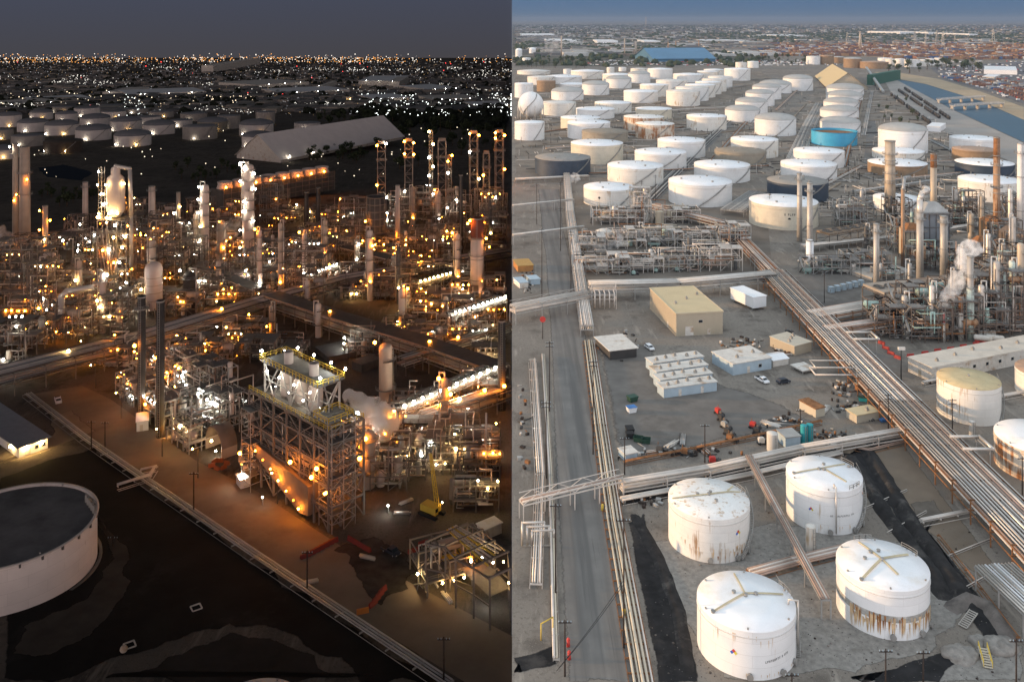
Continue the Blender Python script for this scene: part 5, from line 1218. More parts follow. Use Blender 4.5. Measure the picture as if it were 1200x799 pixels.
for px_, py_, w_, h_, lb_, mm_ in ((1056, 386, 9, 11, 'dark brown equipment house under the left cooler deck', m_weath), (1090, 388, 8, 10, 'brown equipment house left of the steam plume', m_brown), (1122, 386, 9, 12, 'dark brown equipment house right of the steam plume', m_weath), (1152, 384, 9, 13, 'dark equipment house behind the tank trailers', m_dsteel), (1184, 380, 10, 15, 'dark brown equipment house at the right end of the front units', m_weath), (1145, 318, 8, 12, 'brown equipment house behind the steam plume top', m_brown), (1190, 312, 9, 18, 'dark equipment house left of the white stack foot', m_weath)): furnace(lb_, px_, py_, w_, 7, h_, mm_, m_weath, 9)
finfan('long brown air cooler bank behind the twin stacks', at(972, 292), at(1045, 280), 9, 7, 7, m=m_brown, frame=m_dsteel, group='air coolers of the day refinery')
finfan('grey air cooler bank above the exchangers', at(990, 262), at(1024, 258), 9, 10, 4, m=m_fan, frame=m_steel, group='air coolers of the day refinery')
m_cdeck = mat('brown_cooler_deck', (.25, .18, .13), .8, var=.2, scale=.4)
finfan('left brown cooler deck on tall legs over the front units', at(1036, 372), at(1088, 366), 13, 9, 4, m=mat('grey_brown_cooler', (.33, .28, .23), .8, var=.15), frame=m_weath, group='air coolers of the day refinery'); finfan('middle brown cooler deck on tall legs behind the steam plume', at(1090, 368), at(1140, 361), 13, 9.5, 5, m=m_cdeck, frame=m_weath, group='air coolers of the day refinery')
finfan('right brown cooler deck on tall legs beside the pale green stack', at(1142, 362), at(1192, 355), 13, 10.5, 5, m=m_cdeck, frame=m_weath, group='air coolers of the day refinery')
for i, (px, py, w, d, h, v, np_, lb) in enumerate(((975, 322, 26, 9, 7, 6, 20, 'of grey exchangers before the brown coolers'), (1018, 317, 22, 9, 8, 6, 20, 'of grey exchangers right of the twin stacks'), (1044, 330, 12, 8, 5, 2, 12, 'low, with pale blue boxes beside the slim stack'), (1000, 268, 16, 12, 16, 2, 20, 'tall and open, left of the thick ringed stack'), (1062, 296, 12, 10, 18, 1, 18, 'white-framed, left of the tan furnace'),
     (1050, 398, 14, 14, 12, 3, 26, 'under the left cooler deck'), (1092, 402, 15, 14, 13, 3, 30, 'under the steam plume'), (1125, 401, 14, 12, 15, 3, 30, 'behind the red barriers below the deck'), (1160, 397, 15, 12, 16, 3, 30, 'behind the tank trailers'), (1193, 393, 13, 12, 24, 3, 34, 'tallest, at the right edge of the front row'), (1145, 340, 14, 10, 15, 2, 22, 'behind the right cooler deck'), (1190, 330, 14, 10, 22, 2, 26, 'rising beside the white stack'), (1130, 268, 22, 12, 14, 2, 22, 'behind the blue-grey furnace'), (1195, 258, 16, 12, 14, 2, 18, 'beside the white tank at the right edge'), (1165, 312, 10, 8, 12, 1, 16, 'under the rusty flared stack'), (1070, 388, 14, 10, 17, 2, 34, 'second in the front row, taller than its neighbours'), (1108, 386, 14, 10, 18, 2, 34, 'directly behind the steam plume foot'), (1144, 384, 13, 10, 20, 2, 34, 'third tall one in the front row'), (1176, 378, 14, 10, 22, 2, 34, 'fourth tall one in the front row'), (1200, 365, 12, 10, 26, 2, 34, 'cut by the right edge, above the front row'), (1085, 318, 14, 10, 10, 2, 24, 'low, between the grey stacks'), (1125, 322, 14, 10, 11, 2, 24, 'low, right of the tall grey stack'), (1182, 300, 14, 10, 18, 2, 26, 'between the flared and white stacks'), (1140, 255, 14, 10, 16, 2, 20, 'in the back, right of the pale rusty-topped stack'), (1055, 262, 14, 10, 14, 2, 20, 'in the back, right of the thick ringed stack'))):
    unit('open steel process unit ' + lb, at(px, py), w, d, h, 200 + i, np_, (), v, [m_steel, m_pale, m_weath, m_pink, m_weath, m_rust, m_seagreen], m_weath if i > 4 else m_steel, vm=[m_insul, m_dsteel, m_seagreen, m_whited, m_stackr], group=UG, bay=4.5, dense=2., deckp=.4)
for i, (px, py, h, d, m, lb) in enumerate(((1060, 392, 15, 2.2, m_stackg, 'short grey column under the left cooler deck'), (1150, 392, 19, 2.4, m_insul, 'silver column behind the tank trailers'), (1186, 385, 26, 2.2, m_palegr, 'pale green column at the right end of the units'), (1110, 300, 22, 2.4, m_stackg, 'grey column right of the blue-grey furnace'), (1138, 290, 18, 3, m_stack, 'tan column left of the rusty furnace'), (1015, 292, 12, 2.2, m_dsteel, 'dark column between the coolers'), (1092, 396, 20, 2., m_insul, 'slim silver column left of the steam plume'), (1118, 390, 24, 1.8, m_pale, 'slim pale column right of the steam plume'), (1168, 388, 27, 2.4, m_stackg, 'tall grey column behind the tank trailers'), (1196, 380, 32, 2.6, m_stack, 'tall tan column at the right edge'), (1158, 330, 22, 2.2, m_insul, 'silver column behind the right cooler deck'), (1176, 350, 24, 2., m_steel, 'steel column above the right cooler deck'), (1187, 345, 34, 2.4, m_stackg, 'tallest grey column left of the right edge'), (1128, 345, 20, 2., m_pale, 'pale column between the cooler decks'), (1066, 352, 16, 1.8, m_steel, 'short steel column on the left cooler deck'), (1150, 275, 22, 2.6, m_stack, 'tan column beside the flared stack'), (1184, 270, 24, 2.6, m_insul, 'silver column between the flared and white stacks'), (1120, 262, 20, 2.4, m_stackg, 'grey column behind the blue-grey furnace'), (1010, 258, 18, 2.4, m_steel, 'steel column left of the thick ringed stack'))):
    tower(lb, at(px, py), h, d, m, 4, group='columns of the day refinery')
# cylinder bottles by the slim stack
for i in range(6):
    t = thing('chemical_tote', '%s pale blue tote from the left beside the slim tan stack' % ORD[i].capitalize(), 'tote', at(974 + i * 7, 343 - i * 1.6), S(12), 'pale blue totes'); MB().box((0, 0, 1.4), (2.1, 2.1, 2.4)).build('tank', m_pblue, t); b = MB()
    for x in (-1.1, 1.1):
        for y in (-1.1, 1.1): b.box((x, y, 1.3), (.12, .12, 2.6))
    for z in (.2, 2.6):
        for s in (-1.1, 1.1): b.bar((-1.1, s, z), (1.1, s, z), .12); b.bar((s, -1.1, z), (s, 1.1, z), .12)
    b.build('cage', m_steel, t)
shed('low pale concrete roof behind the slim stack', (1022, 330), (1072, 322), (1015, 318), 4, m_conc, m_conc, 'building', 'low_building')
# scrap and stores lying about the yard edge, nobody could count them
b = MB(); rq = random.Random(77)
for cx, cy, sx, sy, n in ((920, 494, 22, 6, 34), (800, 531, 55, 5, 50), (1000, 478, 30, 10, 30), (912, 412, 14, 14, 30), (960, 510, 40, 6, 45), (735, 400, 18, 16, 16), (620, 330, 14, 20, 24), (612, 500, 8, 60, 20), (760, 590, 30, 6, 16), (1120, 450, 40, 14, 40), (990, 455, 20, 14, 40), (870, 405, 20, 12, 40)):
    for _ in range(n):
        p = at(rq.gauss(cx, sx * .5), rq.gauss(cy, sy * .5)); 
        if p.x < .8: continue
        b.cur = rq.choices(range(8), (7, 4, 3, 1.4, .05, .05, 6, .7))[0]; k = rq.random(); a = rq.uniform(0, 3)
        if k < .5: b.box(p + V(0, 0, .35), (rq.uniform(.4, 1.6), rq.uniform(.4, 1.2), rq.uniform(.3, .9)), a)
        elif k < .75: L = rq.uniform(1, 4); b.cyl(p + V(0, 0, .2), p + V(L * math.cos(a), L * math.sin(a), .2), .12, n=6)
        else: b.cyl(p, p + V(0, 0, rq.uniform(.5, 1.1)), rq.uniform(.25, .5), n=8)
tag(b.build('yard_scrap', [m_dark, m_steel, m_rust, m_pale, m_teal, m_cblue, m_wood, m_dirtyw]), 'loose scrap, pallets and stores strewn along the yard edges', 'scrap', kind='stuff')
# stones and clods on the pads
b = MB(); rq = random.Random(78)
for _ in range(1500):
    px = rq.uniform(735, 1195); py = rq.uniform(585, 799); p = at(px, py); r = rq.uniform(.05, .15) if rq.random() < .95 else rq.uniform(.2, .35); k = len(b.v); b.ball(p + V(0, 0, r * .3), r, 5, 3, (1, rq.uniform(.6, 1), .6)); b.cur = rq.randrange(3)
tag(b.build('gravel_stones', [mat('grey_stone', (.2, .18, .16), .9, var=.2), m_wood, mat('dark_stone', (.10, .09, .08), .9, var=.2)]), 'stones and clods scattered over the tank pads', 'stones', kind='stuff')
# ---- poles
PL = [(629, 263, 215, 'beside the far left edge of the road'), (657, 261, 213, 'by the road below the first steam puff'), (657, 294, 243, 'right of the far road, before the crossing'), (669, 346, 271, 'right of the road at the truss bridge'), (635, 349, 268, 'left of the road at the truss bridge'), (644, 482, 400, 'left of the road beside the kerb pipe'), (695, 532, 422, 'right of the road beside the low rack'), (731, 759, 607, 'right of the road beside the tarry spill'), (662, 792, 726, 'with long wires at the bottom of the road'), (732, 556, 512, 'at the yard corner by the pink bridge'), (826, 542, 497, 'behind the rust-specked tank'), (938, 518, 479, 'between the pale blue box and teal tanks'), (1041, 503, 461, 'in front of the diagonal bridge'), (1116, 512, 467, 'before the tan-roofed tank'), (1198, 580, 535, 'at the right edge beside the diagonal bridge'), (1038, 812, 760, 'at the bottom edge, right of the stencilled tank'), (1082, 806, 762, 'at the bottom edge below the rust-banded tank'), (928, 822, 788, 'at the bottom edge beside the stencilled tank'), (1191, 815, 748, 'at the bottom right corner'), (1009, 330, 295, 'beside the pale blue totes'), (966, 355, 318, 'left of the slim tan stack'), (902, 262, 228, 'left of the cream lettered tank'), (752, 246, 212, 'between the two front white tanks'), (768, 236, 205, 'beside the second front white tank'), (640, 560, 470, 'left of the road above the pink bridge'), (651, 700, 590, 'left of the road below the pink bridge')]
for px, py, top, lb in PL: utility_pole(px, py, top, 'dark wooden pole ' + lb, 1 if top > 470 else 2, w=.17)
wire('pair of sagging wires from the bottom road pole across the road', [at(662, 792) + V(0, 0, hgt(792, 728)), at(720, 690) + V(0, 0, 12)], .4, .05) if False else None
t = thing('floodlight_mast', 'black mast with a white floodlight head beside the long white shed', 'mast', at(1056, 452)); h = hgt(452, 408); MB().cyl((0, 0, 0), (0, 0, h), .22, .15, 8).build('post', m_black, t); MB().box((0, -.3, h), (2.2, .7, .9)).build('lamp_head', m_dirtyw, t)
# ---- far: sheds, canal bridges, train, containers, tanks
shed('big tan pitched shed behind the domed tank column', (970, 104.5), (1017, 105.4), (964, 91), 2.5, m_tan, m_rooft, 'shed', 'storage_shed', ridge=24, axis='y', over=2)
shed('huge blue pitched shed before the rail yard', (766, 73), (838, 72.6), (770, 69), 4, mat('blue_sheet_wall', (.07, .17, .27), .7, var=.15), mat('blue_sheet_roof', (.085, .20, .32), .6, var=.1, scale=.02), 'shed', 'storage_shed', ridge=26, over=3)
shed('green conveyor house right of the tan shed', (1016, 100), (1023, 100.3), (1014, 92), 12, mat('dark_green_sheet', (.03, .10, .07), .7, var=.1), mat('dark_green_sheet', (.03, .10, .07)), 'building', 'conveyor_house')
t = thing('conveyor', 'pale conveyor gallery sloping down beside the canal from the tan shed', 'conveyor', at(1035, 110)); b = MB(); q = at(1015, 92) - at(1035, 110); b.bar((0, 0, 3), q + V(0, 0, 22), 4, 3); b.build('gallery', m_steel, t)
f = MB()
for i in range(1, 5): p = q * (i / 5); f.box(p + V(0, 0, (3 + 19 * i / 5) / 2), (2, 2, 3 + 19 * i / 5 - 1))
f.bar((0, 0, .3), q + V(0, 0, .3), 1., .4); f.build('support_frame', m_dsteel, t)
def bridge(label, a, b, w):
    A, B = at(*a), at(*b); t = thing('canal_bridge', label, 'bridge', A, 0, 'bridges over the channel'); q = B - A; MB().bar((0, 0, 5.5), q + V(0, 0, 5.5), w, 1.).build('deck', m_conc, t); s = V(q.y, -q.x, 0).normalized() * w / 2
    for o in (-1, 1): MB().rail([s * o + V(0, 0, 6), q + s * o + V(0, 0, 6)], 1.6, .3, 12).build('handrail', m_pale, t)
    for i in range(5): p = q * (i / 4); MB().box(p + V(0, 0, 2.5), (1.6, w * .8, 5)).build('pier', m_conc, t)
bridge('upper pale bridge over the blue channel', (1100, 122), (1152, 118), 7); bridge('lower pale bridge over the blue channel', (1116, 129.5), (1174, 126), 8)
# tank wagons by the channel
k = 0
rc = None
for line, (a, b) in enumerate((((1051, 106), (1105, 142)), ((1060, 105), (1113, 141)), ((1044, 112), (1090, 146)))):
    A, B = at(*a), at(*b); L = (B - A).length; n = int(L / 21); rz = math.atan2(B.y - A.y, B.x - A.x)
    for i in range(n):
        if (i * 5 + line) % 7 == 0: continue
        p = A.lerp(B, (i + .5) / n); lb = '%s dark tank wagon from the far end of the %s train' % (ORD[min(i, 19)].capitalize(), ('nearest', 'middle', 'channel-side')[line] if False else ('middle', 'channel-side', 'yard-side')[line])
        if rc is None:
            rc = thing('tank_wagon', lb, 'wagon', p, rz, 'tank wagons by the channel'); c = MB(); drum(c, (-6.5, 0, 2.9), (6.5, 0, 2.9), 1.7, 12); c.cyl((0, 0, 4.4), (0, 0, 5.2), .8, n=8); c.build('tank', m_dark, rc); MB().box((0, 0, 1.1), (16, 2.2, .4)).build('frame', m_dsteel, rc)
            for x in (-5.5, 5.5): MB().box((x, 0, .5), (3.2, 2.2, .9)).build('bogie', m_black, rc)
            ch_ = tree_of(rc)
        else:
            o = copy_tree(rc, ch_, lb); o.location = p; o.rotation_euler.z = rz
shed('white warehouse beyond the channel at the right', (1153, 87), (1192, 88), (1150, 82), 5, m_carw, m_roofw, 'warehouse', 'warehouse'); shed('small white office right of the wagons', (1086, 154), (1102, 155), (1083, 149), 6, m_carw, m_roofw, 'building', 'office_building')
shed('low white shed beside the channel warehouse', (1151, 92), (1166, 92.5), (1150, 89), 2, m_dirtyw, m_roofw, 'warehouse', 'warehouse')
# ================================================================ the refinery at night
side('night')
def GN(z, *p): return [atz(q[0], q[1], z) - V(0, 0, z) for q in p]
RN = 'pipe racks of the night refinery'
NP = [m_insul, m_steel, m_dsteel, m_pink, m_pale]
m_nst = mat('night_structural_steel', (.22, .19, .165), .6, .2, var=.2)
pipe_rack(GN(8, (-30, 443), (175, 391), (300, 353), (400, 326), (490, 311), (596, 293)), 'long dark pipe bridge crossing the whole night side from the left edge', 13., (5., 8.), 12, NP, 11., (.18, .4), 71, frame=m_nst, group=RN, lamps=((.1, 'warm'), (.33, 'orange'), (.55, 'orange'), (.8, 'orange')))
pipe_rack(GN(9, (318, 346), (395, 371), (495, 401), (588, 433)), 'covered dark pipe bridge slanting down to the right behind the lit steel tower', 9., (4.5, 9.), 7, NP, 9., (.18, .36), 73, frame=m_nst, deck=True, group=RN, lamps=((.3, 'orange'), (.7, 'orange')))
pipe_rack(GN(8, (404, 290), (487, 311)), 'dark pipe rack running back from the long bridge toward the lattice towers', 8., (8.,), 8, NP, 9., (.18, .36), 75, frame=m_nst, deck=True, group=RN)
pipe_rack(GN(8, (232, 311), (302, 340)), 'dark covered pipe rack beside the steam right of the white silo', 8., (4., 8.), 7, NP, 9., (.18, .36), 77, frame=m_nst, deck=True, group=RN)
pipe_rack([at(*p) for p in ((32, 464), (100, 517), (150, 552), (300, 655), (525, 806))], 'low pair of pipes on sleepers along the dark edge of the night road', 3.2, (.8,), 4, [m_pale, m_insul, m_steel], 8., (.16, .3), 79, frame=m_conc, group=RN)
pipe_rack(GN(6, (470, 420), (596, 380)), 'pipe rack between the two rows of white lamps', 6., (3.5, 6.), 6, NP, 8., (.16, .3), 81, frame=m_nst, group=RN, lamps=((.5, 'orange'),))
pipe_rack(GN(7, (440, 505), (596, 452)), 'pipe rack below the lower row of white lamps', 6., (4., 7.), 6, NP, 8., (.16, .3), 83, frame=m_nst, group=RN, lamps=((.2, 'orange'), (.45, 'orange'), (.6, 'warm'), (.8, 'orange')))
pipe_rack([at(*p) for p in ((165, 556), (183, 552), (176, 563), (138, 575))], 'pale pipe stub reaching from the low pipes over the black pond', 1., (1.4,), 2, [m_pale], 5., (.2, .26), 85, frame=m_pale, group=RN)
# ---- stacks and columns
NG = 'stacks of the night refinery'
def nch(label, px, yb, yt, wpx, m, **k): return chimney(label, at(px, yb), hgt(yb, yt), px2m(yb, wpx), m, group=NG, **k)
m_nstk = mat('tan_night_stack', (.46, .38, .31), .6, .1, var=.1, streak=(.34, .26, .2), amount=.3); m_nwhite = mat('pale_night_vessel', (.62, .54, .49), .6, .1, var=.08, streak=(.46, .38, .32), amount=.3)
nch('slim tall stack at the left edge', 18, 288, 168, 7, m_nstk, lamps=((.45, 'orange'), (.97, 'white')), plats=1); nch('thick tall tan stack near the left edge', 29, 296, 172, 13, m_nstk, plats=2, lamps=((.55, 'orange'), (.7, 'orange')))
nch('short stack strung with orange lamps right of the thick stack', 53, 310, 241, 7, m_nstk, lamps=((.3, 'orange'), (.45, 'warm'), (.6, 'orange'), (.75, 'orange'), (.92, 'orange'))); nch('pale stack left of the glowing coker drum', 100, 275, 213, 7, m_nwhite, plats=1, lamps=((.2, 'white'),))
nch('pale stack midway between the coker drum and the lit columns', 178, 275, 218, 8.5, m_nwhite, plats=1); nch('slim stack with white lamps right of the pale stack', 209, 280, 225, 5.5, m_nstk, lamps=((.35, 'white'), (.55, 'white'), (.7, 'warm')))
nch('left one of two black stacks rising from the lit exchanger block', 166, 492, 347, 9.5, m_dark, taper=.95, lamps=((.62, 'orange'),), plats=1); nch('right one of two black stacks rising from the lit exchanger block', 188, 512, 352, 9.5, m_dark, taper=.95)
nch('white pole stack lit orange in the middle distance', 466, 295, 217, 6, m_nwhite, lamps=((.1, 'orange'), (.25, 'orange'))); nch('thick white stack with a dark red top near the day boundary', 559, 352, 255, 16, m_nwhite, top=mat('dark_red_stack_top', (.16, .045, .03), .7, var=.15), topfrac=.25, taper=.92, plats=2, bands=3, lamps=((.75, 'orange'), (.93, 'orange'), (.98, 'orange')))
nch('dark stack left one of a pair before the long cooling tower', 359, 280, 225, 5.5, m_dark); nch('dark stack right one of a pair before the long cooling tower', 373, 275, 220, 5.5, m_dark)
nch('dark column at the day boundary beside the lower lamp row', 588, 480, 375, 10, m_dark, lamps=((.3, 'orange'),)); nch('dark slim column beside the tan striped column', 540, 300, 205, 5, m_dark)
tower('pale column wrapped in platforms and white lamps beside the steam', at(291, 306), hgt(306, 192), px2m(306, 13), m_nwhite, 8, [(.12, 'warm'), (.3, 'white'), (.4, 'white'), (.5, 'white'), (.6, 'white'), (.72, 'white'), (.8, 'white'), (.88, 'white'), (.94, 'white'), (.97, 'white'), (.99, 'white')], group='columns of the night refinery')
for px, yb, yt, w, m, np_, lm, lb in ((452, 487, 402, 16, m_nstk, 2, [(.02, 'orange'), (.97, 'orange'), (.06, 'white')], 'tan column with vertical pipes rising beside the steam cloud'), (521, 517, 442, 9, m_nstk, 4, [(.1, 'orange'), (.3, 'orange'), (.7, 'orange'), (.95, 'orange')], 'orange-lit column in front of the lower lamp row'), (471, 388, 336, 8, m_nwhite, 2, [(.1, 'orange'), (.9, 'orange')], 'slim pale column behind the covered bridge'), (240, 318, 216, 9, m_nwhite, 6, [(.3, 'white'), (.5, 'warm'), (.65, 'white'), (.8, 'white'), (.95, 'white')], 'column with an arched overhead pipe right of the silo'),  # the tan column's low white lamp is added to brighten the steam
   (360, 362, 328, 6, m_nwhite, 2, [], 'short pale column at the bend of the long bridge'), (373, 395, 355, 7, m_nwhite, 2, [], 'pale column behind the covered bridge near its left end'), (318, 388, 357, 6, m_nstk, 2, [(.1, 'orange')], 'short column left of the covered bridge'), (430, 345, 318, 8, m_nwhite, 2, [], 'stubby pale column above the covered bridge'), (120, 390, 318, 7, m_nwhite, 3, [(.5, 'warm'), (.9, 'white')], 'pale column below the coker drum'), (93, 368, 305, 6, m_nstk, 3, [(.6, 'warm')], 'left column below the coker drum'), (222, 368, 318, 14, m_dark, 3, [(.97, 'white')], 'dark thick column right of the white silo'), (258, 312, 262, 6, m_nstk, 3, [(.4, 'orange')], 'slim column left of the wrapped white column')):
    tower(lb, at(px, yb), hgt(yb, yt), px2m(yb, w), m, np_, lm, group='columns of the night refinery')
# white silo
t = thing('silo', 'pinkish white silo with a domed top beside the two black stacks', 'silo', at(180, 370)); r = px2m(370, 10); h = hgt(370, 307); b = MB(); b.lathe((0, 0, h * .12), [(r * .6, 0), (r, h * .08), (r, h * .76), (r * .85, h * .83), (r * .4, h * .88), (.1, h * .885)], 28); b.build('shell', m_nwhite, t)
for i in range(6): a = PI / 3 * i; MB().cyl((r * .8 * math.cos(a), r * .8 * math.sin(a), 0), (r * .8 * math.cos(a), r * .8 * math.sin(a), h * .2), .3, n=8).build('leg', m_nst, t)
for i in range(4): b = MB(); b.lathe((0, 0, h * (.3 + .14 * i)), [(r, 0), (r * 1.02, .05), (r * 1.02, .4), (r, .45)], 28); b.build('stiffener_ring', m_nstk, t)
lamp(t, (-r - 1.5, -1, h * .5), 'warm'); lamp(t, (-r - .5, -1.5, h * .12), 'white', .7)
# ---- coker: the glowing drum on its frame
t = thing('coker_tower', 'tall glowing coker tower with a pale drum in a lamp-lit steel frame', 'tower', at(131, 347)); kx = px2m(347, 1); W = 34 * kx; h = hgt(347, 195)
f = MB()
for x in (-.5, -.17, .17, .5):
    for y in (0, .5, 1): f.box((x * W, y * W * .8, h * .29), (.45, .45, h * .58))
for z in [h * .58 * k / 6 for k in range(1, 7)]:
    for y in (0, .5, 1): f.bar((-.5 * W, y * W * .8, z), (.5 * W, y * W * .8, z), .3, .5)
    for x in (-.5, -.17, .17, .5): f.bar((x * W, 0, z), (x * W, W * .8, z), .3, .5)
    f.bar((-.5 * W, 0, z - h * .097), (-.17 * W, 0, z), .2); f.bar((.5 * W, 0, z - h * .097), (.17 * W, 0, z), .2)
f.build('support_frame', m_nst, t)
rd = px2m(347, 10.5); b = MB(); b.lathe((0, W * .3, h * .60), [(rd * .55, 0), (rd, h * .05), (rd, h * .26), (rd * .9, h * .30), (rd * .5, h * .325), (rd * .5, h * .37), (rd * .3, h * .385)], 28); b.build('coke_drum', m_nwhite, t)
b = MB(); b.lathe((0, W * .3, h * .585), [(rd * .9, 0), (rd * 1.7, .1), (rd * 1.7, .6), (rd * .9, .6)], 20); b.rail([V(rd * 1.7 * math.cos(a), W * .3 + rd * 1.7 * math.sin(a), h * .585 + .6) for a in [2 * PI * k / 14 for k in range(15)]], 1.2, .12, 2); b.build('platform', m_nst, t)
for i, x in enumerate((-.46, -.34)):
    g = MB(); 
    for k in range(12): z = h * (.58 + .4 * k / 12); g.bar((x * W, 0, z), (x * W, 3, z), .2)
    for y in (0, 3): g.bar((x * W, y, h * .58), (x * W, y, h * .99), .25)
    g.build('ladder_tower', m_nst, t)
MB().pipe([V(0, W * .3, h * .96), V(0, W * .3, h * .99), V(rd * 1.6, W * .3, h * .97), V(rd * 1.75, W * .3, h * .6), V(rd * 1.75, W * .3, h * .2)], 1., 12).build('overhead_pipe', m_insul, t)
rnd = random.Random(3)
for z in range(1, 7):
    b = MB(); b.box((0, W * .4, h * .58 * z / 6 + .1), (W * .98, W * .78, .12)); b.build('deck', m_grating, t); r_ = MB(); r_.rail([V(-W / 2, -.1, h * .58 * z / 6), V(W / 2, -.1, h * .58 * z / 6)], 1.2, .12, 2); r_.build('handrail', m_nst, t)
    for k in range(3): lamp(t, (rnd.uniform(-.5, .5) * W, -.8, h * .58 * z / 6 - rnd.uniform(.5, 2)), rnd.choice(['warm', 'warm', 'white', 'orange']), rnd.choice((.4, .6)))
for k in range(16):
    a = -PI * rnd.random(); z = rnd.choice((.61, .64, .7, .78, .86, .92, .96)); lamp(t, (-W * .42 + rnd.uniform(-1, 1) if k % 3 == 0 else rd * 1.25 * math.cos(a), W * .3 + rd * 1.4 * math.sin(a), h * z), 'warm' if k % 4 else 'white', .5)
for k in range(14): MB().pipe([V(rnd.uniform(-.5, .5) * W, rnd.uniform(-1, 3), 1), V(0, 0, 0)][:1] + [V(rnd.uniform(-.5, .5) * W, rnd.uniform(-1, 2), h * rnd.uniform(.3, .58)) for _ in (0,)], .25).build('pipe', rnd.choice(NP), t)
# ---- lattice towers in the back
def lattice(label, px, yb, yt, wpx, lamps, cabin=True, group='lattice towers of the night refinery'):
    t = thing('lattice_tower', label, 'tower', at(px, yb), S(10), group); h = hgt(yb, yt); w = px2m(yb, wpx) / 2; f = MB(); n = max(4, int(h / (w * 2)))
    for x in (-1, 1):
        for y in (-1, 1): f.box((x * w, y * w, h / 2), (.4, .4, h))
    for k in range(1, n + 1):
        z = h * k / n; zb = h * (k - 1) / n
        for s in (-1, 1): f.bar((-w, s * w, z), (w, s * w, z), .28); f.bar((s * w, -w, z), (s * w, w, z), .28)
        s = 1 if k % 2 else -1; f.bar((-s * w, -w, zb), (s * w, -w, z), .22); f.bar((w, -s * w, zb), (w, s * w, z), .22)
    f.build('lattice', m_nst, t)
    if cabin:
        MB().box((0, 0, h * .8), (w * 2.8, w * 2.8, .4)).build('platform', m_grating, t); MB().rail([V(-w * 1.4, -w * 1.4, h * .8), V(w * 1.4, -w * 1.4, h * .8)], 1.4, .15, 2).build('handrail', m_nst, t); MB().box((0, 0, h + 1.), (w * 1.7, w * 1.7, 2.)).build('winch_house', m_nst, t)
    for k, (f_, kd) in enumerate(lamps): lamp(t, (w * (1.2 if k % 2 else -1.2), -w * 1.25, h * f_), kd, .8)
    return t
for a in ((447, 264, 168, 9, [(.98, 'orange'), (1.0, 'white'), (.5, 'orange'), (.35, 'white')], 'lattice tower with a pair of lamps on top, leftmost of the row'), (479, 262, 165, 9, [(1., 'orange'), (.98, 'orange'), (.85, 'orange'), (.84, 'orange'), (.4, 'white')], 'lattice tower with four orange lamps, second of the row'), (505, 258, 153, 4, [(.99, 'warm'), (.85, 'warm'), (.7, 'white'), (.6, 'warm'), (.5, 'white'), (.3, 'white')], 'slim lattice mast strung with lamps, third of the row'), (518, 262, 165, 9, [(.3, 'orange'), (.2, 'white')], 'unlit lattice tower right of the slim mast'), (555, 262, 156, 9, [(1., 'orange'), (.98, 'orange'), (.8, 'white'), (.5, 'warm')], 'lattice tower with a wide platform and orange top lamps near the white stack'), (585, 262, 155, 9, [(1., 'orange'), (.97, 'orange'), (.94, 'orange'), (.6, 'orange'), (.3, 'white')], 'lattice tower nearest the day boundary'), (527, 250, 182, 4, [(.9, 'orange'), (1., 'orange'), (.7, 'white')], 'short lattice mast right of the unlit tower'), (570, 262, 180, 7, [(.7, 'orange')], 'short lattice tower between the two platform towers')):
    lattice(a[5], a[0], a[1], a[2], a[3], a[4], a[3] > 5)
t = thing('cooling_drum', 'dark round lattice cooler standing behind the orange lit yard', 'cooling drum', at(441, 296)); r = px2m(296, 11); h = hgt(296, 231); b = MB(); b.lathe((0, 0, 0), [(r, 0), (r * .92, h * .5), (r, h), (r * .9, h), (r * .85, h * .5)], 24); b.build('shell', m_dsteel, t); f = MB()
for z in range(9): f.lathe((0, 0, h * z / 8), [(r * 1.03, 0), (r * 1.08, .1), (r * 1.08, .5), (r * 1.03, .5)], 24)
for k in range(12): a = PI / 6 * k; f.bar((r * 1.06 * math.cos(a), r * 1.06 * math.sin(a), 0), (r * 1.06 * math.cos(a), r * 1.06 * math.sin(a), h), .3)
f.build('hoops', m_nst, t); lamp(t, (r, -r, 3), 'orange', .7); lamp(t, (-r, -r, h * .6), 'orange', .6)
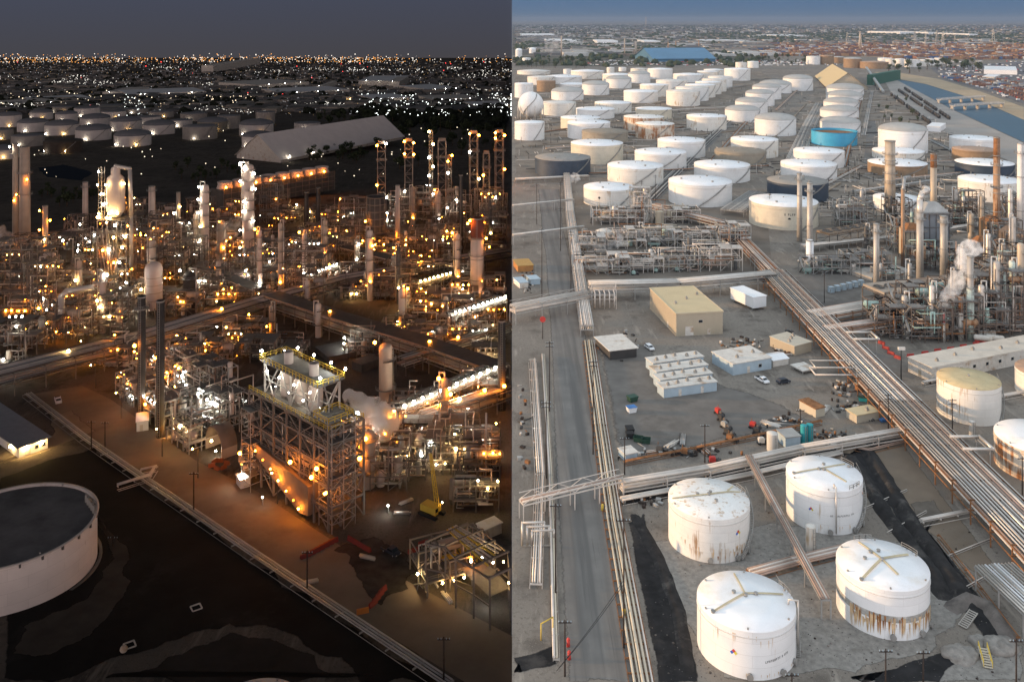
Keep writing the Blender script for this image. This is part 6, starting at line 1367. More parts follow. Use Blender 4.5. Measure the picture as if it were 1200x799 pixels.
# ---- process units full of lamps
NU = [ # px, py, width, depth, height, lamps, phrase
 (12, 352, 22, 14, 28, (('warm', 9), ('orange', 4)), 'at the left edge below the slim stack'), (42, 348, 16, 12, 24, (('warm', 5), ('white', 3), ('orange', 2)), 'below the thick tan stack'), (74, 342, 16, 12, 12, (('orange', 4),), 'low, between the thick stack and the coker'), (100, 350, 14, 12, 20, (('orange', 4), ('warm', 3)), 'just left of the coker frame'),
 (163, 338, 16, 12, 26, (('orange', 6),), 'orange lit, just right of the coker frame'), (196, 334, 18, 12, 22, (('orange', 7), ('white', 2)), 'orange lit, behind the white silo'), (224, 326, 14, 12, 22, (('orange', 4), ('warm', 3)), 'left of the arched column'), (264, 338, 24, 12, 8, (('white', 4), ('orange', 3)), 'low, beside the steam'),
 (14, 415, 20, 12, 12, (('white', 8),), 'white lit, at the left edge above the long bridge'), (52, 404, 18, 12, 10, (('orange', 3), ('white', 2)), 'low, above the left end of the long bridge'), (84, 400, 14, 10, 14, (('orange', 6),), 'orange lit, above the long bridge'), (122, 392, 16, 12, 17, (('orange', 5), ('warm', 4)), 'below the coker drum'), (150, 374, 14, 12, 15, (('white', 3), ('orange', 3)), 'left of the white silo'), (212, 372, 14, 10, 12, (('orange', 3),), 'small, right of the white silo'),
 (28, 312, 22, 14, 16, (('orange', 7),), 'orange lit, around the feet of the tall stacks'), (72, 292, 18, 12, 8, (('orange', 3), ('white', 1)), 'low, far left behind the coker'), (162, 280, 18, 12, 14, (('orange', 5), ('white', 4)), 'at the foot of the pale stack'), (192, 292, 20, 12, 16, (('orange', 8), ('white', 3)), 'busy with orange lamps right of the pale stack'), (222, 286, 16, 12, 12, (('orange', 4), ('white', 2)), 'at the foot of the slim lamp-lit stack'), (254, 296, 18, 12, 12, (('orange', 4), ('warm', 2)), 'left of the wrapped white column'), (110, 300, 18, 12, 14, (('white', 4), ('orange', 3)), 'behind the left side of the coker'),
 (318, 302, 26, 12, 9, (('white', 5), ('orange', 3)), 'low, below the long cooling tower'), (340, 326, 20, 12, 14, (('orange', 5), ('white', 1)), 'right of the wrapped column, orange lit'), (312, 340, 20, 12, 10, (('white', 4), ('orange', 3)), 'below the wrapped white column'), (366, 306, 24, 12, 11, (('white', 5), ('orange', 3)), 'before the pair of dark stacks'), (388, 288, 20, 12, 13, (('orange', 4), ('warm', 3)), 'right of the pair of dark stacks'), (408, 262, 26, 12, 6, (('white', 7),), 'white lit, right of the long cooling tower'), (420, 294, 14, 12, 20, (('orange', 5),), 'tall, left of the dark cooling drum'),
 (458, 312, 18, 12, 10, (('orange', 7),), 'low and orange lit, at the foot of the white pole stack'), (482, 303, 20, 12, 9, (('orange', 9),), 'bright orange, right of the white pole stack'), (505, 304, 18, 12, 8, (('orange', 7),), 'bright orange, below the slim lattice mast'), (524, 292, 22, 12, 13, (('white', 3), ('orange', 3)), 'below the unlit lattice tower'), (548, 288, 16, 12, 14, (('orange', 4), ('white', 1)), 'left of the thick white stack, in the back'), (588, 284, 16, 12, 18, (('white', 2), ('orange', 5)), 'at the day boundary behind the thick white stack'),
 (470, 264, 18, 12, 24, (('orange', 4), ('white', 2)), 'dark and tall, under the second lattice tower'), (500, 262, 16, 12, 26, (('orange', 3), ('white', 2)), 'dark and tall, under the slim lattice mast'), (538, 264, 18, 12, 24, (('orange', 3), ('white', 3)), 'dark and tall, right of the short lattice mast'), (572, 266, 18, 12, 26, (('orange', 5), ('white', 2)), 'dark and tall, under the platform towers'), (596, 262, 12, 12, 22, (('orange', 3),), 'narrow, at the day boundary under the last lattice tower'),
 (430, 330, 18, 12, 8, (('orange', 2),), 'low and dim, above the covered bridge'), (498, 372, 22, 12, 9, (('orange', 6), ('warm', 4)), 'orange lit, behind the right part of the covered bridge'), (528, 380, 20, 12, 10, (('orange', 4), ('warm', 2)), 'under the upper row of white lamps'), (470, 352, 20, 12, 8, (('orange', 3),), 'dim, left of the slim pale column'), (572, 372, 16, 12, 9, (('orange', 5), ('white', 1)), 'at the foot of the thick white stack'), (592, 355, 10, 12, 12, (('white', 2), ('orange', 4)), 'narrow, at the day boundary beside the thick white stack'),
 (480, 548, 18, 12, 8, (('warm', 5), ('white', 2)), 'yellow lit, above the yellow crane'), (505, 538, 18, 12, 8, (('white', 3), ('warm', 3)), 'greenish lit, right of the yellow crane'), (535, 530, 14, 10, 8, (('warm', 2), ('white', 2)), 'left of the small white tank'), (455, 575, 10, 10, 12, (('orange', 2),), 'narrow, at the right foot of the lit steel tower'), (490, 498, 18, 10, 8, (('orange', 4),), 'under the lower row of white lamps'), (560, 478, 18, 10, 8, (('orange', 5),), 'orange lit, behind the small white tank'), (585, 440, 12, 10, 9, (('warm', 4), ('orange', 2)), 'at the day boundary between the two lamp rows'), (575, 405, 16, 10, 7, (('white', 3), ('warm', 3)), 'greenish lit, below the upper row of white lamps'), (540, 400, 16, 10, 6, (('orange', 3),), 'low, below the upper row of white lamps'),
 (300, 560, 8, 8, 10, (('orange', 2),), 'narrow, at the left foot of the lit steel tower'), (330, 420, 18, 10, 4, (('white', 1),), 'low, above the lit steel tower'), (8, 445, 10, 8, 6, (('white', 2),), 'small, at the left edge beneath the long bridge'),
 (248, 428, 16, 12, 9, (('orange', 6), ('warm', 3)), 'orange lit, behind the brightest exchangers'), (282, 404, 18, 10, 8, (('orange', 5), ('white', 2)), 'below the junction of the two bridges'), (215, 432, 14, 10, 9, (('orange', 6), ('white', 2)), 'orange lit, between the black stacks and the long bridge'), (300, 425, 14, 10, 8, (('orange', 3),), 'low, left behind the lit steel tower'), (415, 352, 18, 10, 8, (('orange', 3), ('warm', 2)), 'between the two big bridges'), (455, 348, 18, 10, 9, (('orange', 4), ('white', 2)), 'between the two big bridges, nearer the white stack'), (505, 330, 18, 10, 9, (('orange', 4), ('warm', 2)), 'left of the yellow-lamped coolers'), (465, 400, 14, 10, 7, (('orange', 3), ('warm', 2)), 'below the covered bridge by the tan column'), (425, 420, 14, 10, 5, (('white', 3),), 'low, left of the tan column'), (500, 412, 16, 10, 7, (('orange', 4), ('white', 1)), 'below the covered bridge at its right half'), (470, 562, 14, 10, 8, (('warm', 4), ('white', 2)), 'left of the yellow crane boom'), (530, 556, 16, 10, 8, (('warm', 4), ('white', 2)), 'just right of the yellow crane'), (560, 556, 14, 8, 6, (('warm', 2),), 'below the small pale tank'), (590, 560, 12, 8, 8, (('orange', 4), ('warm', 2)), 'at the day boundary below the small pale tank'), (585, 600, 12, 8, 7, (('warm', 3),), 'above the white cabin by the portal frames'), (448, 530, 12, 10, 11, (('orange', 4),), 'directly below the steam cloud'),
 (130, 432, 14, 10, 8, (('orange', 4),), 'under the long bridge left of the exchanger block'), (60, 372, 18, 10, 13, (('orange', 4), ('white', 2)), 'beside the fat bent pipe'), (245, 350, 18, 10, 14, (('orange', 4), ('white', 3)), 'taller, before the wrapped white column'), (285, 330, 16, 10, 15, (('white', 4), ('orange', 3)), 'at the foot of the wrapped white column'), (180, 312, 18, 10, 20, (('orange', 5), ('warm', 2)), 'tall, right of the coker behind the silo'), (140, 300, 16, 10, 22, (('orange', 4), ('white', 3)), 'tall, directly behind the coker'),
]
for i, (px, py, w, d, h, lm, lb) in enumerate(NU):
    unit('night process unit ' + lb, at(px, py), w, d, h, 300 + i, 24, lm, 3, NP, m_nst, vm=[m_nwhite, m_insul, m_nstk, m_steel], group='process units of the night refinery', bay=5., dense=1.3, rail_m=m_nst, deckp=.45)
a0 = S(-44)
for i, (px, py, w, d, h, lm, lb) in enumerate(((146, 470, 15, 12, 8, (('orange', 4), ('white', 2)), 'at the back left corner of the lit exchanger block'), (176, 497, 15, 14, 9, (('white', 3), ('orange', 3)), 'around the feet of the two black stacks'), (208, 524, 15, 12, 8, (('warm', 3), ('orange', 1)), 'nearest the road in the lit exchanger block'), (244, 506, 14, 14, 11, (('white', 9),), 'white lit, at the right corner of the exchanger block'), (220, 478, 17, 14, 13, (('white', 8), ('orange', 3)), 'brightest, in the middle of the exchanger block'), (192, 455, 16, 12, 10, (('orange', 4), ('white', 5)), 'at the back of the exchanger block'), (165, 445, 14, 10, 8, (('orange', 5), ('warm', 2)), 'behind the arched duct of the exchanger block'))):
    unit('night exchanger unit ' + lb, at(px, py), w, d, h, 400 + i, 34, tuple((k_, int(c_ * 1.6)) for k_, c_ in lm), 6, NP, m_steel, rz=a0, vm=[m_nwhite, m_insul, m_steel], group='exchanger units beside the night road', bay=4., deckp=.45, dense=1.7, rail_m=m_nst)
def arch(label, px, py, L, r, m):
    t = thing('arched_duct', label, 'duct', at(px, py), a0, 'arched ducts of the exchanger block'); b = MB(); n = 12; k = 0
    for y in (0, L):
        for R in (r, r - .5): b.v += [(R * math.cos(a), y, 3 + R * math.sin(a)) for a in [PI * q / n for q in range(n + 1)]]
    m1 = n + 1
    for q in range(n):
        b.face((q, q + 1, 2 * m1 + q + 1, 2 * m1 + q), True); b.face((m1 + q, 3 * m1 + q, 3 * m1 + q + 1, m1 + q + 1), True); b.face((q, m1 + q, m1 + q + 1, q + 1)); b.face((2 * m1 + q, 2 * m1 + q + 1, 3 * m1 + q + 1, 3 * m1 + q))
    b.build('duct_shell', m, t); w = MB(); 
    for x in (-r + .25, r - .25): w.box((x, L / 2, 1.5), (.5, L, 3))
    w.build('side_wall', m_nstk, t); lamp(t, (0, -.6, 4.2), 'warm', .36); lamp(t, (r * .5, -.6, 2.), 'white', .3)
arch('pale arched duct with lamps beneath, at the left of the exchanger block', 156, 462, 6, 5, m_nstk); arch('dark arched duct with a white lit mouth, at the right of the exchanger block', 250, 532, 5, 5.2, mat('brown_duct_plate', (.2, .16, .13), .7, var=.2))
for i, (px, py, lb) in enumerate(((112, 455, 'before the long bridge'), (142, 490, 'beside the exchanger block'), (190, 535, 'at the near corner of the exchanger block'), (232, 560, 'at the red barriers by the road'), (325, 590, 'before the lit steel tower'), (245, 428, 'on the orange ground behind the exchanger block'), (212, 418, 'behind the right black stack'), (478, 304, 'in the orange yard by the pole stack'), (508, 308, 'at the right of the bright orange yard'), (335, 334, 'among the units above the long bridge'), (586, 528, 'by the small pale tank'), (408, 428, 'behind the lit steel tower'), (100, 425, 'beneath the left end of the long bridge'), (60, 330, 'at the foot of the thick tan stack'), (165, 312, 'right of the coker frame'), (395, 300, 'right of the dark stack pair'), (560, 395, 'below the thick white stack'))):
    t = thing('street_lamp', 'dark lamp post with an orange lamp ' + lb, 'street lamp', at(px, py), a0, 'lamp posts along the night road'); MB().cyl((0, 0, 0), (0, 0, 9), .13, .09, 8).build('post', m_dark, t); MB().bar((0, 0, 9), (0, -1.6, 9.2), .1).build('arm', m_dark, t); b = MB(); b.box((0, -1.7, 9.25), (.5, .9, .16)); b.build('lamp_hood', m_dark, t); lamp(t, (0, -1.7, 8.9), 'street', .22)
# more units filling the plant, row by row
rq = random.Random(91)
for row, y0, n, h0, h1, xs in (('back row before the waste ground', 262, 9, 8, 22, (150, 420)), ('second row from the back', 284, 10, 8, 20, (60, 590)), ('third row from the back', 306, 11, 8, 18, (130, 595)), ('fourth row from the back', 332, 11, 7, 16, (20, 590)), ('fifth row from the back', 356, 9, 7, 16, (30, 590)), ('row above the long bridge end', 378, 5, 8, 15, (10, 150)), ('row before the covered bridge', 408, 5, 5, 9, (452, 592))):
    for k in range(n):
        px = xs[0] + (xs[1] - xs[0]) * (k + rq.uniform(.2, .8)) / n; py = y0 + rq.uniform(-7, 7); h = h0 + (h1 - h0) * rq.random() ** 2
        if k % 4 == 1: h *= 1.7
        unit('night process unit, %s from the left in the %s' % (ORD[k], row), at(px, py), rq.uniform(12, 20), 10, h, 600 + k * 13 + y0, 20, (('orange', rq.randint(1, 6)), (rq.choice(('white', 'warm', 'warm')), rq.choice((0, 1, 2, 3)))), 3, NP, m_nst, vm=[m_nwhite, m_insul, m_nstk, m_steel], group='process units of the night refinery', bay=5., dense=1.2, rail_m=m_nst, deckp=.4)
for k in range(22):
    px = 20 + 565 * (k + rq.random() * .7) / 22; py = rq.uniform(268, 372); h = rq.uniform(16, 40)
    tower('slim process column, %s from the left among the night units' % (ORD[k] if k < 20 else ('one before last', 'last')[k - 20]), at(px, py), h, rq.uniform(1.6, 3.2), rq.choice([m_nwhite, m_nstk, m_nstk, m_dsteel]), max(3, int(h / 6)), [(f, rq.choice(('orange', 'orange', 'warm', 'white'))) for f in (.25, .5, .75, .97)[::rq.choice((2, 3, 4))]], group='slim columns of the night refinery')
# ---- the two rows of air coolers under white lamps
finfan('lower row of air coolers under a string of white lamps', at(468, 520), at(584, 466), 7, 9, 14, 'white', 12, group='air coolers of the night refinery'); finfan('upper row of air coolers under a string of white lamps at the day boundary', at(530, 398), at(594, 376), 7, 9, 11, 'white', 12, group='air coolers of the night refinery')
finfan('short row of coolers glowing white above the covered bridge', at(362, 340), at(396, 327), 6, 6, 7, 'white', 8, group='air coolers of the night refinery'); finfan('short row of coolers with yellow lamps left of the thick white stack', at(490, 352), at(530, 340), 6, 7, 6, 'warm', 8, group='air coolers of the night refinery')
# ---- the tall lit steel structure
t = thing('steel_structure', 'tall lattice steel structure with a floodlit yellow-railed top deck and an orange lit hopper', 'structure', at(385, 623)); A, Lc = at(385, 623), at(292, 566); u = Lc - A; u.z = 0; LU = u.length; t.rotation_euler.z = math.atan2(u.y, u.x) - PI   # local x runs from the far left corner to the near corner
LV = 11.
def SX(x): return x - LU
HS = [0, 5.5, 11, 16, 21, 25]; nx, ny = 6, 3; fr = MB()
for i in range(nx + 1):
    for j in range(ny + 1):
        top = 25
        fr.box((SX(LU * i / nx), LV * j / ny, top / 2), (.5, .5, top))
for k, z in enumerate(HS[1:], 1):
    for j in range(ny + 1): fr.bar((SX(0), LV * j / ny, z), (SX(LU), LV * j / ny, z), .35, .55)
    for i in range(nx + 1): fr.bar((SX(LU * i / nx), 0, z), (SX(LU * i / nx), LV, z), .35, .55)
    for i in range(nx):
        if (i + k) % 2: fr.bar((SX(LU * i / nx), 0, HS[k - 1]), (SX(LU * (i + 1) / nx), 0, z), .25)
        else: fr.bar((SX(LU * (i + 1) / nx), 0, HS[k - 1]), (SX(LU * i / nx), 0, z), .25)
    for j in range(ny):
        s = (j + k) % 2; fr.bar((SX(LU), LV * (j + s) / ny, HS[k - 1]), (SX(LU), LV * (j + 1 - s) / ny, z), .25)
fr.build('main_frame', m_nst, t)
for z in HS[2:]: MB().box((SX(LU * .42), LV * .5, z + .12), (LU * .8, LV * .9, .14)).build('deck', m_grating, t)
for z in (11.2, 21.2, 25.2): MB().rail([V(SX(0), 0, z), V(SX(LU), 0, z), V(SX(LU), LV, z)], 1.3, .13, 2).build('handrail', m_yel if z > 24 else m_nst, t)
ug = MB(); UX0, UX1, UY0, UY1 = LU * .12, LU * .80, LV * .2, LV * .8
m_lit = mat('painted_lit_frame', (.55, .53, .50), .5, .2, var=.1)  # paler than the frame below: the floodlight is put into the steel's colour
for x in (UX0, (UX0 + UX1) / 2, UX1):
    for y in (UY0, UY1): ug.box((SX(x), y, 29.5), (.45, .45, 9))
for y in (UY0, UY1):
    n = 6
    for k in range(n):
        x0, x1 = UX0 + (UX1 - UX0) * k / n, UX0 + (UX1 - UX0) * (k + 1) / n
        ug.bar((SX(x0), y, 25 if k % 2 else 33.5), (SX(x1), y, 33.5 if k % 2 else 25), .35)
    ug.bar((SX(UX0), y, 33.6), (SX(UX1), y, 33.6), .45); ug.bar((SX(UX0), y, 29), (SX(UX1), y, 29), .3)
for x in (UX0, UX1): ug.bar((SX(x), UY0, 25), (SX(x), UY1, 33.5), .3); ug.bar((SX(x), UY0, 33.6), (SX(x), UY1, 33.6), .4)
ug.build('upper_truss', m_lit, t)
MB().box((SX((UX0 + UX1) / 2), (UY0 + UY1) / 2, 34), (UX1 - UX0 + 2, UY1 - UY0 + 2, .3)).build('top_deck', m_grating, t)
q = [V(SX(UX0) - 1, UY0 - 1, 34.1), V(SX(UX1) + 1, UY0 - 1, 34.1), V(SX(UX1) + 1, UY1 + 1, 34.1), V(SX(UX0) - 1, UY1 + 1, 34.1)]
MB().rail(q + q[:1], 1.5, .16, 1.6).build('top_handrail', m_yel, t)
MB().rail([V(SX(UX1) + 1, 0, 27), V(SX(LU), 0, 27), V(SX(LU), LV * .7, 27), V(SX(UX1) + 1, LV * .7, 27), V(SX(UX1) + 1, 0, 27)], 1.5, .16, 1.6).build('side_handrail', m_yel, t); MB().box((SX((UX1 + LU) / 2), LV * .35, 26.9), (LU - UX1, LV * .7, .2)).build('side_deck', m_grating, t)
for x in (.30, .62): b = MB(); b.lathe((SX(LU * x), LV * .5, 34), [(1.3, 0), (1.3, 3.4), (1.15, 3.4), (1.1, 2.6)], 16); b.build('stub_stack', m_nwhite, t)
for x in (.28, .46, .64): b = MB(); b.lathe((SX(LU * x), LV * .5, 25.2), [(1.6, 0), (2., 1.5), (2., 5.5), (1.2, 7.5), (.4, 8)], 16); b.build('cyclone', m_nwhite, t)
for x in (.2, .36, .55, .74): lamp(t, (SX(LU * x), LV * .1, 32), 'white', .3); lamp(t, (SX(LU * x) + 1, LV * .3, 27.5), 'white', .26)
for x, y in ((.1, .15), (.45, .9), (.66, .9), (.83, .9), (.84, .15), (.24, .9)): lamp(t, (SX(LU * x), LV * y, 36.6), 'white', .34)
# the duct and hopper low on the front face
hp = MB(); x0, x1 = SX(LU * .14), SX(LU * .80); k = len(hp.v)
hp.v += [(x0, -1, 12), (x1, -1, 9), (x1, -1, 1.5), (x1 - 4, -1, .8), (x0, -1, 8.5), (x0, 6, 12), (x1, 6, 9), (x1, 6, 1.5), (x1 - 4, 6, .8), (x0, 6, 8.5)]
hp.face((4, 3, 2, 1, 0)); hp.face((5, 6, 7, 8, 9))
for i in range(5): j = (i + 1) % 5; hp.face((i, j, 5 + j, 5 + i))
hp.build('hopper', mat('tan_hopper_plate', (.22, .16, .12), .7, var=.15, streak=(.25, .15, .08), amount=.4), t)
for x, z in ((.17, 10.8), (.27, 9.6), (.37, 8.4), (.47, 6.6), (.57, 5.2), (.66, 4.), (.72, 2.6)): lamp(t, (SX(LU * x), -1.9, z), 'orange', .24)
for x, y, z in ((-.04, -2, 7.5), (.84, -1, 12), (.95, .3, 9), (.9, -1, 15), (.6, -1.4, 13.)): lamp(t, (SX(LU * x), y, z), 'orange', .5)
MB().box((SX(LU * .42), LV * .45, 14), (LU * .62, LV * .6, 4.5)).build('duct_box', m_nstk, t); MB().box((SX(LU * .40), LV * .45, 8), (LU * .5, LV * .55, 4.5)).build('duct_box', m_dsteel, t); lamp(t, (SX(LU * .02), -3, 2.4), 'white', .5)
rnd = random.Random(11)
for k in range(26):
    x = SX(rnd.uniform(0, LU)); y = rnd.uniform(0, LV); z = rnd.uniform(1, 20); pts = [V(x, y, z), V(x, y, z + rnd.uniform(3, 11)), V(SX(rnd.uniform(0, LU)), y, 0)]; pts[2].z = pts[1].z; MB().pipe(pts, rnd.choice((.14, .2, .3)), 7).build('pipe', rnd.choice(NP), t)
# scaffold tower at its near corner
def scaffold(label, o, w, d, h, rz, m=None):
    t = thing('scaffold', label, 'scaffold', o, rz); f = MB(); nz = int(h / 2.2); nx_ = max(1, int(w / 2.6))
    for i in range(nx_ + 1):
        for y in (0, d): f.bar((w * i / nx_, y, 0), (w * i / nx_, y, h), .16)
    for k in range(1, nz + 1):
        z = h * k / nz
        for y in (0, d): f.bar((0, y, z), (w, y, z), .14)
        for i in range(nx_ + 1): f.bar((w * i / nx_, 0, z), (w * i / nx_, d, z), .14)
        i = k % nx_; f.bar((w * i / nx_, 0, z - h / nz), (w * (i + 1) / nx_, 0, z), .12)
    f.build('tube_frame', m or m_steel, t)
    for k in range(2, nz + 1, 4): MB().box((w / 2, d / 4, h * k / nz + .1), (w, d * .5, .1)).build('plank_deck', m_grating, t)
scaffold('scaffold stair tower at the near right corner of the lit steel structure', at(389, 626), 7, 6, 27, S(44)); scaffold('scaffold along the left end of the lit steel structure', at(283, 570), 5, 6, 22, S(-45))
for px, py, d, h, lb in ((402, 560, 5, 20, 'tan vessel right of the lit steel structure'), (430, 570, 4.4, 16, 'dark vessel at the right foot of the lit steel structure'), (432, 545, 6, 12, 'squat vessel under the steam cloud')): tower(lb, at(px, py), h, d, m_nstk, 3, [(.5, 'orange'), (.85, 'orange')], group='columns of the night refinery')
# ---- buildings
SGN = 'sheds and cabins of the night side'
shed('grey-roofed shed with lit white walls at the left edge', (22, 537), (56, 526), (-30, 497), 13, m_carw, mat('blue_grey_shed_roof', (.20, .22, .26), .6, var=.1, scale=.5), over=.8, doors=((.3, 1.6, 2.2, 'front'), (.2, 1., 2.1, 'left')), windows=((.62, 1., 1., 1.7), (.85, 1., 1., 1.7)), group=SGN, lamps=((.25, -.7, .82, 'warm'), (.75, -.7, .82, 'warm'), (-.08, 4., .8, 'warm')))
shed('small white pump house beside the exchanger block', (160, 506), (174, 504), (157, 497), 11, m_carw, m_roofw, 'cabin', 'pump_house', doors=((.4, 1., 2., 'front'),), group=SGN); shed('white box cabin at the left foot of the lit steel structure', (282, 573), (293, 570), (279, 566), 10, m_carw, m_roofw, 'cabin', 'site_cabin', group=SGN)
shed('long pale pitched barn before the night city', (329, 191), (472, 170.5), (285, 186), 5, m_dirtyw, mat('pale_barn_roof', (.80, .74, .70), .7, var=.06, scale=.1), 'barn', 'barn', ridge=25, over=2, group=SGN, lamps=((.05, -3, 1.3, 'white'), (.22, -3, 1.2, 'white')))
shed('raised ridge house on the barn roof', (384, 171), (405, 168), (382, 168.5), 10, m_dirtyw, m_dirtyw, 'roof house', 'ridge_house') if False else None
t = thing('cooling_tower', 'long dark cooling tower with a row of orange lit fan stacks on top', 'cooling tower', at(262, 246)); a, b_ = at(262, 246), at(392, 227); q = b_ - a; q.z = 0; L = q.length; t.rotation_euler.z = math.atan2(q.y, q.x); b = MB(); b.box((L / 2, 9, 7.5), (L, 18, 15)); b.build('casing', m_dsteel, t)
fr = MB()
for k in range(17): fr.box((L * k / 16, -.2, 7.5), (.4, .3, 15))
for z in (4, 8, 12): fr.bar((0, -.3, z), (L, -.3, z), .3)
fr.build('wall_frame', m_nst, t)
for k in range(8): b = MB(); b.lathe((L * (k + .5) / 8, 9, 15), [(6.5, 0), (5.4, 3), (6., 5), (5.5, 5), (5., 3)], 18); b.build('fan_stack', m_nwhite, t); lamp(t, (L * (k + .02) / 8 + 1.2, -1.2, 17.5), 'orange', .75)
MB().rail([V(0, -.2, 15), V(L, -.2, 15)], 1.3, .2, 4).build('handrail', m_nst, t)
for i, (A_, B_, C_2, hp_, lb) in enumerate((((385, 425), (420, 418), (380, 412), 6, 'low dark flat building behind the lit steel structure'), ((424, 437), (446, 430), (420, 430), 9, 'dark cabin beside the tan column'), ((5, 380), (28, 376), (2, 370), 8, 'small dark building at the left edge'), ((68, 378), (92, 373), (66, 367), 9, 'orange lit shelter below the pale bent pipe'))):
    shed(lb, A_, B_, C_2, hp_, m_nstk if i == 3 else m_dsteel, m_dsteel, 'building', 'low_building', group=SGN, lamps=((.5, -1, .6, 'orange'), (.2, -1, .6, 'orange')) if i == 3 else ())
t = thing('bent_pipe', 'fat silver pipe bent like a cane above the long bridge at the left', 'pipe', at(72, 396)); z = hgt(396, 342); MB().pipe([V(0, 0, 0), V(0, 0, z * .9), V(2, 1, z), V(12, 4, z * 1.04)], 1.3, 12).build('pipe', m_insul, t)
storage_tank((553, 586, 497, 531), 'small pale tank right of the yellow-lit units', m_nwhite, m_nroofw, 'cone', None, False, None, lamps=1)
t = thing('steam_fill_light', 'added mast with strong orange lamps that brighten the steam cloud', 'fill light', at(463, 548)); MB().cyl((0, 0, 0), (0, 0, 17), .16, n=8).build('post', m_dark, t)  # added only to light up the steam cloud from close by
for q in ((-1.2, -1.5, 15.5), (0, -1.5, 17.2), (1.2, -1.5, 9)): lamp(t, q, 'street', .17)
t = thing('steam_fill_light', 'added mast left of the steam cloud with white floodlights to brighten it', 'fill light', at(420, 560)); MB().cyl((0, 0, 0), (0, 0, 19), .16, n=8).build('post', m_dark, t)  # second added mast, white fill for the steam cloud
for q in ((0, -1.5, 19), (1.5, -1, 12)): lamp(t, q, 'flood', .5)
# ---- vehicles, crane, barriers, poles, lamps on the open ground
vehicle('pickup with a white bonnet driving on the orange lit road', 68, 471, S(-58), 'pickup', m_carw, 'vehicles of the night side'); vehicle('dark truck beside the muddy patch on the night road', 458, 648, S(-40), 'pickup', m_card, 'vehicles of the night side')
t = thing('crawler_crane', 'yellow crane with a leaning boom right of the lit steel structure', 'crane', at(506, 603), S(-35)); 
for y in (-1.6, 1.6): b = MB(); b.box((0, y, .55), (5.5, .9, .8)); b.cyl((-2.75, y - .45, .55), (-2.75, y + .45, .55), .4, n=10); b.cyl((2.75, y - .45, .55), (2.75, y + .45, .55), .4, n=10); b.build('crawler_track', m_black, t)
MB().box((-.4, 0, 1.9), (4.6, 3., 1.6)).build('house', m_yel, t); MB().box((1.9, -1.1, 2.1), (1.4, 1.2, 1.8)).build('cab', m_yel, t); MB().box((2.62, -1.1, 2.4), (.06, 1., .9)).build('cab_window', m_glass, t)
b = MB(); P0, P1 = V(1.6, .4, 2.2), V(-3, 3, 14)
for o in (V(.4, .4, 0), V(-.4, .4, 0), V(.4, -.4, 0), V(-.4, -.4, 0)): b.bar(P0 + o, P1 + o * .5, .2)
for k in range(9): p = P0.lerp(P1, k / 9); q = P0.lerp(P1, (k + 1) / 9); b.bar(p + V(.4, .4, 0), q + V(-.4, -.4, 0), .12); b.bar(p + V(-.4, .4, 0), q + V(.4, -.4, 0), .12)
b.build('boom', m_yel, t); lamp(t, (2.2, 1.6, 3.2), 'warm', .2)
NB = 'red barriers on the night road'
for i in range(7): barrier('%s red barrier from the left in the line by the road pole' % ORD[i].capitalize(), 358 + i * 5.4, 653 - i * 2.9, S(40), m_darkred, NB)
for i in range(4): barrier('%s dark red barrier from the left near the scaffold foot' % ORD[i].capitalize(), 412 + i * 6, 634 + i * 3.6, S(-40), m_darkred, NB)
for i in range(4): barrier('%s red barrier from the lower end of the short line beside the pond edge pipes' % ORD[i].capitalize(), 437 + i * 3.8, 709 - i * 5.2, S(62), m_darkred, NB)
for i, (x, y, r_) in enumerate(((248, 547, 20), (254, 550, -30), (262, 549, 60), (266, 544, -20), (251, 542, 70), (258, 541, 0))): barrier('%s orange barrier from the left round the pit by the lit steel structure' % ORD[i].capitalize(), x, y, S(r_), mat('dull_orange_plastic', (.30, .09, .03), .7, var=.2), 'orange barriers round the pit', 1.9)
barrier('orange barrier leaning alone near the low pipes', 425, 718, S(20), m_orange, NB); barrier('left red barrier beyond the dark truck', 484, 647, S(30), m_darkred, NB); barrier('right red barrier beyond the dark truck', 496, 638, S(30), m_darkred, NB)
for px, py, top, lb in ((107, 528, 493, 'left one of two by the pond corner'), (123, 528, 494, 'right one of two by the pond corner'), (227, 602, 553, 'beside the low pipes before the barriers'), (360, 694, 645, 'beside the red barrier line'), (520, 803, 746, 'at the bottom of the night road'), (132, 640, 628, 'short, by the pale pad')): utility_pole(px, py, top, 'dark wooden pole ' + lb, 1, w=.2, group='utility poles of the night side')
t = thing('light_stand', 'portable light stand glowing on the road beside the portal frames', 'work light', at(491, 690)); b = MB()
for k in range(3): a = 2 * PI * k / 3; b.bar((.9 * math.cos(a), .9 * math.sin(a), 0), (0, 0, 1.2), .1)
b.bar((0, 0, 1.), (0, 0, 3.2), .12); b.build('tripod', m_steel, t); lamp(t, (-.3, 0, 3.4), 'warm', .26)
for px, py, lb in ((308, 592, 'white'), (455, 602, 'white')): t = thing('light_stand', 'portable %s light on the ground %s' % (lb, 'before the hopper' if px < 400 else 'beside the yellow crane'), 'work light', at(px, py)); MB().bar((0, 0, 0), (0, 0, 2.4), .14).build('post', m_steel, t); lamp(t, (0, -.4, 2.4), 'white', .22)
for x, y in ((152, 551), (168, 560)): pass
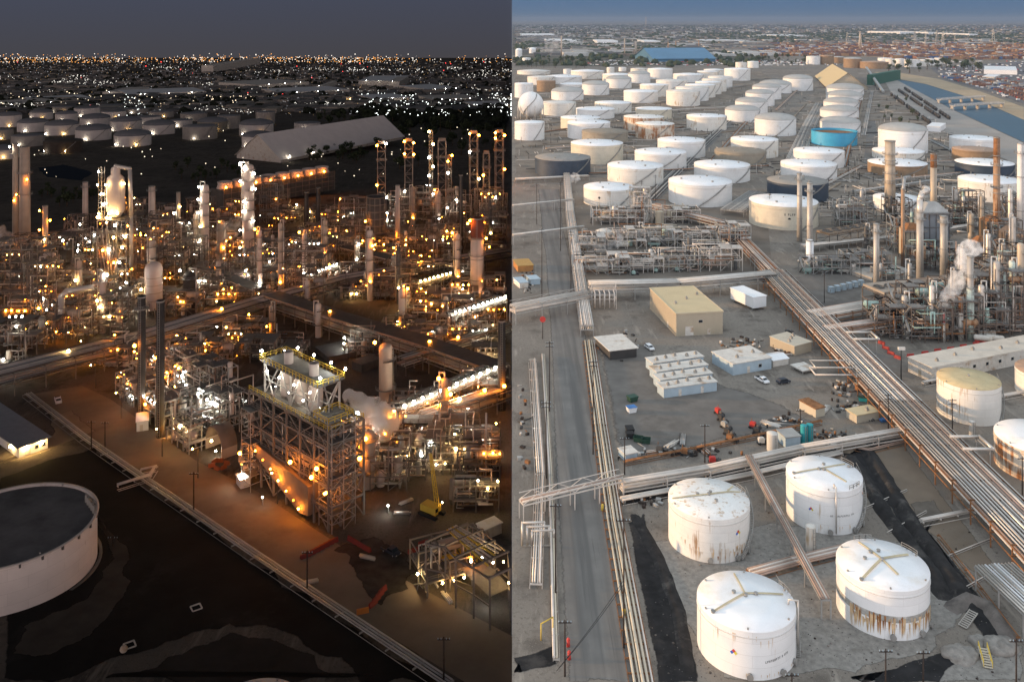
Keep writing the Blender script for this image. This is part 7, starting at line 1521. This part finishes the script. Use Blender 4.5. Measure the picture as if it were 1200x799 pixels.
# portal frames at the bottom right, with a lit compressor deck behind
t = thing('portal_frames', 'row of steel portal frames over a lit deck at the bottom of the day boundary', 'steel frame', at(499, 692)); O = at(499, 692)
def lp(px, py, z): p = at(px, py) - O; return p + V(0, 0, z)
PF = [((499, 692), (548, 668)), ((522, 697), (566, 676)), ((534, 712), (580, 690)), ((555, 724), (596, 704)), ((574, 738), (598, 726))]
f = MB()
for a, b2 in PF:
    A_, B_ = lp(*a, 0), lp(*b2, 0); hh = 11
    f.bar(A_, A_ + V(0, 0, hh), .4); f.bar(B_, B_ + V(0, 0, hh), .4); f.bar(A_ + V(0, 0, hh), B_ + V(0, 0, hh), .4)
for (a, b2), (c, d) in zip(PF[:-1], PF[1:]):
    for q, r_ in ((a, c), (b2, d)): f.bar(lp(*q, 5), lp(*r_, 5), .3); f.bar(lp(*q, 10.6), lp(*r_, 10.6), .3)
f.build('portal_frame', m_nst, t)
d = MB(); d.poly([lp(540, 690, 4.5), lp(574, 724, 4.5), lp(598, 712, 4.5), lp(570, 680, 4.5)]); d.build('deck', m_grating, t)
for k in range(6): MB().pipe([lp(524 + k * 2, 676 - k, 10.9 + k * .02), lp(572 + k * 3, 722 - k * 4, 10.9 + k * .02)], .2).build('pipe', m_yel if k % 3 == 0 else m_pale, t)
for px, py, z, k in ((565, 700, 9, 'warm'), (578, 704, 8.5, 'warm'), (590, 706, 9, 'warm'), (552, 695, 7, 'white'), (596, 715, 6, 'warm'), (572, 712, 3, 'white')): lamp(t, lp(px, py, z), k, .2)
unit('night process unit with yellow lit drums behind the portal frames', at(575, 690), 16, 12, 7, 500, 24, (('warm', 3), ('orange', 2)), 4, NP, m_nst, rz=S(25), vm=[m_nstk, m_yel, m_steel], group='process units of the night refinery', bay=5, rail_m=m_nst, deckp=.4)
shed('white cabin beyond the portal frames', (568, 633), (588, 625), (560, 626), 12, m_dirtyw, m_roofw, 'cabin', 'site_cabin', group=SGN)
for i in range(6): bundle(['pale rubble of pipe ends beside the crane', 'pipe lengths left of the crane', 'pipe lengths by the small pale tank', 'pipe lengths under the portal frames', 'pipes on the mud by the dark truck', 'pipes at the road edge by the red barriers', 'pipes on the pale pad beside the pond'][i], [462, 470, 560, 530, 440, 372, 90][i], [603, 592, 545, 706, 655, 680, 720][i], 6, 4, S(40 * i), [m_pale, m_steel, m_insul], 80 + i)
for px, py, lb in ((230, 712, 'small square frame lying on the black pond'), (152, 756, 'small frame lying at the lower pond shore')):
    t = tag(MB().box((0, 0, 0), (.01, .01, .01)).build('marker_frame', m_pale, loc=at(px, py, .1)), lb, 'frame', 'frames on the black pond'); b = MB(); b.bar((-1, -1, 0), (1, -1, 0), .25); b.bar((1, -1, 0), (1, 1, 0), .25); b.bar((1, 1, 0), (-1, 1, 0), .25); b.bar((-1, 1, 0), (-1, -1, 0), .25); t.data = b.mesh('marker_frame', m_pale); t.rotation_euler.z = .6
t = thing('float_ball', 'pale round float at the lower shore of the black pond', 'float', at(145, 763)); MB().ball((0, 0, .5), .75, 12, 8).build('ball', m_dirtyw, t)
# ================================================================ trees, far city, containers, steam, haze
def leaf_crown(r, h, n, seed, z0):
    """crown of many leaf clumps spread unevenly through its volume"""
    rnd = random.Random(seed); b = MB(); blobs = [(V(rnd.uniform(-.5, .5) * r, rnd.uniform(-.5, .5) * r, z0 + h * rnd.uniform(.2, .85)), r * rnd.uniform(.38, .62)) for _ in range(7)]
    for _ in range(n):
        c, q = rnd.choice(blobs); d = V(rnd.gauss(0, 1), rnd.gauss(0, 1), rnd.gauss(0, .8)); d.normalize(); p = c + d * q * rnd.uniform(.55, 1.05); s = rnd.uniform(.35, .8) * r * .22
        a = V(rnd.uniform(-1, 1), rnd.uniform(-1, 1), rnd.uniform(-.6, .6)).normalized(); e = a.cross(d).normalized() if abs(a.dot(d)) < .98 else V(1, 0, 0)
        b.quad(p - a * s - e * s * .7, p + a * s - e * s * .6, p + a * s * .8 + e * s, p - a * s + e * s * .7)
    return b
TREES = {}
def tree_proto(kind, sd):
    r, h, z0 = ((3.6, 6.5, 2.6), (2.6, 9., 2.2), (4.6, 6., 3.))[sd % 3]
    t = thing('tree', 'tree', 'tree', (0, 0, 0)); MB().cyl((0, 0, 0), (0, 0, z0 + h * .45), .38, .14, 7).build('trunk', m_bark, t)
    leaf_crown(r, h, 260, sd, z0).build('crown', m_leafd if kind == 'dark' else m_leaf, t); return t
def plant(kind, spots, fmt, group, smin=.8, smax=1.3, seed=1):
    rnd = random.Random(seed); spots = sorted(spots); protos = []
    for i, (px, py) in enumerate(spots):
        p = at(px, py); lb = fmt % ORD[i] if i < 20 else fmt % ('number %d' % (i + 1))
        if i < 3: o = tree_proto(kind, seed * 3 + i); protos.append(o); o['label'] = lb; tr = None
        else:
            if tr is None: tr = tree_of(None)
            o = copy_tree(protos[i % 3], tr, lb)
        o['group'] = group; o.location = p; o.rotation_euler.z = rnd.uniform(0, 6.3); s = rnd.uniform(smin, smax); o.scale = (s * rnd.uniform(.9, 1.2), s, s * rnd.uniform(.85, 1.2))
R = random.Random(21)
side('night')
def row(n, x0, x1, y0, y1): return [(x0 + (x1 - x0) * (i + R.random() * .8) / n, R.uniform(y0, y1)) for i in range(n)]
plant('dark', row(18, 362, 428, 178, 192), '%s dark tree from the left in the clump before the pale barn', 'trees before the night barn', 1.0, 1.7, 1)
plant('dark', row(20, 430, 596, 146, 166), '%s dark tree from the left in the wood right of the barn', 'trees right of the night barn', 1.6, 2.4, 2)
plant('dark', row(14, 372, 470, 138, 148), '%s dark tree from the left in the row behind the barn', 'trees behind the night barn', 1.6, 2.4, 3)
plant('dark', row(12, 48, 118, 226, 242), '%s dark bush tree from the left on the waste ground by the pond', 'trees by the night pond', .8, 1.3, 4)
plant('dark', row(14, 440, 596, 168, 200), '%s scattered dark tree from the left behind the lattice towers', 'trees behind the lattice towers', 1.1, 1.8, 5)
plant('dark', row(16, 205, 300, 196, 216), '%s dark tree from the left on the waste ground before the tank farm', 'trees before the night tank farm', .7, 1.2, 6)
side('day')
plant('olive', row(18, 1040, 1150, 78, 86), '%s tree from the left in the belt beyond the blue channel', 'trees beyond the channel', 1.8, 2.8, 7)
plant('olive', row(16, 604, 690, 74, 80), '%s tree from the left in the scrub behind the tank farm', 'trees behind the tank farm', 1.4, 2.2, 8)
plant('olive', row(16, 860, 950, 66, 78), '%s tree from the left in the scrub beside the distant tanks', 'trees beside the distant tanks', 1.4, 2.4, 9)
plant('olive', row(10, 1030, 1078, 150, 112), '%s scrub tree from the left beside the tank wagons', 'scrub by the wagons', .5, .8, 10)
# ---- far woods: one mass of crowns a side
def wood(name, spots, mt, seed):
    rnd = random.Random(seed); b = MB()
    for px, py, k in spots:
        p = at(px, py); d = p.y / F
        for _ in range(k):
            r = rnd.uniform(5, 11) + d * .25; c = p + V(rnd.gauss(0, 3 * d), rnd.gauss(0, 20 * d), r * .3)
            if abs(c.x) < r * 1.6 or (c.x > 0) != (SIDE[0] == 'day'): continue
            c = c.copy(); c.z = gz(c.y) + r * .35; n = len(b.v); b.ball(c, r, 7, 4, (1, 1, rnd.uniform(.6, 1.1)))
            for i in range(n, len(b.v)): q = Vector(b.v[i]); s = 1 + .4 * noise.noise(q * .13); b.v[i] = tuple(c + (q - c) * s)
    for i in range(len(b.sm)): b.sm[i] = False
    return tag(b.build(name, mt), {'day': 'distant dark woods and garden trees of the day city', 'night': 'distant black woods and garden trees of the night city'}[SIDE[0]], 'trees', kind='stuff')
sp = []
for _ in range(800): 
    y = 30 + 22 * R.random() ** 1.3; x = R.uniform(600, 1215); sp.append((x, y, 3))
for _ in range(420): y = R.uniform(40, 47) if R.random() < .7 else R.uniform(52, 60); x = R.uniform(800, 1215) if y < 50 else R.uniform(600, 800); sp.append((x, y, 4))
for _ in range(120): sp.append((R.uniform(600, 880), R.uniform(58, 78), 2))
wood('distant_woods', sp, m_leafd, 31)
# ---- the day city: one mass of small buildings, the large sheds as things
def city(name, n, xr, yf, sizes, mats, seed, label):
    rnd = random.Random(seed); b = MB()
    for _ in range(n):
        px = rnd.uniform(*xr); py = yf(rnd); p = at(px, py); d = p.y / F; w, l, h = [rnd.uniform(*s) for s in sizes]
        if (p.x < w * .7 + 4) if SIDE[0] == 'day' else (p.x > -w * .7 - 4): continue
        b.cur = rnd.randrange(len(mats)); b.box(p + V(0, 0, h / 2), (w, l, h), rnd.choice((0, .06, -.05)))
    return tag(b.build(name, mats), label, 'city', kind='stuff')
m_c = [mat('city_white', (.50, .49, .47), .8, var=.1), mat('city_cream', (.30, .27, .23), .8, var=.1), mat('city_grey', (.18, .175, .17), .8, var=.1), mat('city_tan', (.22, .17, .13), .8, var=.1), mat('city_roof_grey', (.12, .115, .11), .8, var=.1)]
city('distant_city', 3600, (598, 1225), lambda r: 29.5 + 24 * r.random() ** 1.5, ((14, 60), (14, 50), (4, 11)), m_c, 33, 'distant pale low city spread to the horizon by day')
city('distant_city_sheds', 420, (598, 900), lambda r: r.uniform(42, 66), ((30, 130), (25, 70), (6, 12)), m_c, 34, 'distant industrial sheds scattered left of the container yard by day')
for i, (a, b_, hp, lb) in enumerate((((700, 53), (724, 53), 5, 'long white warehouse with dark bays in the far city'), ((755, 52), (774, 52), 3.5, 'pale flat warehouse left of the blue shed'), ((1055, 41), (1072, 41), 3, 'white warehouse in the far right woods'), ((1088, 41), (1098, 41), 3, 'small white warehouse in the far right woods'), ((1136, 43), (1146, 43), 3, 'pinkish block in the far right woods'), ((640, 50), (676, 50), 2.5, 'wide pale warehouse in the far city at the left'), ((610, 43), (650, 43), 2, 'pale warehouse near the horizon at the left'), ((826, 50), (880, 50), 2, 'long low cream shed beyond the blue shed'), ((910, 44), (950, 44), 2, 'long cream shed below the far woods'))):
    shed(lb, a, b_, (a[0], a[1] - 1.6), hp, m_carw if i != 7 else m_cream, m_roofw, 'warehouse', 'warehouse', windows=tuple((.1 + .13 * k, 5, 6, 8) for k in range(7)) if i == 0 else (), group='warehouses of the day city')
# far stacks, pylons and little tanks of the next plant
for px, yb, yt, w, lb in ((658, 66, 42, 1.6, 'far white stack trailing steam'), (732, 66, 45, 1.4, 'far brown mast left of the lattice mast'), (745, 66, 48, 2.6, 'far pale column before the woods'), (792, 58, 48, 1.4, 'left red-topped stack over the blue shed'), (783, 60, 49, 1.2, 'thin stack left of the red-topped one'), (819, 58, 47, 1.2, 'right red stack over the blue shed'), (757, 32, 20, .8, 'tiny tower on the horizon'), (1008, 60, 38, 1.4, 'far tan mast before the container yard')):
    chimney(lb, at(px, yb), hgt(yb, yt), px2m(yb, w), m_stackr if 'red' in lb else m_nstk, taper=.9, group='far stacks by day')
def pylon(px, yb, yt, i):
    t = thing('power_pylon', '%s pale power pylon from the left over the container yard' % ORD[i].capitalize(), 'pylon', at(px, yb), R.uniform(-.4, .4), 'power pylons over the container yard'); h = hgt(yb, yt); w = h * .10; f = MB()
    for x in (-1, 1):
        for y in (-1, 1): f.bar((x * w, y * w, 0), (x * w * .2, y * w * .2, h), h * .012)
    for k in range(6):
        a, c = k / 6, (k + 1) / 6; A = w * (1 - .8 * a); C = w * (1 - .8 * c)
        for y in (-1, 1): f.bar((-A, y * A, h * a), (C, y * C, h * c), h * .007); f.bar((A, y * A, h * a), (-C, y * C, h * c), h * .007)
    f.build('lattice', m_steel, t); c = MB()
    for z in (.72, .84, .95): c.bar((-h * .12, 0, h * z), (h * .12, 0, h * z), h * .011)
    c.build('crossarm', m_steel, t)
for i, a in enumerate(((993, 54, 38), (1008, 56, 37), (1072, 57, 37), (1085, 56, 40), (1098, 54, 36), (1105, 57, 39), (1119, 50, 41), (1134, 58, 45), (1164, 50, 34), (1187, 60, 49))): pylon(*a, i)
for i, (xl, xr, yt, yb, kd) in enumerate(((612, 622, 68, 75, 'cone'), (604, 612, 57, 68, 'dome'), (620, 628, 56, 63, 'dome'))): storage_tank((xl, xr, yt, yb), ('little white tank at the far left beyond the tank farm', 'white domed tank at the far left in the next plant', 'small white dome in the next plant')[i], m_white, m_roofw, kd, 'tanks of the next plant', rise=.5)
# ---- containers: the near truck yard one by one, the far terminal as one mass
CCOL = [('rust red', (.23, .115, .075)), ('dark red', (.17, .08, .065)), ('orange', (.36, .21, .11)), ('grey', (.33, .33, .33)), ('blue', (.07, .13, .27)), ('white', (.62, .60, .57)), ('brown', (.20, .11, .08))]
cm = {}
for nme, c in CCOL:
    b = MB(); b.box((0, 0, 1.45), (12.2, 2.44, 2.7)); 
    for x in (-6, -3, 0, 3, 6): 
        for y in (-1.24, 1.24): b.box((x, y, 1.45), (.2, .06, 2.6))
    cm[nme] = b.mesh('shipping_container', mat('container_' + nme.replace(' ', '_'), c, .7, var=.15))
BANKX = [(1050, 83), (1100, 91), (1150, 105), (1200, 123), (1230, 133)]
def bank(x):
    for (a, ya), (c, yc) in zip(BANKX[:-1], BANKX[1:]):
        if x <= c: return ya + (yc - ya) * (x - a) / (c - a)
    return 133
rows = [(1106, 90.5, 1150, 102, 12), (1120, 91.5, 1160, 101, 12), (1150, 99.5, 1184, 111, 11), (1150, 93.5, 1186, 103, 12), (1176, 104, 1206, 114, 9), (1164, 92, 1200, 100, 11), (1186, 112, 1206, 119, 6), (1112, 87.5, 1150, 91.5, 12), (1186, 103, 1206, 108, 6)]
RW = ['longest row beside the sandy bank', 'second row from the sandy bank', 'third row from the sandy bank', 'fourth row from the bank', 'row nearest the lower right', 'upper row at the right edge', 'short row by the bank', 'row farthest from the camera', 'short edge row']
for ri, (x0, y0, x1, y1, n) in enumerate(rows):
    cnt = {}; A, B = at(x0, y0), at(x1, y1); rz = math.atan2(B.y - A.y, B.x - A.x)
    for k in range(n):
        nme = R.choices([c[0] for c in CCOL], (5, 4, 2, 2, 1, 2, 3))[0]; cnt[nme] = cnt.get(nme, 0) + 1; p = A.lerp(B, (k + .5) / n)
        o = bpy.data.objects.new('shipping_container', cm[nme]); CUR[0].objects.link(o); o.location = p + V(0, 0, .35); o.rotation_euler.z = rz + PI / 2 + .25; o.scale.z = 1.15
        tag(o, '%s %s container from the left in the %s' % (ORD[cnt[nme] - 1], nme, RW[ri]), 'container', 'containers in the truck yard')
b = MB(); mts = [MATS['container_' + c[0].replace(' ', '_')] for c in CCOL]
for _ in range(3600):
    px = R.uniform(880, 1215); py = R.uniform(50.5, 70) if px > 1040 else R.uniform(51, 66); p = at(px, py); st = R.randint(1, 3); b.cur = R.choices(range(7), (4, 2, 7, 2, 1, 2, 4))[0]; b.box(p + V(0, 0, 1.4 * st), (R.choice((12, 24, 36)), 3.5, 2.8 * st), R.choice((0, .1, 1.5)))
tag(b.build('container_terminal', mts), 'far container terminal of red and orange stacks beyond the channel', 'containers', kind='stuff')
b = MB()
for _ in range(900):
    px = R.uniform(690, 1000) if R.random() < .6 else R.uniform(1100, 1212); py = R.uniform(70.5, 77) if px < 1000 else R.uniform(72, 118); p = at(px, py); b.cur = R.choices(range(4), (5, 2, 2, 1))[0]; L = R.choice((4.5, 4.5, 8))
    if px > 1000 and py > bank(px) - .6: continue
    b.box(p + V(0, 0, 1.), (L, 2.2, 2.), R.choice((.1, 1.5, -.4)))
tag(b.build('parked_vehicles', [m_carw, m_steel, m_card, m_red]), 'far rows of parked cars and trucks on the day lots', 'cars', kind='stuff')
# small clutter of the tank farm: posts, valves and pipe stubs, too many to count
b = MB()
for _ in range(2600):
    px = R.uniform(603, 1200); py = 84 + 175 * R.random() ** .8
    if px < 900 and py > 205: continue
    p = at(px, py); b.cur = R.randrange(3)
    if px > 1035 and py < 108 + (px - 1035) * .57: continue
    if any((p - q[1]).length < q[2] + 2 for q, it in FARM): continue
    if R.random() < .45: b.box(p + V(0, 0, 1.), (.4, .4, R.uniform(2, 9)))
    else: a = R.choice((0, PI / 2)) + .1; l = R.uniform(4, 26); b.bar(p + V(0, 0, .7), p + V(l * math.cos(a), l * math.sin(a), .7), .5)
tag(b.build('pipe_litter', [m_steel, m_pale, m_dark]), 'scattered posts, valves and pipe stubs between the day tanks', 'pipework', kind='stuff')
# more pipe runs between the rows of tanks
rp = random.Random(63)
for i, (a, c, w, lb) in enumerate((((690, 205), (900, 196), 4, 'behind the two front white tanks'), ((740, 213), (790, 170), 4, 'slanting up between the white tanks'), ((640, 176), (745, 168), 3, 'before the cream tank'), ((690, 158), (860, 150), 4, 'before the fourth row'), ((830, 196), (905, 110), 5, 'up the middle of the farm'), ((640, 140), (850, 128), 4, 'before the sixth row'), ((990, 196), (1010, 112), 4, 'left of the domed column'), ((1012, 196), (1120, 190), 4, 'before the big domed tank'), ((1040, 215), (1190, 200), 5, 'behind the furnace stacks by the dark-walled tank'), ((905, 250), (1010, 196), 5, 'right of the dark blue tanks'), ((1012, 160), (1022, 108), 5, 'right of the domed column'), ((760, 124), (880, 100), 4, 'beside the straight road'), ((612, 112), (760, 104), 4, 'before the eighth row'), ((910, 130), (950, 92), 4, 'behind the domed tanks by the pipe track'))):
    pipe_rack([at(*a), at(*c)], 'low pipe run %s in the day tank farm' % lb, w, (rp.choice((.8, 1.2, 2.6)),), 4, [m_pale, m_insul, m_rust, m_steel], 14., (.2, .42), 700 + i, frame=m_steel, group='pipe runs of the day tank farm')
# low earth walls round the tank plots
def dyke(a, c, k): return tag(MB().bar(at(*a) + V(0, 0, .5), at(*c) + V(0, 0, .5), 1.8, 1.1).build('dyke_wall', mat('dyke_earth', (.24, .20, .155), .95, var=.25, scale=.1)), k, 'dyke wall', 'dyke walls of the day tank farm')
for i, (a, c) in enumerate((((603, 213), (690, 208)), ((620, 172), (735, 164)), ((735, 180), (812, 172)), ((805, 160), (905, 150)), ((690, 145), (800, 140)), ((603, 150), (690, 140)), ((912, 262), (985, 215)), ((985, 205), (1100, 200)), ((1095, 195), (1200, 200)), ((1012, 168), (1100, 165)), ((1005, 150), (1012, 115)), ((905, 165), (945, 122)), ((640, 122), (760, 118)), ((1015, 134), (1048, 132)), ((1015, 126), (1046, 124)), ((1016, 118), (1040, 117)), ((1015, 142), (1052, 140)))):
    dyke(a, c, 'low earth wall %s in the day tank farm' % ('before the dark blue tank', 'behind the dark blue tank', 'below the cream tank', 'left of the domed column', 'behind the rusty tanks', 'below the gas sphere', 'beside the cream lettered tank', 'behind the thick ringed stack', 'behind the furnaces', 'before the blue tank road', 'right of the domed column', 'beside the long pipe track', 'in the seventh row', 'second of the stepped row by the road', 'third of the stepped row by the road', 'last of the stepped row by the road', 'first of the stepped row by the road')[i])
# ---- the night city
side('night')
sp = []
for _ in range(380): sp.append((R.uniform(-20, 602), 74 + 60 * R.random() ** 1.4, 3))
for _ in range(130): sp.append((R.uniform(420, 602), R.uniform(126, 150), 3))
for _ in range(60): sp.append((R.uniform(-10, 330), R.uniform(118, 124), 3))
wood('distant_woods', sp, mat('night_foliage', (.022, .026, .018), .95, var=.4, scale=.1), 41)
city('distant_city', 2600, (-25, 602), lambda r: 71 + 62 * r.random() ** 1.35, ((14, 60), (14, 50), (4, 11)), [m_c[1], m_c[2], m_c[4]], 43, 'distant dark low city spread to the horizon by night')
for i, (a, b_, hp, lb) in enumerate((((-5, 126), (72, 123), 2.5, 'long lit warehouse behind the night tanks at the left'), ((40, 121), (110, 119), 2, 'long warehouse above the night tank farm'), ((120, 112), (145, 112), 4, 'warehouse in the left of the night city'), ((150, 114), (242, 112), 3, 'long pale warehouse in the middle of the night city'), ((300, 104), (362, 102), 4, 'flat warehouse with lit edge left of the tank towers'), ((330, 112), (410, 110), 3, 'lower long warehouse below the flat one'), ((372, 106), (378, 106), 5, 'pale block left of the tank towers'), ((420, 102), (468, 102), 7, 'big dim block at the centre of the night city'), ((455, 104), (468, 104), 8, 'pale end block beside the big dim block'), ((436, 120), (480, 119), 4, 'white-lit warehouse right of the lit silo'), ((505, 121), (560, 120), 4, 'white-lit warehouse in the right of the night city'), ((560, 128), (600, 127), 4, 'white-lit warehouse at the day boundary'), ((236, 85), (250, 85), 8, 'lit office block near the night horizon'), ((500, 108), (540, 107), 3, 'dim warehouse above the white-lit ones'))):
    w = (b_[0] - a[0]); shed(lb, a, b_, (a[0], a[1] - 3), hp, m_dirtyw, m_roofw if i % 2 else m_dirtyw, 'warehouse', 'warehouse', group='warehouses of the night city', lamps=tuple((f, -12, 1.1, 'flood') for f in ((.2, .5, .8) if w > 30 else (.4,))))
def lights(name, n, gen, col, power, label, seed, smin=.35, smax=.75):
    rnd = random.Random(seed); b = MB()
    for _ in range(n):
        px, py, hh = gen(rnd); p = at(px, py); d = p.y / F; s = d * rnd.uniform(smin, smax) * .5; c = p + V(0, 0, hh + s); k = len(b.v)
        b.v += [tuple(c + q) for q in (V(s, 0, 0), V(0, s, 0), V(-s, 0, 0), V(0, -s, 0), V(0, 0, s), V(0, 0, -s))]
        for i in range(4): j = (i + 1) % 4; b.face((k + i, k + j, k + 4)); b.face((k + j, k + i, k + 5))
    return tag(b.build(name, emit(name + '_glow', col, power, False)), label, 'lights', kind='stuff')
CL = [(R.uniform(0, 600), R.uniform(78, 135)) for _ in range(46)]
def g_far(r):
    x = r.uniform(0, 600) if r.random() < .35 else r.gauss(r.choice((20, 70, 140, 230, 300, 350, 400, 440)), 22)
    return min(599.5, abs(x)), 68.4 + 6.5 * r.random() ** 1.3, (r.uniform(0, 20) if r.random() < .8 else r.uniform(20, 160))
def g_mid(r): return r.uniform(0, 599), 73 + 66 * r.random() ** 1.5, 6
def g_cl(r):
    c = r.choice(CL); return min(599, max(0, r.gauss(c[0], 14))), max(74, r.gauss(c[1], 1.2)), 7
def g_white(r): return min(599, max(0, r.gauss(r.choice((440, 470, 500, 530, 575, 590, 150)), 16))), r.uniform(113, 141), 8
def g_left(r): return r.uniform(0, 300), r.gauss(119, 4), 7
lights('orange_city_lights', 560, g_far, (1, .42, .10), 2.6, 'orange city lights strung along the night horizon', 51, .35, 1.1); lights('white_city_lights', 460, g_far, (1, .90, .78), 2.4, 'white city lights strung along the night horizon', 52, .4, 1.2)
lights('pale_city_lights', 1100, g_mid, (.95, .95, 1.), .8, 'faint pale lights scattered over the night city', 53, .4, .9); lights('amber_city_lights', 500, g_mid, (1, .62, .3), .9, 'faint amber lights scattered over the night city', 54, .4, .9)
lights('cluster_city_lights', 900, g_cl, (1, .95, .85), 2.2, 'clustered white lights of the night city', 55, .4, 1.1); lights('yard_lights', 330, g_white, (.93, 1., .95), 5., 'bright white yard lights behind the barn', 56, .6, 1.5)
lights('lot_lights', 170, g_left, (1, .8, .55), 3.5, 'warm lot lights behind the night tank farm', 57, .6, 1.4); lights('red_city_lights', 26, g_mid, (1, .06, .06), 3.5, 'red beacon lights in the night city', 58, .8, 1.5)
lights('waste_ground_lights', 60, lambda r: (r.uniform(40, 600), r.uniform(150, 215), 5), (1, .85, .6), 3., 'single lights on the dark waste ground', 59, .7, 1.5)
t = thing('lit_silo', 'yellow lit silo block among the white yard lights', 'silo', at(409, 121)); MB().cyl((0, 0, 0), (0, 0, 16), 8, n=16).build('shell', m_cream, t); lamp(t, (-9, -10, 8), 'warm', .9); lamp(t, (5, -12, 12), 'warm', .9)
# ---- steam
def steam(name, label, pts, radii, dens, seed, col=(.96, .96, .96)):
    """lumpy closed body of steam along a path"""
    b = MB(); n = 14; P = []; RR = []
    for i in range(len(pts) - 1):
        for k in range(6): P.append(Vector(pts[i]).lerp(Vector(pts[i + 1]), k / 6)); RR.append(radii[i] + (radii[i + 1] - radii[i]) * k / 6)
    P.append(Vector(pts[-1])); RR.append(radii[-1]); base = P[0].copy(); m = len(P)
    RR[0] *= .3; RR[-1] *= .15
    for i, p in enumerate(P):
        d = (P[min(i + 1, m - 1)] - P[max(0, i - 1)]).normalized(); M = d.to_track_quat('Z', 'Y').to_matrix()
        for q in range(n):
            a = 2 * PI * q / n; o = M @ V(math.cos(a), math.sin(a), 0); r = RR[i] * (1 + .45 * noise.noise((p + o * RR[i]) * (1.1 / max(radii)) + V(seed, 0, 0)) + .2 * noise.noise((p + o * RR[i]) * (3.2 / max(radii)))); b.v.append(tuple(p - base + o * r))
    for i in range(m - 1):
        for q in range(n): q2 = (q + 1) % n; b.face((i * n + q, i * n + q2, (i + 1) * n + q2, (i + 1) * n + q))
    b.face(tuple(range(n - 1, -1, -1))); b.face(tuple(range((m - 1) * n, m * n)))
    mt = bpy.data.materials.new(name + '_vapour'); mt.use_nodes = True; nt = mt.node_tree; nt.nodes.remove(nt.nodes['Principled BSDF'])
    v = nt.nodes.new('ShaderNodeVolumePrincipled'); v.inputs['Color'].default_value = col + (1,)
    g = nt.nodes.new('ShaderNodeTexCoord'); z = nt.nodes.new('ShaderNodeTexNoise'); z.inputs['Scale'].default_value = 1.5 / max(radii); z.inputs['Detail'].default_value = 6; z.inputs['Roughness'].default_value = .6; nt.links.new(g.outputs['Object'], z.inputs['Vector'])
    mr = nt.nodes.new('ShaderNodeMapRange'); mr.inputs['From Min'].default_value = .42; mr.inputs['From Max'].default_value = .72; mr.inputs['To Max'].default_value = dens; nt.links.new(z.outputs['Fac'], mr.inputs['Value']); nt.links.new(mr.outputs[0], v.inputs['Density'])
    nt.links.new(v.outputs[0], nt.nodes['Material Output'].inputs['Volume'])
    return tag(b.build(name, mt, loc=base), label, 'steam', kind='stuff')
side('day')
def zp(px, py, D): return V((px - CX) * D / F, D, H - (py - HY) * D / F)
D0 = dist(401)
steam('steam_plume', 'white steam plume drifting up to the right over the front units', [zp(1104, 366, D0), zp(1108, 352, D0 + 2), zp(1120, 337, D0 + 5), zp(1128, 318, D0 + 8), zp(1132, 298, D0 + 10), zp(1141, 283, D0 + 12)], [1.0, 2.5, 2.6, 3.0, 3.6, 4.2], .62, 1, (1., 1., 1.))
D1 = dist(215); steam('steam_puff', 'round white steam puff beside the dark blue tank', [zp(667, 222, D1), zp(670, 215, D1), zp(674, 208, D1), zp(676, 203, D1)], [1.5, 3.2, 4.2, 2.5], .4, 4)
D2 = dist(296); steam('steam_puff', 'low pinkish steam puff drifting through the process units', [zp(688, 295, D2), zp(697, 289, D2), zp(710, 291, D2), zp(722, 286, D2), zp(730, 270, D2 + 20)], [1.2, 2.6, 2.8, 2.2, 2.], .22, 6)
D3 = dist(66); steam('far_steam', 'far thin steam drifting from the next plant', [zp(632, 62, D3), zp(645, 55, D3), zp(655, 52, D3), zp(664, 52, D3)], [8, 18, 16, 10], .03, 8)
side('night')
def zn(px, py, D): return V((px - CX) * D / F, D, H - (py - HY) * D / F)
Dn = dist(548); steam('steam_cloud', 'big pale steam cloud lit orange, drifting right of the lit steel structure', [zn(404, 458, Dn + 6), zn(414, 470, Dn + 4), zn(426, 482, Dn + 2), zn(441, 491, Dn), zn(455, 498, Dn - 2), zn(466, 503, Dn - 3)], [1.2, 3.0, 4.2, 5.0, 4.8, 2.6], 3.5, 11)
Dn = dist(312); steam('night_steam', 'thin white steam beside the wrapped white column', [zn(262, 282, Dn), zn(268, 272, Dn), zn(275, 264, Dn), zn(280, 256, Dn)], [2, 4.5, 5, 2.5], .12, 13)
Dn = dist(312); steam('night_steam', 'pale steam hanging at the left edge under the tall stacks', [zn(-6, 268, Dn), zn(4, 280, Dn), zn(12, 290, Dn), zn(18, 297, Dn)], [4, 5.5, 5, 3], .25, 15)
Dn = dist(345); steam('night_steam', 'thin steam over the glowing short cooler row', [zn(376, 312, Dn), zn(384, 305, Dn), zn(392, 300, Dn)], [2, 4, 2.5], .10, 17)
# ---- the day's air
side('day')
HZ = True
if HZ:
    mt = bpy.data.materials.new('haze_air'); mt.use_nodes = True; nt = mt.node_tree; nt.nodes.remove(nt.nodes['Principled BSDF'])
    v = nt.nodes.new('ShaderNodeVolumePrincipled'); v.inputs['Color'].default_value = (.22, .30, .43, 1); v.inputs['Density'].default_value = .00005; v.inputs['Anisotropy'].default_value = 0
    nt.links.new(v.outputs[0], nt.nodes['Material Output'].inputs['Volume'])
    b = MB(); b.prism([(-.5, -60), (80000, -60), (80000, 61000), (-.5, 61000)], -1, 175)
    tag(b.build('haze', mt), 'pale blue haze lying over the day land', 'haze', kind='stuff')
